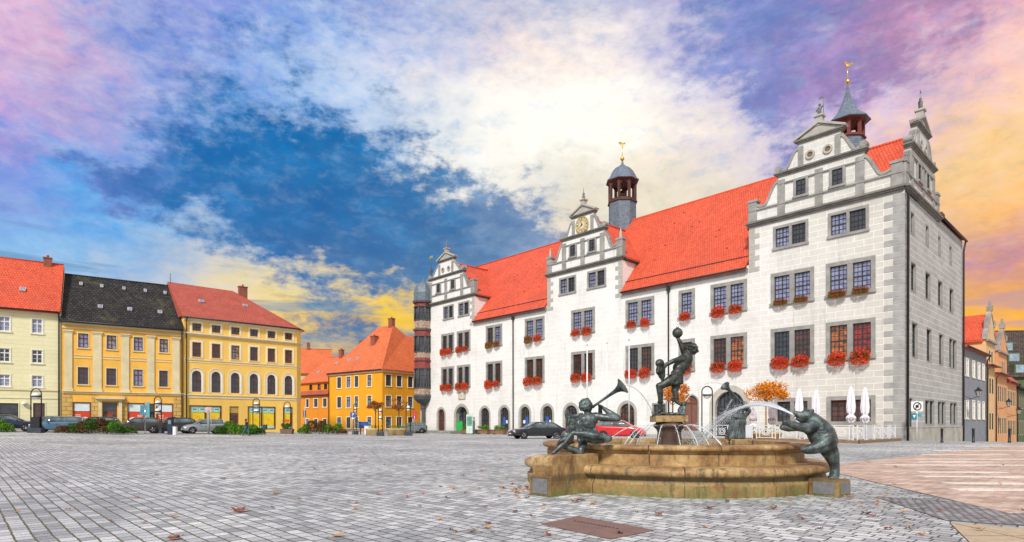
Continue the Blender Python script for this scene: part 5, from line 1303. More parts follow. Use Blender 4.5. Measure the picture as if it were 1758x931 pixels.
q = MB(); crown(q, (0, 0, 1.45), .6, .3, .25, 90, .07, 8, 10); q.build('blossoms', REDF, pb, uv=False, recalc=False)
# planters against the town hall
for k, (tx_, lab) in enumerate(((40.5, 'low wooden trough of grasses by the town hall, nearest the black car'), (43.4, 'low wooden trough of grasses by the town hall, middle of the three'), (46.4, 'low wooden trough of grasses by the town hall, beside the info board'))):
    A_ = Vector((-.6832, .7302)); B_ = Vector((-.7302, -.6832)); p_ = E0 + A_ * tx_ + B_ * 4.0
    t = thing('planter_trough', lab, 'planter', (p_.x, p_.y, 0), math.atan2(A_.y, A_.x), 'wooden troughs along the town hall')
    q = MB(); q.box(-1.1, 1.1, -.35, .35, .08, .5); q.box(-1.15, 1.15, -.4, .4, .5, .56); q.box(-1, -.8, -.3, .3, 0, .08); q.box(.8, 1, -.3, .3, 0, .08); q.build('box', M('brown_planks', (.24, .13, .07), .8, 0, .25, 4), t)
    q = MB(); crown(q, (0, 0, .8), 1.1, .35, .42, 420, .10, 10, 20 + k); q.build('foliage', GRN2, t, uv=False, recalc=False)

# geraniums hanging from the sills
protos = []
for v_ in range(4):
    rnd = random.Random(40 + v_)
    gm = MB(); rm = MB(); dens = (.15, .3, .22, .62)[v_]
    for i in range(620):
        a_ = rnd.random() * 6.28; rr = rnd.random() ** .45; ph = rnd.uniform(-1, 1)
        x_ = rr * .66 * math.cos(a_); z_ = .02 + .42 * ph * math.sqrt(max(0.05, 1 - (x_ / .72) ** 2)) - .12; y_ = .26 + abs(math.sin(a_)) * rr * .24
        (gm if rnd.random() < dens else rm).blade((x_, y_, z_), .062 * rnd.uniform(.7, 1.4), rnd=rnd)
    bx_ = MB(); bx_.box(-.5, .5, .06, .26, -.12, .08)
    protos.append((bx_.mesh('trough', DKMETAL), gm.mesh('foliage', GREENISH, uv=False, recalc=False), rm.mesh('blossoms', REDF, uv=False, recalc=False)))
THM = Matrix.Translation((29.06, 44.2, 0)) @ Matrix.Rotation(math.atan2(.7302, -.6832), 4, 'Z')
for x, z, row, kk, side, lw in BOXES:
    greeny = (row == 1 and kk <= 10 and x < 10) or (row == 1 and (kk, side) in ((8, 1), (8, 0), (7, 1)))
    v_ = 3 if greeny else (kk + row + (side or 0)) % 3
    wl_ = THM @ Vector((x, .1, z + (.22 if row else .18)))
    where = {None: '', 0: 'left ', 1: 'right '}[side if side is None else 1 - side]
    rowname = 'upper' if row else 'lower'
    lab = ('greenish ' if greeny else 'bright ') + 'red geraniums, %s%s %s-row window from the tower bay' % (where + ('half of the ' if where else ''), ORD[11 - kk], rowname)
    t = thing('geranium_box', lab, 'flower box', wl_, math.atan2(.7302, -.6832), 'geranium boxes on the town hall windows')
    rj = random.Random(int(x * 31 + z * 7)); s_ = (1.10 if not row else .98) * (1.08 if x < 6 else 1.0) * rj.uniform(.88, 1.1); t.scale = (s_ * rj.uniform(.92, 1.03), s_, s_ * (.78 if row and x < 10 else rj.uniform(1.05, 1.3)))
    for n_, me in zip(('trough', 'foliage', 'blossoms'), protos[v_]): put(n_, me, t)
# ------------------------------------------------------------------ cars
TYRE = M('tyre_rubber', (.012, .012, .012), .8); RIM = M('alloy_rim', (.45, .45, .47), .3, .9); CARG = glassmat('car_glass', (.15, .20, .20), col2=(.03, .04, .045), spec=.9)  # car window colour carries a painted greenish reflection
CHROME = M('chrome', (.6, .6, .62), .15, 1.); LAMPW = M('headlamp_glass', (.6, .62, .65), .12); LAMPR = M('tail_lamp_red', (.45, .01, .01), .2); BLK = M('black_plastic', (.012, .012, .013), .5)
PLATE = M('number_plate_white', (.75, .75, .73), .5)


def car(label, x, y, heading, paintm, L=4.3, Wd=1.78, H=1.46, kind='hatch', group='cars parked round the square', z=None):
    t = thing('parked_car', label, 'car', (x, y, gz(x, y) if z is None else z), R(heading), group)
    hw = Wd / 2; wb = L * .60; xf, xr = wb / 2 + .02, -wb / 2 + .02
    # side profile, front at +x : (x, sill z, belt z, top z of the body shell)
    if kind == 'sedan': top = [(-.5, .62, .86), (-.485, .93, 1.0), (-.40, 1.0, .97), (-.30, .98, 1.0), (-.05, .95, .98), (.16, .93, .97), (.26, .90, .94), (.40, .80, .86), (.47, .68, .74), (.5, .52, .56)]
    else: top = [(-.5, .72, .84), (-.485, .96, 1.0), (-.42, 1.02, 1.05), (-.30, 1.01, 1.03), (-.05, .98, 1.0), (.16, .95, .98), (.26, .93, .96), (.40, .85, .90), (.47, .70, .76), (.5, .52, .56)]
    k_ = H / 1.46
    sec = []
    for f, shoulder, mid in top:
        xx = f * L; nar = 1 - (abs(f) / .5) ** 7 * .16; bot = .22 + (abs(f) / .5) ** 10 * .12; w = hw * nar; sz = shoulder * k_
        sec.append([(xx, -w * .9, bot), (xx, -w * .985, bot + .1), (xx, -w, (bot + sz) / 2), (xx, -w * .985, sz - .1), (xx, -w * .93, sz), (xx, -w * .5, mid * k_ + .01), (xx, 0, mid * k_ + .02),
                    (xx, w * .5, mid * k_ + .01), (xx, w * .93, sz), (xx, w * .985, sz - .1), (xx, w, (bot + sz) / 2), (xx, w * .985, bot + .1), (xx, w * .9, bot)])
    def loft(mb, sec):
        n = len(sec[0]); v = [p for s_ in sec for p in s_]; fs = [(i * n + j, i * n + j + 1, (i + 1) * n + j + 1, (i + 1) * n + j) for i in range(len(sec) - 1) for j in range(n - 1)]
        fs += [(i * n + n - 1, i * n, (i + 1) * n, (i + 1) * n + n - 1) for i in range(len(sec) - 1)]
        fs += [tuple(range(n))[::-1], tuple(range((len(sec) - 1) * n, len(sec) * n))]
        mb.add(v, fs, 0, True)
    b = MB(); loft(b, sec); me = b.mesh('body', paintm, uv=False)
    bo = put('body', me, t); md = bo.modifiers.new('sub', 'SUBSURF'); md.levels = md.render_levels = 2
    # glasshouse
    if kind == 'sedan': gl = [(-.40, .0), (-.26, .97), (-.12, 1.0), (.0, 1.0), (.07, .97), (.25, .0)]
    else: gl = [(-.47, .0), (-.42, .72), (-.36, .95), (-.12, 1.0), (.0, 1.0), (.08, .96), (.27, .0)]
    zb = .94 * k_; sec = []
    for f, q_ in gl:
        xx = f * L; zt = zb + (H - .03 - zb) * q_ + .01; w0 = hw * .90; w1 = hw * (.90 - .20 * q_)
        sec.append([(xx, -w0, zb - .08), (xx, -(w0 + w1) / 2 - .02, (zb + zt) / 2), (xx, -w1, zt - .04 * q_), (xx, -w1 * .7, zt), (xx, 0, zt + .02), (xx, w1 * .7, zt), (xx, w1, zt - .04 * q_), (xx, (w0 + w1) / 2 + .02, (zb + zt) / 2), (xx, w0, zb - .08)])
    b = MB(); loft(b, sec); go = b.build('windows', CARG, t, uv=False)
    # roof skin and pillars in body colour
    rs = MB(); ins = [s_ for s_, (f, q_) in zip(sec, gl) if q_ > .9]
    v = []; 
    for s_ in ins:
        for j in (2, 3, 4, 5, 6): v.append((s_[j][0], s_[j][1] * 1.01, s_[j][2] + .012))
    rs.add(v, [(i * 5 + j, i * 5 + j + 1, i * 5 + 6 + j, i * 5 + 5 + j) for i in range(len(ins) - 1) for j in range(4)], 0, True)
    for s_ in (2, 6):
        rs.tube([tuple(q_[s_]) for q_ in sec], .035, 6)
    for i in ([2, 3] if kind == 'sedan' else [3]):
        for j in ((0, 1, 2), (8, 7, 6)): rs.tube([sec[i][a_] for a_ in j], .035, 6)
    if kind != 'sedan':
        for j in ((0, 1, 2), (8, 7, 6)): rs.tube([sec[1][a_] for a_ in j], .07, 6)
    rs.build('roof', paintm, t, uv=False, recalc=False)
    for sx_ in (xf, xr):
        for sy_ in (-1, 1):
            w = MB(Matrix.Translation((sx_, sy_ * (hw - .10), .32)) @ Matrix.Rotation(R(90), 4, 'X'))
            w.lathe([(.2, -.1), (.30, -.11), (.325, -.07), (.325, .07), (.30, .11), (.2, .1)], seg=22); wo = w.build('wheel', TYRE, t, uv=False)
            w = MB(w.M); w.lathe([(.001, -.06 * 1), (.2, -.06), (.215, -.105), (.215, .105), (.2, .06), (.001, .06)], seg=22)
            for k in range(5):
                a_ = k * 2 * PI / 5; w.tube([(.03 * math.cos(a_), .03 * math.sin(a_), -sy_ * .10), (.2 * math.cos(a_), .2 * math.sin(a_), -sy_ * .105)], .028, 5)
            w.build('rim', RIM, wo, uv=False)
    for sx_ in (xf, xr):
        for sy_ in (-1, 1):
            ar = MB(); yy = sy_ * (hw - .035); v = []
            for k in range(13):
                a_ = PI * k / 12
                for rr in (.325, .40): v.append((sx_ + rr * math.cos(a_), yy + sy_ * .045, .32 + rr * math.sin(a_)))
            ar.add(v, [(2 * k, 2 * k + 1, 2 * k + 3, 2 * k + 2) for k in range(12)]); ar.build('wheel_arch', BLK, t, uv=False, recalc=False)
    for sy_ in (-1, 1):
        f = MB(); f.sphere((L * .465, sy_ * hw * .66, .66 * k_), .15, 10, sx=.7, sy=1.25, sz=.55); f.build('headlight', LAMPW, t, uv=False)
        f = MB(); f.sphere((-L * .475, sy_ * hw * .72, .86 * k_), .16, 10, sx=.6, sy=.9, sz=.8); f.build('tail_light', LAMPR, t, uv=False)
        f = MB(); f.sphere((L * .17, sy_ * (hw + .09), .98 * k_), .1, 10, sx=.6, sy=1., sz=.7); f.build('mirror', paintm, t, uv=False)
        f = MB(); f.box(-.02, .14, sy_ * hw * 1.0 - .01, sy_ * hw * 1.0 + .02, .74 * k_, .77 * k_); f.box(-.98, -.82, sy_ * hw - .01, sy_ * hw + .02, .76 * k_, .79 * k_); f.build('door_handle', BLK, t, uv=False)
    f = MB(); f.box(L * .478, L * .497, -.5, .5, .36, .56); f.box(L * .46, L * .49, -hw * .8, hw * .8, .24, .32); f.build('grille', BLK, t, uv=False, bevel=.01)
    f = MB(); f.box(L * .495, L * .503, -.26, .26, .40, .50); f.build('number_plate', PLATE, t, uv=False)
    f = MB(); f.box(-L * .503, -L * .495, -.26, .26, .58, .69); f.build('number_plate', PLATE, t, uv=False)
    return t


NAVY = paint('navy_paint', (.012, .02, .06)); SBLUE = paint('steel_blue_paint', (.08, .17, .27)); BRWN = paint('dark_brown_paint', (.045, .035, .028)); BLACKP = paint('black_paint', (.012, .013, .016)); SILV = paint('silver_paint', (.36, .38, .40), .3, .3); REDP = paint('red_paint', (.62, .008, .012)); GREYP = paint('grey_paint', (.15, .18, .18))
car('dark blue hatchback cut by the left edge of the picture', px(14, 53.2), 53.2, 35, NAVY, 4.1)
car('steel blue estate car parked nose left before the cream house', px(103, 54), 54, 205, SBLUE, 4.4, H=1.42)
car('pale grey car just behind the steel blue one', px(88, 56.6), 56.6, 207, GREYP, 4.1, H=1.44)
car('dark car mostly hidden behind the long shrub bed', px(163, 56.5), 56.5, 208, BLACKP, 4.2)
car('dark brown hatchback with pale bonnet reflections left of the two-headed lamp', px(237, 56.5), 56.5, 214, BRWN, 4.0, H=1.48)
car('black estate car behind the dark pillar', px(295, 58.5), 58.5, 222, BLACKP, 4.3, H=1.55)
car('silver hatchback parked before the yellow shop window', px(350, 59.5), 59.5, 222, SILV, 4.0, H=1.46)
car('small dark car half hidden beside the tower bay', px(707, 79), 79, 205, GREYP, 3.9)
car('black saloon parked before the arches of the town hall', px(922, 50.5), 50.5, 199, BLACKP, 4.85, 1.84, 1.42, 'sedan')
car('red hatchback parked behind the fountain', px(1064, 49.5), 49.5, -17, REDP, 4.25, 1.8, 1.58)

# ------------------------------------------------------------------ street furniture
OPAL = M('opal_glass', (.80, .80, .76), .3, 0, .04)
def lamp(label, x, y, h, wd=.85, heads=1, box=False, bin_=False):
    t = thing('street_lamp', label, 'street lamp', (x, y, gz(x, y)), math.atan2(-x, y) if False else 0, 'hoop-shaped street lamps round the square')
    b = MB(); r = wd / 2
    pts = [(-r, 0, 0), (-r, 0, h - r)] + [(-r * math.cos(PI * k / 10), 0, h - r + r * math.sin(PI * k / 10)) for k in range(1, 10)] + [(r, 0, h - r), (r, 0, 0)]
    b.tube(pts, .045, 8); b.build('hoop', DKMETAL, t)
    for k in range(heads):
        z = h - .62 - .75 * k
        m = MB(); m.lathe([(.001, .26), (r * .45, .22), (r * .72, .1), (r * .8, 0)], (0, 0, z), 16); m.build('lamp_dome', OPAL, t)
        m = MB(); m.lathe([(r * .9, 0), (r * .95, -.03), (r * .9, -.07), (0.001, -.07)], (0, 0, z), 16); m.box(-r, r, -.03, .03, z - .06, z - .01); m.build('lamp_ring', DKMETAL, t)
        m = MB(); m.lathe([(r * .7, -.075), (r * .62, -.2), (r * .3, -.28), (.001, -.3)], (0, 0, z), 16); m.build('lamp_bowl', OPAL, t)
    m = MB(); m.box(-r - .15, r + .15, -.25, .25, 0, .42 if (box or bin_) else .12); m.build('base', M('dark_blue_base', (.03, .04, .055), .5), t, bevel=.02)
    if box: m = MB(); m.box(-r + .05, r - .05, -.15, .15, .42, 1.35); m.build('panel', DKMETAL, t)
    return t
lamp('hoop lamp with a black panel in front of the cream house', px(62, 50.5), 50.5, 3.75, .88, 1, True)
lamp('two-headed hoop lamp before the ochre house', px(271, 57), 57, 3.5, .68, 2, bin_=True)
lamp('two-headed hoop lamp before the yellow shop window', px(440, 64), 64, 3.75, .72, 2)
lamp('single hoop lamp behind the planter box with red-tipped plants', px(493, 67), 67, 3.55, .72, 1)
lamp('slim two-headed lamp in front of the golden corner house', px(610, 70), 70, 3.6, .34, 2, bin_=True)
lamp('two-headed lamp between the two small rust-brown trees', px(653, 62), 62, 3.2, .40, 2, bin_=True)
lamp('hoop lamp beside the small car at the tower bay', px(701, 63), 63, 3.55, .48, 1, bin_=True)
lamp('tall hoop lamp behind the fountain in front of the town hall portal', px(1214, 44.5), 44.5, 4.05, .78, 1)


def pole(name, label, cat, x, y, h, r, mat, group=None, extra=None):
    t = thing(name, label, cat, (x, y, gz(x, y)), 0, group)
    b = MB(); b.tube([(0, 0, 0), (0, 0, h)], r, 10); b.build('pole', mat, t)
    if extra: extra(t)
    return t
PW = M('pole_white', (.72, .74, .75), .4, .1, .05)
for k, (u, Y, top, lab) in enumerate(((1008, 55, 594, 'white flagpole rising behind the boy trumpeter, leftmost of three'), (1042, 57, 590, 'thin white flagpole, middle of three'), (1080, 52, 585, 'white flagpole by the red car, rightmost of three'))):
    def ex(t, hh=1.25 + (728 - top) / 1025 * Y):
        b = MB(); b.sphere((0, 0, hh + .05), .08, 10); b.build('cap', CHROME, t); b = MB(); b.lathe([(.14, 0), (.14, .05), (.08, .25), (.06, .3)], seg=12); b.build('foot', PW, t)
    pole('flagpole', lab, 'flagpole', px(u, Y), Y, 1.25 + (728 - top) / 1025 * Y, (.065, .04, .055)[k], PW, 'flagpoles before the town hall', ex)
BLUE = M('sign_blue', (.02, .09, .38), .4)
def ptext(parent, txt, size, mat, loc, rot, name='lettering', ext=.004):
    cu = bpy.data.curves.new(name, 'FONT'); cu.body = txt; cu.size = size; cu.align_x = 'CENTER'; cu.align_y = 'CENTER'; cu.extrude = ext
    tmp = bpy.data.objects.new('tmp', cu); COL.objects.link(tmp); dg = bpy.context.evaluated_depsgraph_get(); me = bpy.data.meshes.new_from_object(tmp.evaluated_get(dg)); bpy.data.objects.remove(tmp)
    me.materials.clear(); me.materials.append(mat); o = put(name, me, parent, loc); o.rotation_euler = rot; return o
def s_teal(t):
    b = MB(); b.box(-.42, .1, -.03, .0, 1.7, 2.6); b.build('sign_board', M('teal_sign', (.05, .22, .28), .5, 0, .3, 8), t); b = MB(); b.box(.12, .42, -.02, .02, 1.5, 2.9); b.build('sign_blade', M('teal_sign2', (.10, .34, .40), .5), t)
pole('sign_post', 'thin post carrying teal information signs beside the brown hatchback', 'sign', px(249, 54.5), 54.5, 2.9, .035, CHROME, None, s_teal)
def s_grey(t):
    b = MB(); b.box(-.3, .3, -.05, .05, 2.1, 2.6); b.build('sign_board', M('pink_sign', (.62, .40, .36), .5), t)
pole('sign_post', 'thick grey post with a pale pink board before the silver hatchback', 'sign', px(358, 57), 57, 2.3, .11, M('post_grey', (.25, .28, .26), .6), None, s_grey)
t = thing('ticket_pillar', 'dark blue parking ticket pillar with a slanted head', 'ticket machine', (px(293, 54), 54, gz(px(293, 54), 54)))
b = MB(); b.box(-.2, .2, -.18, .18, 0, 1.45); b.prism([(-.28, 1.45), (.28, 1.45), (.28, 1.62), (-.28, 1.52)], -.25, .25); b.build('pillar', M('pillar_blue', (.02, .03, .055), .45), t, bevel=.015)
b = MB(); b.box(-.12, .12, -.2, -.182, .95, 1.3); b.build('display', M('display_grey', (.2, .25, .25), .3), t)
t = thing('utility_box', 'small white utility cabinet beside the dark ticket pillar', 'cabinet', (px(300.5, 53.5), 53.5, gz(px(300, 53.5), 53.5)))
b = MB(); b.box(-.13, .13, -.15, .15, 0, .72); b.build('cabinet', WHITE, t, bevel=.01); b = MB(); b.box(-.15, .15, -.17, .17, .72, .78); b.build('lid', STONE_L, t)
def s_bin(t):
    b = MB(); b.box(-.2, .2, -.15, .15, .45, 1.0); b.build('bin', M('bin_green', (.02, .05, .05), .5), t, bevel=.03)
pole('litter_bin', 'small dark litter bin on a post before the yellow shop', 'litter bin', px(455, 64), 64, .95, .04, DKMETAL, None, s_bin)
def s_tall(t):
    b = MB(); b.box(-.16, .16, -.03, .03, 1.9, 2.7); b.build('sign_board', M('dark_sign', (.05, .07, .10), .5), t)
pole('sign_post', 'tall thin sign post at the corner between the yellow and the orange house', 'sign', px(523, 70), 70, 3.2, .06, M('post_lt', (.35, .38, .42), .5), None, s_tall)
def s_p(t):
    b = MB(); b.box(-.32, .32, -.03, .0, 2.0, 2.6); b.build('sign_board', BLUE, t); ptext(t, 'P', .5, WHITE, (0, -.035, 2.3), (R(90), 0, 0))
pole('parking_sign', 'blue parking sign with a white P before the golden house', 'sign', px(606, 69), 69, 2.6, .035, CHROME, None, s_p)
t = thing('mailbox', 'blue box on two legs in front of the golden house', 'mailbox', (px(624, 71), 71, 0))
b = MB(); b.box(-.55, .55, -.25, .25, .75, 1.45); b.box(-.6, .6, -.3, .3, 1.45, 1.52); b.build('box', BLUE, t, bevel=.03); b = MB(); b.box(-.4, -.3, -.05, .05, 0, .75); b.box(.3, .4, -.05, .05, 0, .75); b.build('legs', DKMETAL, t)
t = thing('utility_cabinet', 'pale cabinet just right of the blue mailbox', 'cabinet', (px(632, 70.5), 70.5, 0)); b = MB(); b.box(-.4, .4, -.2, .2, 0, 1.0); b.build('cabinet', WHITE, t, bevel=.02); b = MB(); b.box(-.43, .43, -.23, .23, 1.0, 1.05); b.build('lid', STONE_L, t)
def s_tri(t):
    b = MB(); b.prism([(-.4, 2.5), (.4, 2.5), (0, 3.1)], -.03, 0); b.build('warning_sign', M('sign_red', (.6, .02, .02), .4), t); b = MB(); n = 16; b.prism([(.3 * math.cos(2 * PI * i / n), 2.1 + .3 * math.sin(2 * PI * i / n)) for i in range(n)], -.03, 0); b.build('round_sign', M('sign_red2', (.45, .03, .08), .4), t)
pole('traffic_sign', 'red triangular traffic sign beside the tower bay', 'sign', px(712, 76), 76, 2.9, .035, CHROME, None, s_tri)
t = thing('recycling_box', 'bright green box by the big arch of the town hall', 'box', (px(789, 80), 80, .35)); b = MB(); b.box(-.4, .4, -.3, .3, 0, 1.2); b.build('box', M('bright_green_plastic', (.01, .40, .05), .4), t, bevel=.03); b = MB(); b.box(-.43, .43, -.33, .33, 1.2, 1.3); b.build('lid', M('green_lid', (.01, .30, .04), .4), t)
t = thing('info_board', 'tall pale green information board beside the big arch', 'notice board', (px(806, 72), 72, .1)); b = MB(); b.box(-.38, .38, -.08, .08, 0, 2.3); b.build('panel', M('pale_green_panel', (.55, .66, .58), .5), t, bevel=.01)
b = MB(); b.box(-.3, .3, -.09, -.081, .9, 2.05); b.build('map', M('map_green', (.10, .30, .20), .5, 0, .5, 6), t)
t = thing('info_board', 'narrow grey blue panel right behind the pale green board', 'notice board', (px(812, 73), 73, .1)); b = MB(); b.box(-.25, .25, -.05, .05, 0, 2.0); b.build('panel', M('grey_blue_panel', (.22, .27, .33), .5), t); b = MB(); b.box(-.2, .2, -.06, -.051, .4, 1.8); b.build('poster', STONE_L, t)
# low ramp of patterned paving with steps in front of the left end of the town hall
A_ = Vector((-.6832, .7302)); B_ = Vector((-.7302, -.6832)); p_ = E0 + A_ * 47.5 + B_ * .4
t = thing('entrance_ramp', 'low paved ramp with a pebbled side along the left end of the town hall', 'ramp', (p_.x, p_.y, 0), math.atan2(A_.y, A_.x))
b = MB(); b.box(0, 17, 0, 5.6, -.1, .18); b.box(.2, 16.8, .2, 5.3, .18, .32); b.build('steps', brickmat('pebble_side', (.60, .58, .52), (.25, .25, .25), (.1, .1, .1), .5, .12, .03, noise=.2), t)
# bollards
for u, lab in ((1617, 'dark bollard before the side wall of the town hall'), (1671, 'dark bollard before the grey house'), (1733, 'dark bollard before the apricot house')):
    def exb(t):
        b = MB(); b.lathe([(.10, 0), (.10, .08), (.075, .1), (.075, .82), (.09, .84), (.09, .9), (.06, .95), (.001, .97)], seg=14); b.build('cap', DKMETAL, t)
    pole('bollard', lab, 'bollard', px(u, 40), 40, .9, .07, DKMETAL, 'bollards at the mouth of the right street', exb)
# disabled parking sign at the corner
def s_park(t):
    b = MB(); b.box(-.42, .42, -.04, 0, 2.15, 2.85); bo = b.build('sign_board', WHITE, t)
    b = MB(); v = []; n = 24
    for i in range(n):
        a_ = 2 * PI * i / n
        for rr, yy in ((.3, -.043), (.3, -.055), (.23, -.055), (.23, -.043)): v.append((rr * math.cos(a_), yy, 2.5 + rr * math.sin(a_)))
    b.add(v, [(4 * i + j, 4 * i + (j + 1) % 4, 4 * ((i + 1) % n) + (j + 1) % 4, 4 * ((i + 1) % n) + j) for i in range(n) for j in range(4)])
    b.add([(-.2, -.057, 2.27), (-.14, -.057, 2.25), (.2, -.057, 2.73), (.14, -.057, 2.75)], [(0, 1, 2, 3)]); b.box(-.12, .1, -.05, -.043, 2.4, 2.6)
    b.build('symbol', BLK, bo)
    b = MB(); b.box(-.42, 0, -.04, 0, 1.55, 2.0); b.build('small_sign', M('teal_small', (.02, .18, .25), .5), t); b = MB(); b.prism([(-.32, 1.88), (-.1, 1.88), (-.21, 1.66)], -.045, -.041); b.build('sign_arrow', WHITE, t); b = MB(); b.box(.05, .3, -.04, 0, 1.75, 2.0); b.build('small_sign', M('teal_small2', (.05, .3, .35), .5), t)
pole('sign_post', 'white restriction sign with small teal signs at the town hall corner', 'sign', px(1574, 42.5), 42.5, 2.9, .045, PW, None, s_park)
# wall lanterns down the street
for s_, z, lab in ((20.5, 4.0, 'black wall lantern on a bracket where the grey house meets the town hall'), (38.5, 3.4, 'black wall lantern on the apricot house'), (46.5, 2.6, 'black wall lantern farthest down the right street')):
    p_ = E0 + ed * s_; o_ = Vector((ed.y, -ed.x))
    t = thing('wall_lantern', lab, 'lantern', (p_.x, p_.y, z), math.atan2(o_.y, o_.x), 'wall lanterns in the right street')
    b = MB(); b.tube([(0, 0, -.4), (.5, 0, -.35), (1.15, 0, -.1)], .03, 6); b.tube([(0, 0, -.05), (.6, 0, -.3)], .02, 6); b.build('bracket', DKMETAL, t)
    b = MB(); b.lathe([(.1, -.12), (.16, 0), (.28, .42)], (1.15, 0, 0), 6, smooth=False); b.build('lantern_glass', M('lantern_pane', (.35, .35, .32), .2), t)
    b = MB(); b.lathe([(.33, .42), (.28, .5), (.1, .68), (.06, .78), (.001, .82)], (1.15, 0, 0), 6, smooth=False); b.lathe([(.001, -.2), (.11, -.16), (.11, -.11)], (1.15, 0, 0), 6, smooth=False)
    for k in range(6): a_ = k * PI / 3; b.tube([(1.15 + .16 * math.cos(a_), .16 * math.sin(a_), 0), (1.15 + .29 * math.cos(a_), .29 * math.sin(a_), .43)], .016, 4)
    b.build('lantern_frame', DKMETAL, t)

# ------------------------------------------------------------------ cafe terrace
def loc2(t_, o_): p = E0 + A_ * t_ + B_ * o_; return p
pt_ = loc2(.2, .4)
T = thing('cafe_terrace', 'low boarded cafe platform in front of the right end of the town hall', 'terrace', (pt_.x, pt_.y, 0), math.atan2(A_.y, A_.x))
b = MB(); b.box(0, 10.4, 0, 9.2, 0, .14); b.build('platform', M('terrace_boards', (.30, .20, .13), .8, 0, .25, 3), T); b = MB(); b.box(-.1, -.003, 0, 9.3, 0, .2); b.box(-.1, 10.4, 9.203, 9.3, 0, .2); b.build('kerb', M('kerb_wood', (.24, .15, .09), .8), T)
FW = M('fence_white_metal', (.70, .71, .72), .4, .1, .05); PANEL = M('fence_panel_grey', (.62, .64, .68), .35, 0, .05)
def fence_panel(t_, o_, along, lab, solid, w=1.35):
    p = loc2(t_, o_); ang = math.atan2(along.y, along.x)
    t = thing('fence_panel', lab, 'fence', (p.x, p.y, .14), ang, 'white fence panels round the cafe terrace')
    b = MB()
    for x in (-w / 2, w / 2): b.box(x - .03, x + .03, -.03, .03, 0, 1.05)
    b.box(-w / 2, w / 2, -.02, .02, .98, 1.03); b.box(-w / 2, w / 2, -.02, .02, .12, .17)
    b.build('frame', FW, t)
    b = MB()
    if solid: b.box(-w / 2 + .05, w / 2 - .05, -.012, .012, .18, .97); b.build('panel', PANEL, t)
    else:
        for x in (-.45, .45): b.box(x - .035, x + .035, -.015, .015, .17, .98)
        for rr in (.27, .15):
            n = 18; v = []
            for i in range(n):
                a_ = 2 * PI * i / n
                for q_, yy in ((rr, -.012), (rr, .012), (rr - .06, .012), (rr - .06, -.012)): v.append((q_ * math.cos(a_), yy, .56 + q_ * math.sin(a_)))
            b.add(v, [(4 * i + j, 4 * i + (j + 1) % 4, 4 * ((i + 1) % n) + (j + 1) % 4, 4 * ((i + 1) % n) + j) for i in range(n) for j in range(4)])
        for k in range(4):
            a_ = PI / 4 + k * PI / 2; b.tube([(.27 * math.cos(a_), 0, .56 + .27 * math.sin(a_)), (.42 * math.cos(a_), 0, .56 + .42 * math.sin(a_))], .02, 5)
        b.build('wheel_ornament', FW, t)
for k in range(5): fence_panel(.35, 8.6 - 1.75 * k, B_, 'white fence panel %s along the right side of the terrace' % ['nearest the square', 'second from the square', 'in the middle', 'second from the wall', 'next to the wall'][k], k == 1)
for k in range(6): fence_panel(1.2 + 1.65 * k, 9.45, A_, 'white front fence panel of the terrace, %s from its right corner' % ORD[k + 1], k in (1, 4))
PAR = M('parasol_cloth', (.80, .76, .80), .8, 0, .06, 3, .2, 12)
def parasol(u, Y, top, lab):
    x = px(u, Y); H_ = 1.25 + (728 - top) / 1025 * Y - .14; s_ = H_ / 3.5
    t = thing('closed_parasol', lab, 'parasol', (x, Y, .14), 0, 'closed white parasols on the terrace'); t.scale = (.82, .82, 1)
    b = MB(); b.tube([(0, 0, .05), (0, 0, H_ - .05)], .03, 8); b.build('pole', PW, t)
    b = MB(); n = 16; prof = [(.15, 1.15), (.27, 1.3), (.30, 1.5), (.15, 1.68), (.24, 1.85), (.27, 2.2), (.22, 2.8), (.12, 3.3), (.06, 3.46), (.01, 3.5)]; v = []
    for r_, z_ in prof:
        for i in range(n): a_ = 2 * PI * i / n; q_ = r_ * (1 + .22 * (1 if i % 2 else -1)); v.append((q_ * math.cos(a_), q_ * math.sin(a_), z_ * s_))
    b.add(v, [(j * n + i, j * n + (i + 1) % n, (j + 1) * n + (i + 1) % n, (j + 1) * n + i) for j in range(len(prof) - 1) for i in range(n)], 0, False); b.build('cloth', PAR, t)
    b = MB(); b.lathe([(.38, 0), (.38, .06), (.1, .1), (.06, .3)], seg=16); b.build('foot', STONE_L, t)
    b = MB(); b.lathe([(.30, 1.36), (.34, 1.42), (.34, 1.5), (.28, 1.56)], (0, 0, 0), 12); b.build('tie_band', M('tie_band', (.45, .38, .40), .8, 0, .5, 9), t)
for u, Y, top, lab in ((1293, 45.5, 700, 'closed parasol half hidden behind the fountain spray'), (1325, 46, 681, 'closed white parasol just right of the orange tree trunk'), (1372, 41, 667, 'closed white parasol above the bear, left of its pair'), (1401, 42, 669, 'closed white parasol above the bear, right of its pair'),
                       (1461, 39, 663, 'closed white parasol before the wide ground window, left of its pair'), (1485, 39.5, 665, 'closed white parasol before the wide ground window, right of its pair')): parasol(u, Y, top, lab)

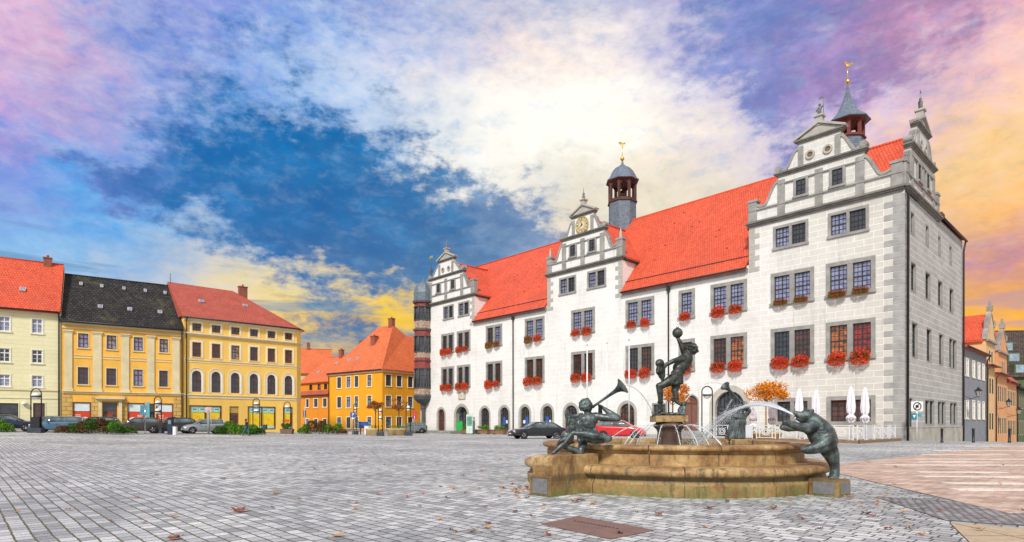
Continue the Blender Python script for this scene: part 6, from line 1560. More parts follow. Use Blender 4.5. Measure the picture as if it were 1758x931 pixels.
# ------------------------------------------------------------------ fallen leaves
rnd = random.Random(5)
def leaf_mesh(seed):
    rn = random.Random(seed); n = 15; v = [(0, 0, .02)]
    for i in range(n):
        a_ = 2 * PI * i / n; r_ = .075 * (1.0 if i % 3 == 0 else .55 if i % 3 == 1 else .7) * rn.uniform(.8, 1.2); v.append((r_ * math.cos(a_), r_ * math.sin(a_) * .8, .012 + rn.uniform(0, .035) * (r_ / .06)))
    b = MB(); b.add(v, [(0, i + 1, (i + 1) % n + 1) for i in range(n)]); b.tube([(.0, 0, .012), (-.07, .0, .008), (-.11, .02, .02)], .003, 4)
    return b
LM = [M('leaf_%s' % n_, c, .7, 0, .3, 20) for n_, c in (('rust', (.26, .06, .015)), ('tan', (.48, .27, .10)), ('orange', (.55, .20, .03)), ('brown', (.12, .05, .025)))]
leaves = [leaf_mesh(k).mesh('fallen_leaf', LM[k % 4], uv=False) for k in range(8)]
spots = [(410, 880, 2), (476, 848, 1), (472, 849, .7), (383, 823, 1.2), (300, 927, 1.6), (580, 922, 1.4), (118, 877, 1), (112, 830, .7), (236, 856, .6), (300, 888, 1), (778, 840, 1), (757, 837, .8), (800, 847, .8), (834, 907, 1.2), (860, 838, 1.1), (870, 822, .7), (866, 840, 1), (892, 836, 1), (880, 843, 1.2), (812, 915, .7),
         (988, 863, 1.8), (1018, 866, 1.4), (932, 874, .8), (915, 888, .9), (1219, 874, 1.1), (1328, 875, 1.7), (1375, 891, .9), (1486, 884, 1.3), (1410, 909, .7), (1210, 906, .8), (1356, 861, .6), (1559, 897, .8), (1525, 910, 1.1), (1560, 909, .9), (1583, 919, .8), (1570, 862, .9), (1500, 887, .8), (1537, 804, 1.2), (1457, 858, 1.3), (1760, 882, 1),
         (905, 838, 1.1), (898, 845, 1), (912, 831, .8), (1000, 860, .9), (620, 790, .6), (490, 812, .6), (690, 790, .6), (540, 806, .7), (330, 770, .6), (130, 770, .6), (650, 850, .8), (720, 870, .6), (560, 860, .5), (247, 899, .6), (30, 880, .5)]
for i in range(26): spots.append((rnd.gauss(896, 14), rnd.gauss(840, 7), rnd.uniform(.5, 1.1)))
for i in range(14): spots.append((rnd.gauss(1500, 40), rnd.gauss(868, 14), rnd.uniform(.4, .9)))
for i in range(75):
    v_ = 745 + 175 * rnd.random() ** 1.3; spots.append((rnd.uniform(0, 1750) if rnd.random() < .4 else rnd.uniform(600, 950), v_, rnd.uniform(.5, 1.1)))
for i, (u, v, s_) in enumerate(spots):
    Y = 1.25 * 1025 / (v - 728); x = px(u, Y)
    if math.hypot(x - 3.45, Y - 13.09) < 3.35 or Y > 44: continue
    o = bpy.data.objects.new('fallen_leaf', leaves[i % 8]); COL.objects.link(o); o.location = (x, Y, gz(x, Y) + (.03 if x > 5 else .004)); o.rotation_euler = (rnd.uniform(-.2, .2), rnd.uniform(-.2, .2), rnd.random() * 6.28); s2 = .62 * s_ + .2; o.scale = (s2, s2, s2)
    tag(o, 'dry curled autumn leaf lying on the paving', 'leaf', 'fallen leaves scattered over the square')
# ------------------------------------------------------------------ fountain
FC = Vector((3.447, 13.09, 0))
def sandstone():
    m, t, b = newmat('fountain_sandstone')
    tcn = t.node('ShaderNodeTexCoord'); oc = tcn.outputs['Object']
    n = t.noise(oc, 1.6, 6, .65); f = t.noise(oc, 14., 5, .65); s = t.noise(t.vmath('MULTIPLY', oc, (3., 3., .7)), 2.2, 5, .7)
    cc = t.ramp(n, [(.28, (.16, .08, .03)), (.42, (.36, .20, .075)), (.56, (.52, .34, .14)), (.68, (.62, .44, .22)), (.8, (.42, .20, .06))])
    cc = t.mix(1., cc, t.ramp(f, [(.3, (.62, .62, .62)), (.7, (1.0, 1.0, 1.0))]), 'MULTIPLY')
    cc = t.mix(t.math('MULTIPLY', t.maprange(s, .50, .68, 0., 1., True), .85), cc, (.085, .06, .03))
    z = t.node('ShaderNodeSeparateXYZ', {0: oc}).outputs[2]
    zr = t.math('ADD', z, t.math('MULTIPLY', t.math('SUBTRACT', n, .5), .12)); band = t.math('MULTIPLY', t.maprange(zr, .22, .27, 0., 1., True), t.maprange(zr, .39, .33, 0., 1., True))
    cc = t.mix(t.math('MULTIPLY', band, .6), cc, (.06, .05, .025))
    g1 = t.math('MULTIPLY', t.maprange(z, .36, .0, 0., 1., True), t.maprange(t.noise(oc, 3.2, 5, .7), .38, .58, 0., 1., True))
    cc = t.mix(t.math('MULTIPLY', g1, .75), cc, (.10, .13, .025))
    t.set(b.inputs['Base Color'], cc); t.set(b.inputs['Roughness'], t.maprange(n, .3, .7, .45, .8))
    bp = t.node('ShaderNodeBump', {'Height': t.math('ADD', f, t.math('MULTIPLY', n, 2.)), 'Strength': .55, 'Distance': .018}); t.set(b.inputs['Normal'], bp.outputs[0])
    return m
SST = sandstone()
JOINT = M('pale_mortar', (.50, .42, .30), .9, 0, .2, 8)
FT = thing('fountain', 'round two-stepped sandstone fountain basin with a central column in the foreground', 'fountain', FC)
def ring(name, prof, nseg, a_off):
    """ring of stone blocks with narrow gaps, mortar behind"""
    for k in range(nseg):
        a0 = a_off + 2 * PI * k / nseg; a1 = a0 + 2 * PI / nseg - .0055
        b = MB(); n = len(prof); seg = 10; v = []
        for i in range(seg + 1):
            a_ = a0 + (a1 - a0) * i / seg
            for r_, z_ in prof: v.append((r_ * math.cos(a_), r_ * math.sin(a_), z_))
        fs = [(i * n + j, i * n + (j + 1) % n, (i + 1) * n + (j + 1) % n, (i + 1) * n + j) for i in range(seg) for j in range(n)]
        b.add(v, fs, 0, True); b.add(v[:n], [tuple(range(n))]); b.add(v[-n:], [tuple(range(n))[::-1]])
        o = b.build(name, SST, FT, uv=False); md = o.modifiers.new('edge', 'EDGE_SPLIT'); md.split_angle = R(38)
def roll(rc, zc, rr, rz_, n=9, a0=-90, a1=90):
    return [(rc + rr * math.cos(R(a0 + (a1 - a0) * i / (n - 1))), zc + rz_ * math.sin(R(a0 + (a1 - a0) * i / (n - 1)))) for i in range(n)]
lower = [(2.55, 0), (3.10, 0), (3.11, .185), (3.075, .20), (3.05, .24), (3.04, .29), (3.06, .325)] + roll(3.08, .415, .095, .085) + [(2.95, .512), (2.55, .512)]
upper = [(2.42, .50), (2.665, .50), (2.67, .70), (2.655, .72), (2.66, .755)] + roll(2.70, .815, .075, .055) + [(2.60, .878), (2.50, .875), (2.42, .86)]
ring('lower_step', lower, 12, R(-100)); ring('basin_wall', upper, 14, R(-112))
b = MB(); b.lathe([(2.56, 0), (3.06, .002), (3.00, .3), (3.05, .42), (2.62, .505), (2.45, .51), (2.63, .72), (2.68, .815), (2.44, .86), (2.43, .5), (2.56, 0)], seg=96); b.build('mortar_joints', JOINT, FT, uv=False)
b = MB(); b.lathe([(2.425, .2), (.001, .2)], seg=48); b.build('basin_floor', STONE, FT)
def watermat():
    m, t, b = newmat('fountain_water'); oc = t.node('ShaderNodeTexCoord').outputs['Object']
    b.inputs['Base Color'].default_value = (.10, .14, .13, 1); b.inputs['Roughness'].default_value = .06; b.inputs['Specular IOR Level'].default_value = .8
    bp = t.node('ShaderNodeBump', {'Height': t.noise(oc, 9., 4, .6, .6), 'Strength': .7, 'Distance': .03}); t.set(b.inputs['Normal'], bp.outputs[0]); return m
b = MB(); b.lathe([(2.423, .765), (1.2, .766), (.001, .767)], seg=64); b.build('water_surface', watermat(), FT)
COLM = M('dark_wet_stone', (.13, .07, .045), .5, 0, .4, 3, .4, 18, col2=(.05, .03, .022))
b = MB(); b.lathe([(.30, .2), (.27, .8), (.255, 1.06), (.27, 1.12), (.31, 1.16), (.35, 1.2), (.35, 1.235), (.30, 1.26), (.28, 1.29)], seg=20, smooth=True); b.build('column', COLM, FT, uv=False)
b = MB(); b.box(-.36, .33, -.30, .30, 1.292, 1.43); b.build('capital', SST, FT, uv=False, bevel=.015)
# pedestals with slabs
def pedestal(name, dirv, r0, r1, w, h, lab, scroll):
    t = thing(name, lab, 'pedestal', (FC.x, FC.y, 0), math.atan2(dirv.y, dirv.x))
    b = MB(); hw = w / 2
    if scroll: prof = [(r0, 0), (r1, 0), (r1, .33), (r1 - .04, .36)] + [(r1 - .06 - .03 * math.cos(PI * k / 5), .37 + .04 * k) for k in range(4)] + [(r1 - .03 - .0 * k, z) for k, z in enumerate((.53, .60))] + [(r1 - .04, .66), (r1 - .10, .695), (r0, .71)]
    else: prof = [(r0, 0), (r1, 0), (r1, .245), (r1 - .03, .285), (r0, .29)]
    b.prism(prof, -hw, hw); b.build('block', SST, t, uv=False, bevel=.012)
    b = MB(); b.box(r1 + .002, r1 + .012, -hw + .09, hw - .07, .04, .24 if not scroll else .30); b.build('plaque', M('grey_plaque', (.20, .20, .20), .5, .2, .2, 12), t)
    return t
da = Vector((-.737, -.676)); 
pedestal('pedestal', da, 2.74, 4.02, .52, .7, 'tall sandstone block with a scrolled end and a grey plaque, left of the basin', True)
t = pedestal('pedestal', Vector((.63, -.777)), 3.12, 3.62, .50, .29, 'low sandstone block with a grey plaque under the hind foot of the bear', False)
b = MB(); b.box(3.2, 3.56, -.262, -.252, .04, .25); b.build('plaque', MATS['grey_plaque'], t)
pedestal('pedestal', Vector((.70, .71)), 3.12, 3.62, .5, .29, 'low sandstone block behind the basin under the far trumpeter', False)

# ------------------------------------------------------------------ bronze figures
def bronze(name='green_bronze', k=1., tint=(1., 1., 1.)):
    m, t, b = newmat(name); oc = t.node('ShaderNodeTexCoord').outputs['Object']
    n = t.noise(oc, 5., 6, .68); f = t.noise(oc, 30., 4, .6); s = t.noise(t.vmath('MULTIPLY', oc, (9, 9, 2)), 1., 4, .6)
    cc = t.ramp(n, [(.28, (.028, .030, .028)), (.45, (.085, .10, .10)), (.60, (.16, .20, .195)), (.76, (.28, .37, .35))])
    cc = t.mix(t.math('MULTIPLY', t.maprange(s, .55, .68, 0., 1., True), .35), cc, (.17, .32, .29))
    cc = t.mix(1., cc, tuple(k * q for q in tint), 'MULTIPLY')
    t.set(b.inputs['Base Color'], cc); t.set(b.inputs['Roughness'], t.maprange(f, .3, .7, .34, .62)); t.set(b.inputs['Metallic'], t.maprange(n, .4, .7, .65, .15))
    bp = t.node('ShaderNodeBump', {'Height': t.math('ADD', t.math('MULTIPLY', f, .4), n), 'Strength': .5, 'Distance': .012}); t.set(b.inputs['Normal'], bp.outputs[0]); return m
BRZ = bronze(k=.78); BRZD = bronze('brown_black_bronze', .48, (1.05, .92, .80))


class Fig:
    """continuous modelled figure: ellipsoids and tapered limbs fused into one skin"""
    def __init__(s, S, Y0, u0, v0, fat=1.): s.fat = fat; s.S = S; s.b = MB(); s.k = (Y0, u0, v0)
    def P(s, u, v, dy=0.): return Vector(((u - s.k[1]) * s.S, dy, (s.k[2] - v) * s.S))
    def ell(s, u, v, dy, rx, ry, rz, rot=0., tilt=0.):
        """rot turns in the picture plane (degrees, + = anticlockwise)"""
        c = s.P(u, v, dy); s.b.M = Matrix.Translation(c) @ Matrix.Rotation(-R(rot), 4, 'Y') @ Matrix.Rotation(R(tilt), 4, 'Z'); s.b.sphere((0, 0, 0), 1., 16, sx=1, sy=1)
        n = 16 * 9; s_ = Matrix.Diagonal((rx, ry, rz, 1)); o = len(s.b.v) - n
        Mi = s.b.M.inverted()
        for i in range(o, len(s.b.v)): q = Mi @ Vector(s.b.v[i]); s.b.v[i] = tuple(s.b.M @ Vector((q.x * rx * s.fat, q.y * ry * s.fat, q.z * rz * s.fat)))
        s.b.M = Matrix.Identity(4)
    def limb(s, *pts):
        """pts: (u, v, dy, radius m)"""
        for a, b in zip(pts[:-1], pts[1:]):
            pa, pb = s.P(*a[:3]), s.P(*b[:3]); L = (pb - pa).length; n = max(2, int(L / (min(a[3], b[3]) * .28)))
            for i in range(n + 1):
                f = i / n; s.b.sphere(tuple(pa.lerp(pb, f)), (a[3] * (1 - f) + b[3] * f) * s.fat, 12)
    def hand(s, u, v, dy, du, dv, ddy, size=.085, curl=.4, spread=(0, 1, 0)):
        """palm, four unequal bent fingers and a thumb; (du,dv,ddy) points along the hand"""
        p = s.P(u, v, dy); d = Vector((du, ddy, -dv)).normalized(); sp = Vector(spread); side = (sp - d * sp.dot(d)).normalized(); nrm = d.cross(side)
        for k in range(4): q = p + d * size * (.15 * k); s.b.sphere(tuple(q), size * .26, 10); s.b.sphere(tuple(q + side * size * .2), size * .2, 8); s.b.sphere(tuple(q - side * size * .2), size * .2, 8)
        for k, (o, l) in enumerate(((-.33, .62), (-.11, .75), (.11, .7), (.33, .55))):
            b0 = p + d * size * .5 + side * size * o
            for i in range(7):
                f = i / 6; a_ = curl * f * 2.2; q = b0 + (d * math.sin(a_ + .001) / (a_ + .001) + nrm * (1 - math.cos(a_)) / (a_ + .001)) * size * l * f if a_ > .01 else b0 + d * size * l * f
                s.b.sphere(tuple(q), size * .105, 8)
        for i in range(6):
            f = i / 5; q = p + side * size * (-.25 - .35 * f) + d * size * (.1 + .4 * f) + nrm * size * .15 * f; s.b.sphere(tuple(q), size * .12, 8)
    def finish(s, name, parent, vox=.011, smooth=4, mat=None):
        me = s.b.mesh(name, mat or BRZ, uv=False, recalc=False); tmp = bpy.data.objects.new('tmp', me); COL.objects.link(tmp)
        md = tmp.modifiers.new('r', 'REMESH'); md.mode = 'VOXEL'; md.voxel_size = vox; md.use_smooth_shade = True
        m2 = tmp.modifiers.new('s', 'SMOOTH'); m2.factor = .5; m2.iterations = smooth
        dg = bpy.context.evaluated_depsgraph_get(); out = bpy.data.meshes.new_from_object(tmp.evaluated_get(dg)); bpy.data.objects.remove(tmp); bpy.data.meshes.remove(me)
        out.name = name; out.materials.clear(); out.materials.append(mat or BRZ)
        for p in out.polygons: p.use_smooth = True; p.material_index = 0
        s.b = MB(); return put(name, out, parent)


def face(F, u, v, dy, r, du, dv, ddy, up):
    """head with brow, nose, lips, chin and ears; (du,dv,ddy) is where the face looks, up the crown direction"""
    c = F.P(u, v, dy); d = Vector((du, ddy, -dv)).normalized(); up = Vector((up[0], up[2], -up[1])); up = (up - d * up.dot(d)).normalized(); sd_ = d.cross(up)
    S = lambda f, s_, u_, rr: F.b.sphere(tuple(c + d * f * r + sd_ * s_ * r + up * u_ * r), rr * r, 12)
    for k in range(5): S(-.15 + .06 * k, 0, .12, .92)
    S(.15, 0, -.35, .70); S(.30, 0, -.70, .40); S(.15, 0, -.55, .52)
    for k in range(5): S(.86 + .05 * k, 0, .08 - .07 * k, .11 + .015 * k)
    S(1.0, 0, -.24, .17)
    for s_ in (-1, 1):
        S(.80, s_ * .32, .22, .16); S(.82, s_ * .15, .24, .14); S(.76, s_ * .32, .02, .14); S(.66, s_ * .40, -.2, .24)
        for k in range(5): S(-.05 - .04 * k, s_ * .93, .15 - .09 * k, .12)
    for s_ in (-.18, 0, .18): S(.84 - abs(s_) * .3, s_, -.46, .09); S(.82 - abs(s_) * .3, s_, -.58, .10)
    return c, d, up, sd_


def curls(F, c, d, up, sd_, r, n=60, seed=3, thick=.18, back=-.55):
    rn = random.Random(seed); k = 0
    while k < n:
        q = Vector((rn.gauss(0, 1), rn.gauss(0, 1), rn.gauss(0, 1))).normalized()
        f, u_ = q.dot(d), q.dot(up)
        if f > .45 or u_ < back or (f > .1 and u_ < .2): continue
        F.b.sphere(tuple(c + up * r * .1 + q * r * (.98 + .08 * rn.random())), r * thick * rn.uniform(.7, 1.2), 8); k += 1


def horn(parent, F, a, b, r_tube, r_bell, name='trumpet'):
    p, q = F.P(*a), F.P(*b); L = (q - p).length; z = (q - p).normalized(); M_ = Matrix.Translation(p) @ z.to_track_quat('Z', 'Y').to_matrix().to_4x4()
    m = MB(M_); pr = [(r_tube * 1.5, -.02), (r_tube * 1.3, .0), (r_tube, .03), (r_tube, L * .35), (r_tube * 1.25, L * .6), (r_tube * 1.8, L * .78), (r_tube * 3.0, L * .89), (r_bell * .72, L * .96), (r_bell, L), (r_bell * 1.03, L + .008), (r_bell * .93, L + .006), (r_bell * .6, L * .955), (r_tube * 2.2, L * .87), (r_tube * 1.2, L * .76), (.001, L * .7)]
    m.lathe(pr, seg=22); return m.build(name, BRZ, parent, uv=False)


# boy trumpeter on the left block
S1 = 1 / 94.; Yb = 10.95; u0, v0 = 1006, 785
z0 = 1.25 - (v0 - 728) / 1025 * Yb
BOY = thing('bronze_boy', 'greenish bronze boy blowing a long trumpet, seated cross-legged on the left rim', 'statue', (px(u0, Yb), Yb, z0))
F = Fig(S1, Yb, u0, v0, 1.16)
c, d, up, sd_ = face(F, 1006.5, 697.5, 0, .122, .80, -.18, .25, (.1, -1, 0)); curls(F, c, d, up, sd_, .122, 110, 3, .17)
F.limb((1008, 704, 0, .058), (1010, 713, 0, .060))
F.ell(1011, 721, 0, .150, .105, .125, 5); F.ell(1008, 728, 0, .140, .105, .13, 0); F.ell(1006, 738, 0, .115, .095, .13, 0); F.ell(1008, 748, 0, .135, .12, .10, 0)
F.ell(1017, 719, -.06, .075, .05, .06, 10); F.ell(1003, 720, -.06, .075, .05, .06, -10)
F.limb((1022, 714, -.02, .062), (1034, 717, -.06, .064), (1046, 718, -.10, .056), (1059, 718, -.10, .054)); F.limb((1059, 718, -.10, .054), (1047, 710, -.08, .052), (1036, 701, -.03, .030)); F.hand(1035, 700, -.03, -.55, -.7, .1, .09, .5)
F.limb((999, 716, .06, .060), (1016, 722, .2, .048), (1034, 714, .22, .042), (1031, 698, .06, .030)); F.hand(1031, 699, .05, -.5, -.8, -.2, .09, .5)
# thighs, shins, feet
F.limb((1003, 749, -.05, .085), (1020, 754, -.16, .078), (1036, 753, -.24, .062), (1041, 752, -.25, .060)); F.limb((1041, 752, -.25, .058), (1022, 748, -.29, .056), (1000, 744, -.27, .046), (982, 743, -.24, .034))
F.limb((982, 743, -.24, .036), (976, 748, -.24, .036), (970, 756, -.25, .030), (966, 762, -.26, .022))
F.limb((1000, 752, .05, .085), (1001, 762, .0, .075), (997, 772, -.08, .062), (995, 777, -.10, .058)); F.limb((995, 777, -.10, .056), (983, 772, -.12, .056), (970, 767, -.13, .040), (962, 765, -.13, .032)); F.limb((962, 765, -.13, .034), (956, 771, -.14, .034), (949, 777, -.15, .026), (944, 779, -.15, .02))
for k in range(5): F.limb((966 + k * .9, 761 + k * .3, -.30 + .018 * k, .011), (962 + k * .9, 766 + k * .2, -.31 + .018 * k, .010)); F.limb((946, 778 + .1 * k, -.19 + .018 * k, .012), (941.5, 780, -.20 + .018 * k, .010))
F.finish('body', BOY, .0095, 3)
rn = random.Random(2)
for k in range(16): F.limb((990 + k * 2.2, 740 + 3 * math.sin(k * 1.3), -.11 - .03 * math.sin(k), .030), (991 + k * 2.4 + rn.uniform(-2, 2), 751 + rn.uniform(0, 5), -.15 + rn.uniform(-.04, .03), .028))
F.ell(1009, 745, .0, .15, .13, .06); F.finish('loincloth', BOY, .012, 2)
horn(BOY, F, (1019, 697.5, .02), (1065, 664, -.24), .023, .15)
# small winged beast behind the boy
BST = thing('bronze_beast', 'small bronze shaggy dog-like beast with a curled tail sitting behind the boy', 'statue', (px(982, 11.6), 11.6, .87))
F = Fig(1 / 88., 11.6, 982, 761)
F.ell(974, 750, 0, .13, .11, .14, 35); F.ell(984, 735, 0, .11, .10, .15, -20); F.limb((984, 728, 0, .07), (981, 719, 0, .065)); F.ell(978, 716, 0, .09, .075, .07, -10); F.limb((982, 716, 0, .05), (993, 713, -.01, .035), (999, 710, -.01, .025)); F.limb((982, 719, 0, .04), (992, 720, -.01, .025))
F.limb((972, 712, .03, .03), (970, 705, .04, .012)); F.limb((976, 711, -.05, .03), (974, 704, -.06, .012))
F.limb((990, 738, -.05, .045), (996, 748, -.06, .035), (997, 760, -.06, .03)); F.limb((972, 752, -.08, .055), (962, 757, -.1, .04), (957, 762, -.1, .03)); F.limb((970, 755, .1, .05), (985, 760, .1, .035))
F.limb((962, 750, .05, .02), (954, 752, .06, .018), (952, 746, .06, .016), (957, 743, .06, .014), (960, 747, .05, .012))
rn = random.Random(6)
for k in range(70): a_ = rn.random() * 6.28; zz = rn.uniform(712, 742); F.limb((982 + 8 * math.cos(a_), zz, .09 * math.sin(a_), .014), (982 + 9.5 * math.cos(a_), zz + 4, .11 * math.sin(a_), .008))
F.finish('body', BST, .010, 2)

# climbing man on the column
Ym = 13.05; S2 = Ym / 1025; u0, v0 = 1150, 713
MAN = thing('bronze_man', 'bronze capped man striding on the central column and lifting a ball above his head', 'statue', (px(u0, Ym), Ym, 1.432))
F = Fig(S2, Ym, u0, v0, 1.15)
c, d, up, sd_ = face(F, 1187.5, 600, 0, .132, -.75, -.45, -.25, (.45, -1, 0))
for k in range(60):
    q = Vector((random.gauss(0, 1), random.gauss(0, 1), random.gauss(0, 1))).normalized()
    if q.dot(up) > .15: F.b.sphere(tuple(c + up * .015 + q * .122), .028, 8)
for k in range(16): a_ = 2 * PI * k / 16; F.b.sphere(tuple(c + up * .03 + (d * math.cos(a_) + sd_ * math.sin(a_)) * .142), .02, 8)
F.limb((1185, 606, 0, .062), (1181, 611, 0, .066))
F.ell(1177, 617, 0, .155, .12, .13, 55); F.ell(1172, 624, 0, .14, .11, .15, 45); F.ell(1166, 633, 0, .115, .10, .14, 35); F.ell(1162, 643, 0, .125, .115, .12, 15)
F.limb((1177, 610, -.05, .066), (1172, 603, -.05, .056), (1170, 597, -.05, .048)); F.limb((1170, 597, -.05, .048), (1167, 589, -.04, .044), (1163.5, 581, -.03, .034)); F.hand(1163.5, 581, -.03, -.15, -1, 0, .11, .25, (1, 0, 0))
F.limb((1171, 615, -.10, .064), (1161, 618, -.14, .052), (1152, 621, -.16, .046)); F.limb((1152, 621, -.16, .046), (1144, 625, -.16, .042), (1137.5, 628, -.15, .034)); F.hand(1138, 628, -.15, -1, .4, 0, .10, .35, (0, 0, 1))
F.limb((1159, 647, -.05, .105), (1146, 655, -.10, .092), (1133, 662, -.13, .070), (1129, 663, -.13, .066)); F.limb((1129, 663, -.13, .064), (1131, 674, -.12, .064), (1132, 684, -.11, .052), (1131.5, 697, -.10, .042)); F.limb((1131.5, 697, -.10, .05), (1132, 705, -.10, .046), (1126, 708.5, -.12, .038), (1124, 709, -.13, .03))
F.limb((1163, 648, .06, .10), (1162, 660, .05, .088), (1159, 670, .03, .068)); F.limb((1159, 670, .03, .064), (1161, 678, .03, .060), (1160, 686, .02, .045), (1163, 690, .0, .04), (1169, 694, -.04, .034))
F.finish('body', MAN, .0115, 3, BRZD)
for k in range(15): a_ = 2 * PI * k / 15; F.limb((1161 + 9 * math.cos(a_), 643 - 2 * math.cos(a_), .12 * math.sin(a_), .030), (1160 + 11 * math.cos(a_) + random.uniform(-1, 1), 657 + random.uniform(-2, 3), .135 * math.sin(a_), .026))
F.limb((1155, 643, -.12, .02), (1148, 645, -.16, .014), (1140, 643, -.18, .008))
F.finish('tunic', MAN, .011, 2, BRZD)
for w_ in ((1131.8, 690), (1161, 683)):
    F.ell(w_[0], w_[1], -.10 if w_[0] < 1140 else .02, .066, .066, .022); F.finish('anklet', MAN, .011, 1, BRZD)
o = MB(); o.M = Matrix.Translation(F.P(1162.5, 571.5, -.03)); o.sphere((0, 0, 0), .112, 22)
bt = thing('bronze_ball', 'dark bronze ball held up in the raised hand of the climbing man', 'ball', MAN.location + F.P(1162.5, 571.5, -.03)); o.M = Matrix.Identity(4); o.v = []; o.f = []; o.m = []; o.sm = []; o.sphere((0, 0, 0), .112, 22); o.build('ball', BRZD, bt, uv=False)
o = MB(); o.lathe([(.03, .105), (.02, .15), (.005, .19), (.001, .2)], seg=10); o.build('nozzle', CHROME, bt)
PUP = thing('bronze_puppet', 'small armless round-headed bronze figure held out in the hand of the climbing man', 'statue', MAN.location + F.P(1132, 652, -.16))
F = Fig(S2, Ym, 1132, 652)
F.ell(1129.5, 624.5, 0, .098, .09, .095); F.ell(1131, 637, 0, .105, .095, .13, 8); F.ell(1133, 644, 0, .08, .07, .10, 8); F.limb((1133, 645, 0, .07), (1134, 652, 0, .035)); F.limb((1127, 633, -.05, .04), (1124, 641, -.07, .03)); F.limb((1137, 632, 0, .035), (1140, 629, 0, .03)); F.ell(1125, 625, -.05, .03, .03, .03)
F.finish('body', PUP, .010, 3, BRZD)
MND = thing('bronze_mound', 'rough bronze plinth with a crouching creature under the feet of the climbing man', 'statue', (px(1150, Ym), Ym, 1.432))
F = Fig(S2, Ym, 1150, 713); rn = random.Random(9)
for k in range(60): F.ell(rn.uniform(1125, 1172), rn.uniform(709.5, 712.5), rn.uniform(-.22, .2), rn.uniform(.04, .09), rn.uniform(.04, .08), .028, rn.uniform(-20, 20))
F.limb((1119, 709, -.05, .02), (1126, 710, -.05, .035)); F.limb((1117.5, 706, -.05, .012), (1120, 710, -.05, .02))
F.ell(1169, 703, -.02, .075, .09, .10, -20); F.ell(1173, 694, -.04, .062, .06, .062); F.limb((1173, 694, -.06, .04), (1177, 690, -.06, .02)); F.limb((1165, 704, -.1, .03), (1170, 710, -.12, .025)); F.limb((1174, 700, -.08, .03), (1171, 710, -.1, .025))
F.finish('mound', MND, .011, 2)

# far trumpeter seen from behind
Yt = 15.35; S3 = Yt / 1025; u0, v0 = 1262, 753
z0 = 1.25 - (v0 - 728) / 1025 * Yt
TRP = thing('bronze_trumpeter', 'bronze figure with a raised trumpet on the far rim, half veiled by spray', 'statue', (px(u0, Yt), Yt, z0))
F = Fig(S3, Yt, u0, v0, 1.1)
c, d, up, sd_ = face(F, 1275, 698, 0, .118, -.75, -.5, .2, (.4, -1, 0)); curls(F, c, d, up, sd_, .118, 70, 8, .2, -.9)
F.limb((1273, 704, 0, .06), (1271, 711, 0, .065)); F.ell(1268, 717, 0, .19, .12, .12, 0); F.ell(1269, 726, 0, .17, .12, .16, 8); F.ell(1266, 738, 0, .14, .12, .16, 8); F.ell(1262, 748, 0, .18, .15, .13)
F.limb((1258, 714, 0, .065), (1250, 712, -.02, .056), (1243, 712, -.05, .05)); F.limb((1243, 712, -.05, .048), (1248, 700, -.05, .044), (1256, 686, -.04, .036)); F.hand(1256, 686, -.04, .3, -1, 0, .10, .5)
F.limb((1279, 714, 0, .06), (1285, 706, -.05, .05), (1280, 697, -.1, .042), (1271, 691, -.08, .034)); F.hand(1271, 691, -.08, -.7, -.7, 0, .1, .5)
F.limb((1258, 748, -.05, .10), (1250, 753, -.1, .08), (1247, 762, -.12, .06)); F.limb((1266, 750, .05, .10), (1260, 760, .0, .08))
F.finish('body', TRP, .012, 3)
for k in range(22): a_ = 2 * PI * k / 22; F.limb((1267 + 10 * math.cos(a_), 722, .13 * math.sin(a_), .03), (1262 + 15 * math.cos(a_), 752, .17 * math.sin(a_), .035))
F.finish('robe', TRP, .013, 2)
horn(TRP, F, (1271, 690, -.03), (1239, 664, -.25), .024, .125)

# bear
Yr = 10.75; S4 = Yr / 1025; u0, v0 = 1430, 825
z0 = 1.25 - (v0 - 728) / 1025 * Yr
BER = thing('bronze_bear', 'stocky greenish bronze bear climbing the right rim and spouting water', 'statue', (px(u0, Yr), Yr, z0))
F = Fig(S4, Yr, u0, v0, 1.1)
F.ell(1386, 715, 0, .125, .115, .115, -10); F.limb((1380, 715, 0, .085), (1372, 713, 0, .062), (1366, 709.5, 0, .040)); F.limb((1378, 721, 0, .055), (1370, 719.5, 0, .034)); F.ell(1364.5, 709, 0, .03, .035, .024)
for s_ in (-1, 1): F.ell(1391, 706 - (1 if s_ > 0 else 0), s_ * .085, .032, .022, .036); F.ell(1377, 709, s_ * .06, .018, .02, .018)
F.limb((1390, 718, 0, .12), (1397, 727, 0, .155), (1404, 737, 0, .195), (1411, 747, 0, .215), (1416, 756, 0, .20))
F.ell(1393, 733, 0, .15, .15, .15, 0); F.ell(1401, 745, -.02, .15, .15, .15, 0)
F.limb((1389, 732, -.13, .10), (1378, 735, -.18, .086), (1364, 733.5, -.20, .072), (1350, 729, -.20, .060), (1342, 725, -.20, .050)); F.ell(1340, 725, -.20, .055, .05, .048)
for k in range(5): F.limb((1338, 723 + k * 1.2, -.235 + .017 * k, .014), (1334.5, 725 + k * 1.2, -.235 + .017 * k, .008))
F.limb((1389, 731, .13, .08), (1376, 734, .18, .066), (1362, 736, .20, .056), (1352, 734, .2, .05))
F.limb((1414, 757, -.13, .15), (1403, 764, -.17, .125), (1390, 769, -.18, .095), (1378, 771, -.17, .080)); F.ell(1373, 771, -.17, .072, .07, .055)
F.limb((1418, 757, .08, .16), (1424, 769, .06, .15), (1429, 780, .04, .125), (1433, 794, .03, .088), (1434.5, 806, .02, .074), (1433, 815, .01, .08)); F.ell(1430, 820, -.01, .095, .075, .045)
F.ell(1422, 760, 0, .13, .17, .15); F.ell(1430, 764, 0, .035, .03, .03)
rn = random.Random(4)
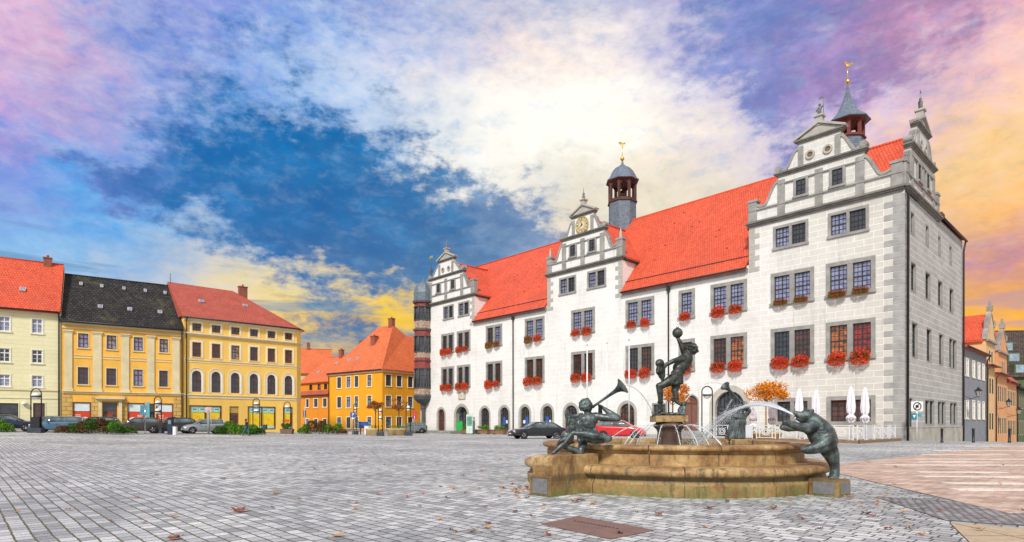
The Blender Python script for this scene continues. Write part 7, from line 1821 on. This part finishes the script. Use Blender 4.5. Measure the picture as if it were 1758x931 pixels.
for k in range(130): a_ = rn.random() * 6.28; f_ = rn.random(); uu = 1392 + 28 * f_; vv = 724 + 40 * f_; rr = .155 + .05 * f_; F.b.sphere(tuple(F.P(uu + rr / S4 * math.cos(a_) * .9, vv - rr / S4 * .55 * math.cos(a_) * (-1), 0) + Vector((0, rr * math.sin(a_), 0))), .016, 6)
F.finish('body', BER, .0105, 3)

# ------------------------------------------------------------------ water jets
def jetmat():
    m, t, b = newmat('falling_water'); oc = t.node('ShaderNodeTexCoord').outputs['Object']
    b.inputs['Base Color'].default_value = (.88, .92, .95, 1); b.inputs['Roughness'].default_value = .15; b.inputs['Specular IOR Level'].default_value = .7
    t.set(b.inputs['Alpha'], t.maprange(t.noise(oc, 24., 3, .6), .35, .6, .30, .85)); return m
JET = jetmat()
def jet(lab, p, v, tmax, r0, r1, parent_loc=True, n=18, wob_=.0):
    t = None; pts = []; p = Vector(p); v = Vector(v)
    for i in range(n + 1):
        s_ = tmax * i / n; pts.append(p + v * s_ + Vector((0, 0, -4.9 * s_ * s_)))
    o = bpy.data.objects.new('water_jet', None); COL.objects.link(o); o.location = p; tag(o, lab, 'water jet', 'water jets of the fountain')
    pts = [q - p for q in pts]; m = MB(); rn = random.Random(int(abs(p.x * 100 + v.x * 37 + v.y * 11)))
    m.tube(pts, [(r0 + (r1 - r0) * i / n) * rn.uniform(.8, 1.2) for i in range(n + 1)], 7); m.build('stream', JET, o, uv=False, recalc=False)
    if wob_:
        m = MB()
        for i in range(int(260 * wob_)):
            f = rn.random() ** .5; k = min(n, int(f * n)); q = pts[k]; m.sphere(tuple(q + Vector((rn.gauss(0, 1), rn.gauss(0, 1), rn.gauss(0, 1))) * (.02 + .06 * f * wob_)), rn.uniform(.003, .007), 4)
        m.build('droplets', JET, o, uv=False, recalc=False)
    return o
# ring of small jets from under the capital
for k in range(14):
    a_ = 2 * PI * k / 14 + .12; vv = (1.6, .9, 2.0, 1.25)[k % 4]
    jet('thin jet falling from the column head, %s' % ['straight right', 'right and back', 'back right', 'back', 'back left', 'left and back', 'far left', 'left', 'left and front', 'front left', 'front', 'front and a little right', 'front right', 'right and front'][k],
        FC + Vector((.34 * math.cos(a_), .34 * math.sin(a_), 1.20)), (math.cos(a_) * vv * 1.45, math.sin(a_) * vv * 1.45, .75), .39, .007, .008, wob_=.25)
def aimed(a, b, T): a, b = Vector(a), Vector(b); return (b - a) / T + Vector((0, 0, 4.9 * T))
m_ = BER.location + Vector(((1364 - 1430) * S4, 0, (825 - 713) * S4)); tgt = FC + Vector((.95, .9, .80)); T_ = .62
jet('strong white jet arching out of the mouth of the bear', m_, aimed(m_, tgt, T_), T_, .022, .020, wob_=1.6)
for k in range(7):
    tg = FC + Vector((.55 + .16 * k, .3 + .22 * k, .78)); jet('fine strand of spray splitting from the jet of the bear, %s' % ['innermost', 'second', 'third', 'fourth', 'fifth', 'sixth', 'outermost'][k], m_ + Vector((-.02, 0, 0)), aimed(m_, tg, T_ + .01 * k), T_ + .01 * k, .006, .008, wob_=.8)
a1 = BOY.location + Vector(((1068 - 1006) * S1, .05, (785 - 662) * S1)); b1 = MAN.location + Vector((-.36, -.05, .02)); jet('thin jet arching from the trumpet of the boy to the column', a1, aimed(a1, b1, .40), .40, .006, .009, wob_=.25)
a1 = TRP.location + Vector(((1239 - 1262) * S3, -.25, (753 - 664) * S3)); b1 = MAN.location + Vector((.32, -.05, .32)); jet('thin jet arching from the far trumpet to the column', a1, aimed(a1, b1, .42), .42, .007, .010, wob_=.25)
a1 = FC + Vector((.95, .9, .78)); 
m = MB(); rn = random.Random(8)
for i in range(420): a_ = rn.random() * 6.28; r_ = abs(rn.gauss(0, .34)); m.sphere((r_ * math.cos(a_), r_ * math.sin(a_), rn.random() ** 2 * .3), rn.uniform(.004, .010), 4)
o = m.build('splash', JET, None, uv=False, recalc=False, loc=a1); tag(o, 'splash where the jet of the bear strikes the water', 'splash', None, 'stuff')
t = thing('overflow_pipe', 'little bent brass spout standing up at the back of the basin', 'pipe', FC + Vector((1.75, 1.2, .76))); m = MB(); m.tube([(0, 0, 0), (0, 0, .16), (-.04, 0, .2), (-.09, 0, .2)], .018, 8); m.build('pipe', M('old_brass', (.16, .09, .03), .4, .6), t); m = MB(); m.lathe([(.03, .1), (.045, .11), (.045, .13), (.03, .14)], seg=10); m.build('collar', MATS['old_brass'], t)

# ------------------------------------------------------------------ people
SKIN = M('skin', (.55, .30, .20), .6, 0, .06)
def person(lab, u, Y, H_, coat, legs, hair, turn=0., stride=.22, bend=0.):
    """walking figure built in metres: body, clothes and hair"""
    x = px(u, Y); t = thing('person', lab, 'person', (x, Y, gz(x, Y)), R(turn)); S = H_ / 7.5
    F = Fig(1, 0, 0, 0); z = lambda h: -h * S
    c, d, up, sd_ = face(F, .05 * S, z(6.95), 0, .42 * S, 1, 0, 0, (0, -1, 0))
    F.limb((0, z(6.3), 0, .17 * S), (0, z(6.6), 0, .17 * S)); F.ell(0, z(5.3), 0, .45 * S, .72 * S, .9 * S); F.ell(0, z(4.2), 0, .42 * S, .62 * S, .6 * S)
    for s_ in (-1, 1):
        k = stride * s_
        F.limb((0, z(3.9), s_ * .33 * S, .42 * S), (k * .9, z(2.1), s_ * .33 * S, .28 * S), (k * .9 - .12 * (1 if s_ < 0 else .2), z(.35), s_ * .33 * S, .15 * S), (k * .9 + .1, z(.13), s_ * .33 * S, .12 * S))
        F.limb((0, z(5.9), s_ * .75 * S, .22 * S), (-k * .5, z(4.6), s_ * .9 * S, .18 * S), (-k * .5 + .12, z(3.6), s_ * .85 * S, .13 * S)); F.hand(-k * .5 + .13, z(3.55), s_ * .85 * S, .4, 1, 0, .07, .4, (0, 1, 0))
    F.finish('body', t, .014, 2, SKIN)
    F.ell(0, z(5.2), 0, .55 * S, .82 * S, 1.05 * S); F.ell(0, z(4.0), 0, .55 * S, .72 * S, .75 * S)
    for s_ in (-1, 1):
        k = stride * s_; F.limb((0, z(5.9), s_ * .75 * S, .29 * S), (-k * .5, z(4.6), s_ * .9 * S, .25 * S), (-k * .5 + .11, z(3.75), s_ * .85 * S, .18 * S))
    F.finish('coat', t, .016, 2, coat)
    for s_ in (-1, 1):
        k = stride * s_; F.limb((0, z(3.9), s_ * .33 * S, .46 * S), (k * .9, z(2.1), s_ * .33 * S, .33 * S), (k * .9 - .12 * (1 if s_ < 0 else .2), z(.45), s_ * .33 * S, .24 * S))
    F.finish('trousers', t, .016, 2, legs)
    for s_ in (-1, 1):
        k = stride * s_; xx = k * .9 - .12 * (1 if s_ < 0 else .2); F.limb((xx, z(.2), s_ * .33 * S, .19 * S), (xx + .16, z(.15), s_ * .33 * S, .14 * S))
    F.finish('shoes', t, .014, 1, BLK)
    F.ell(-.02, z(7.05), 0, .48 * S, .46 * S, .47 * S); F.ell(-.07, z(6.7), 0, .36 * S, .40 * S, .5 * S); F.finish('hair', t, .014, 1, hair)
    return t
person('person in a dark coat and blue jeans walking past the shop window', 423, 56.0, 1.60, M('dark_coat', (.012, .018, .035), .8), M('blue_jeans', (.04, .10, .20), .8), M('dark_hair', (.02, .014, .01), .7), 10)
person('person in a pale pink jacket standing behind the silver hatchback', 376, 62.0, 1.70, M('pink_jacket', (.72, .42, .50), .8), M('dark_trousers', (.03, .03, .035), .8), M('fair_hair', (.35, .22, .10), .7), 190, .05)
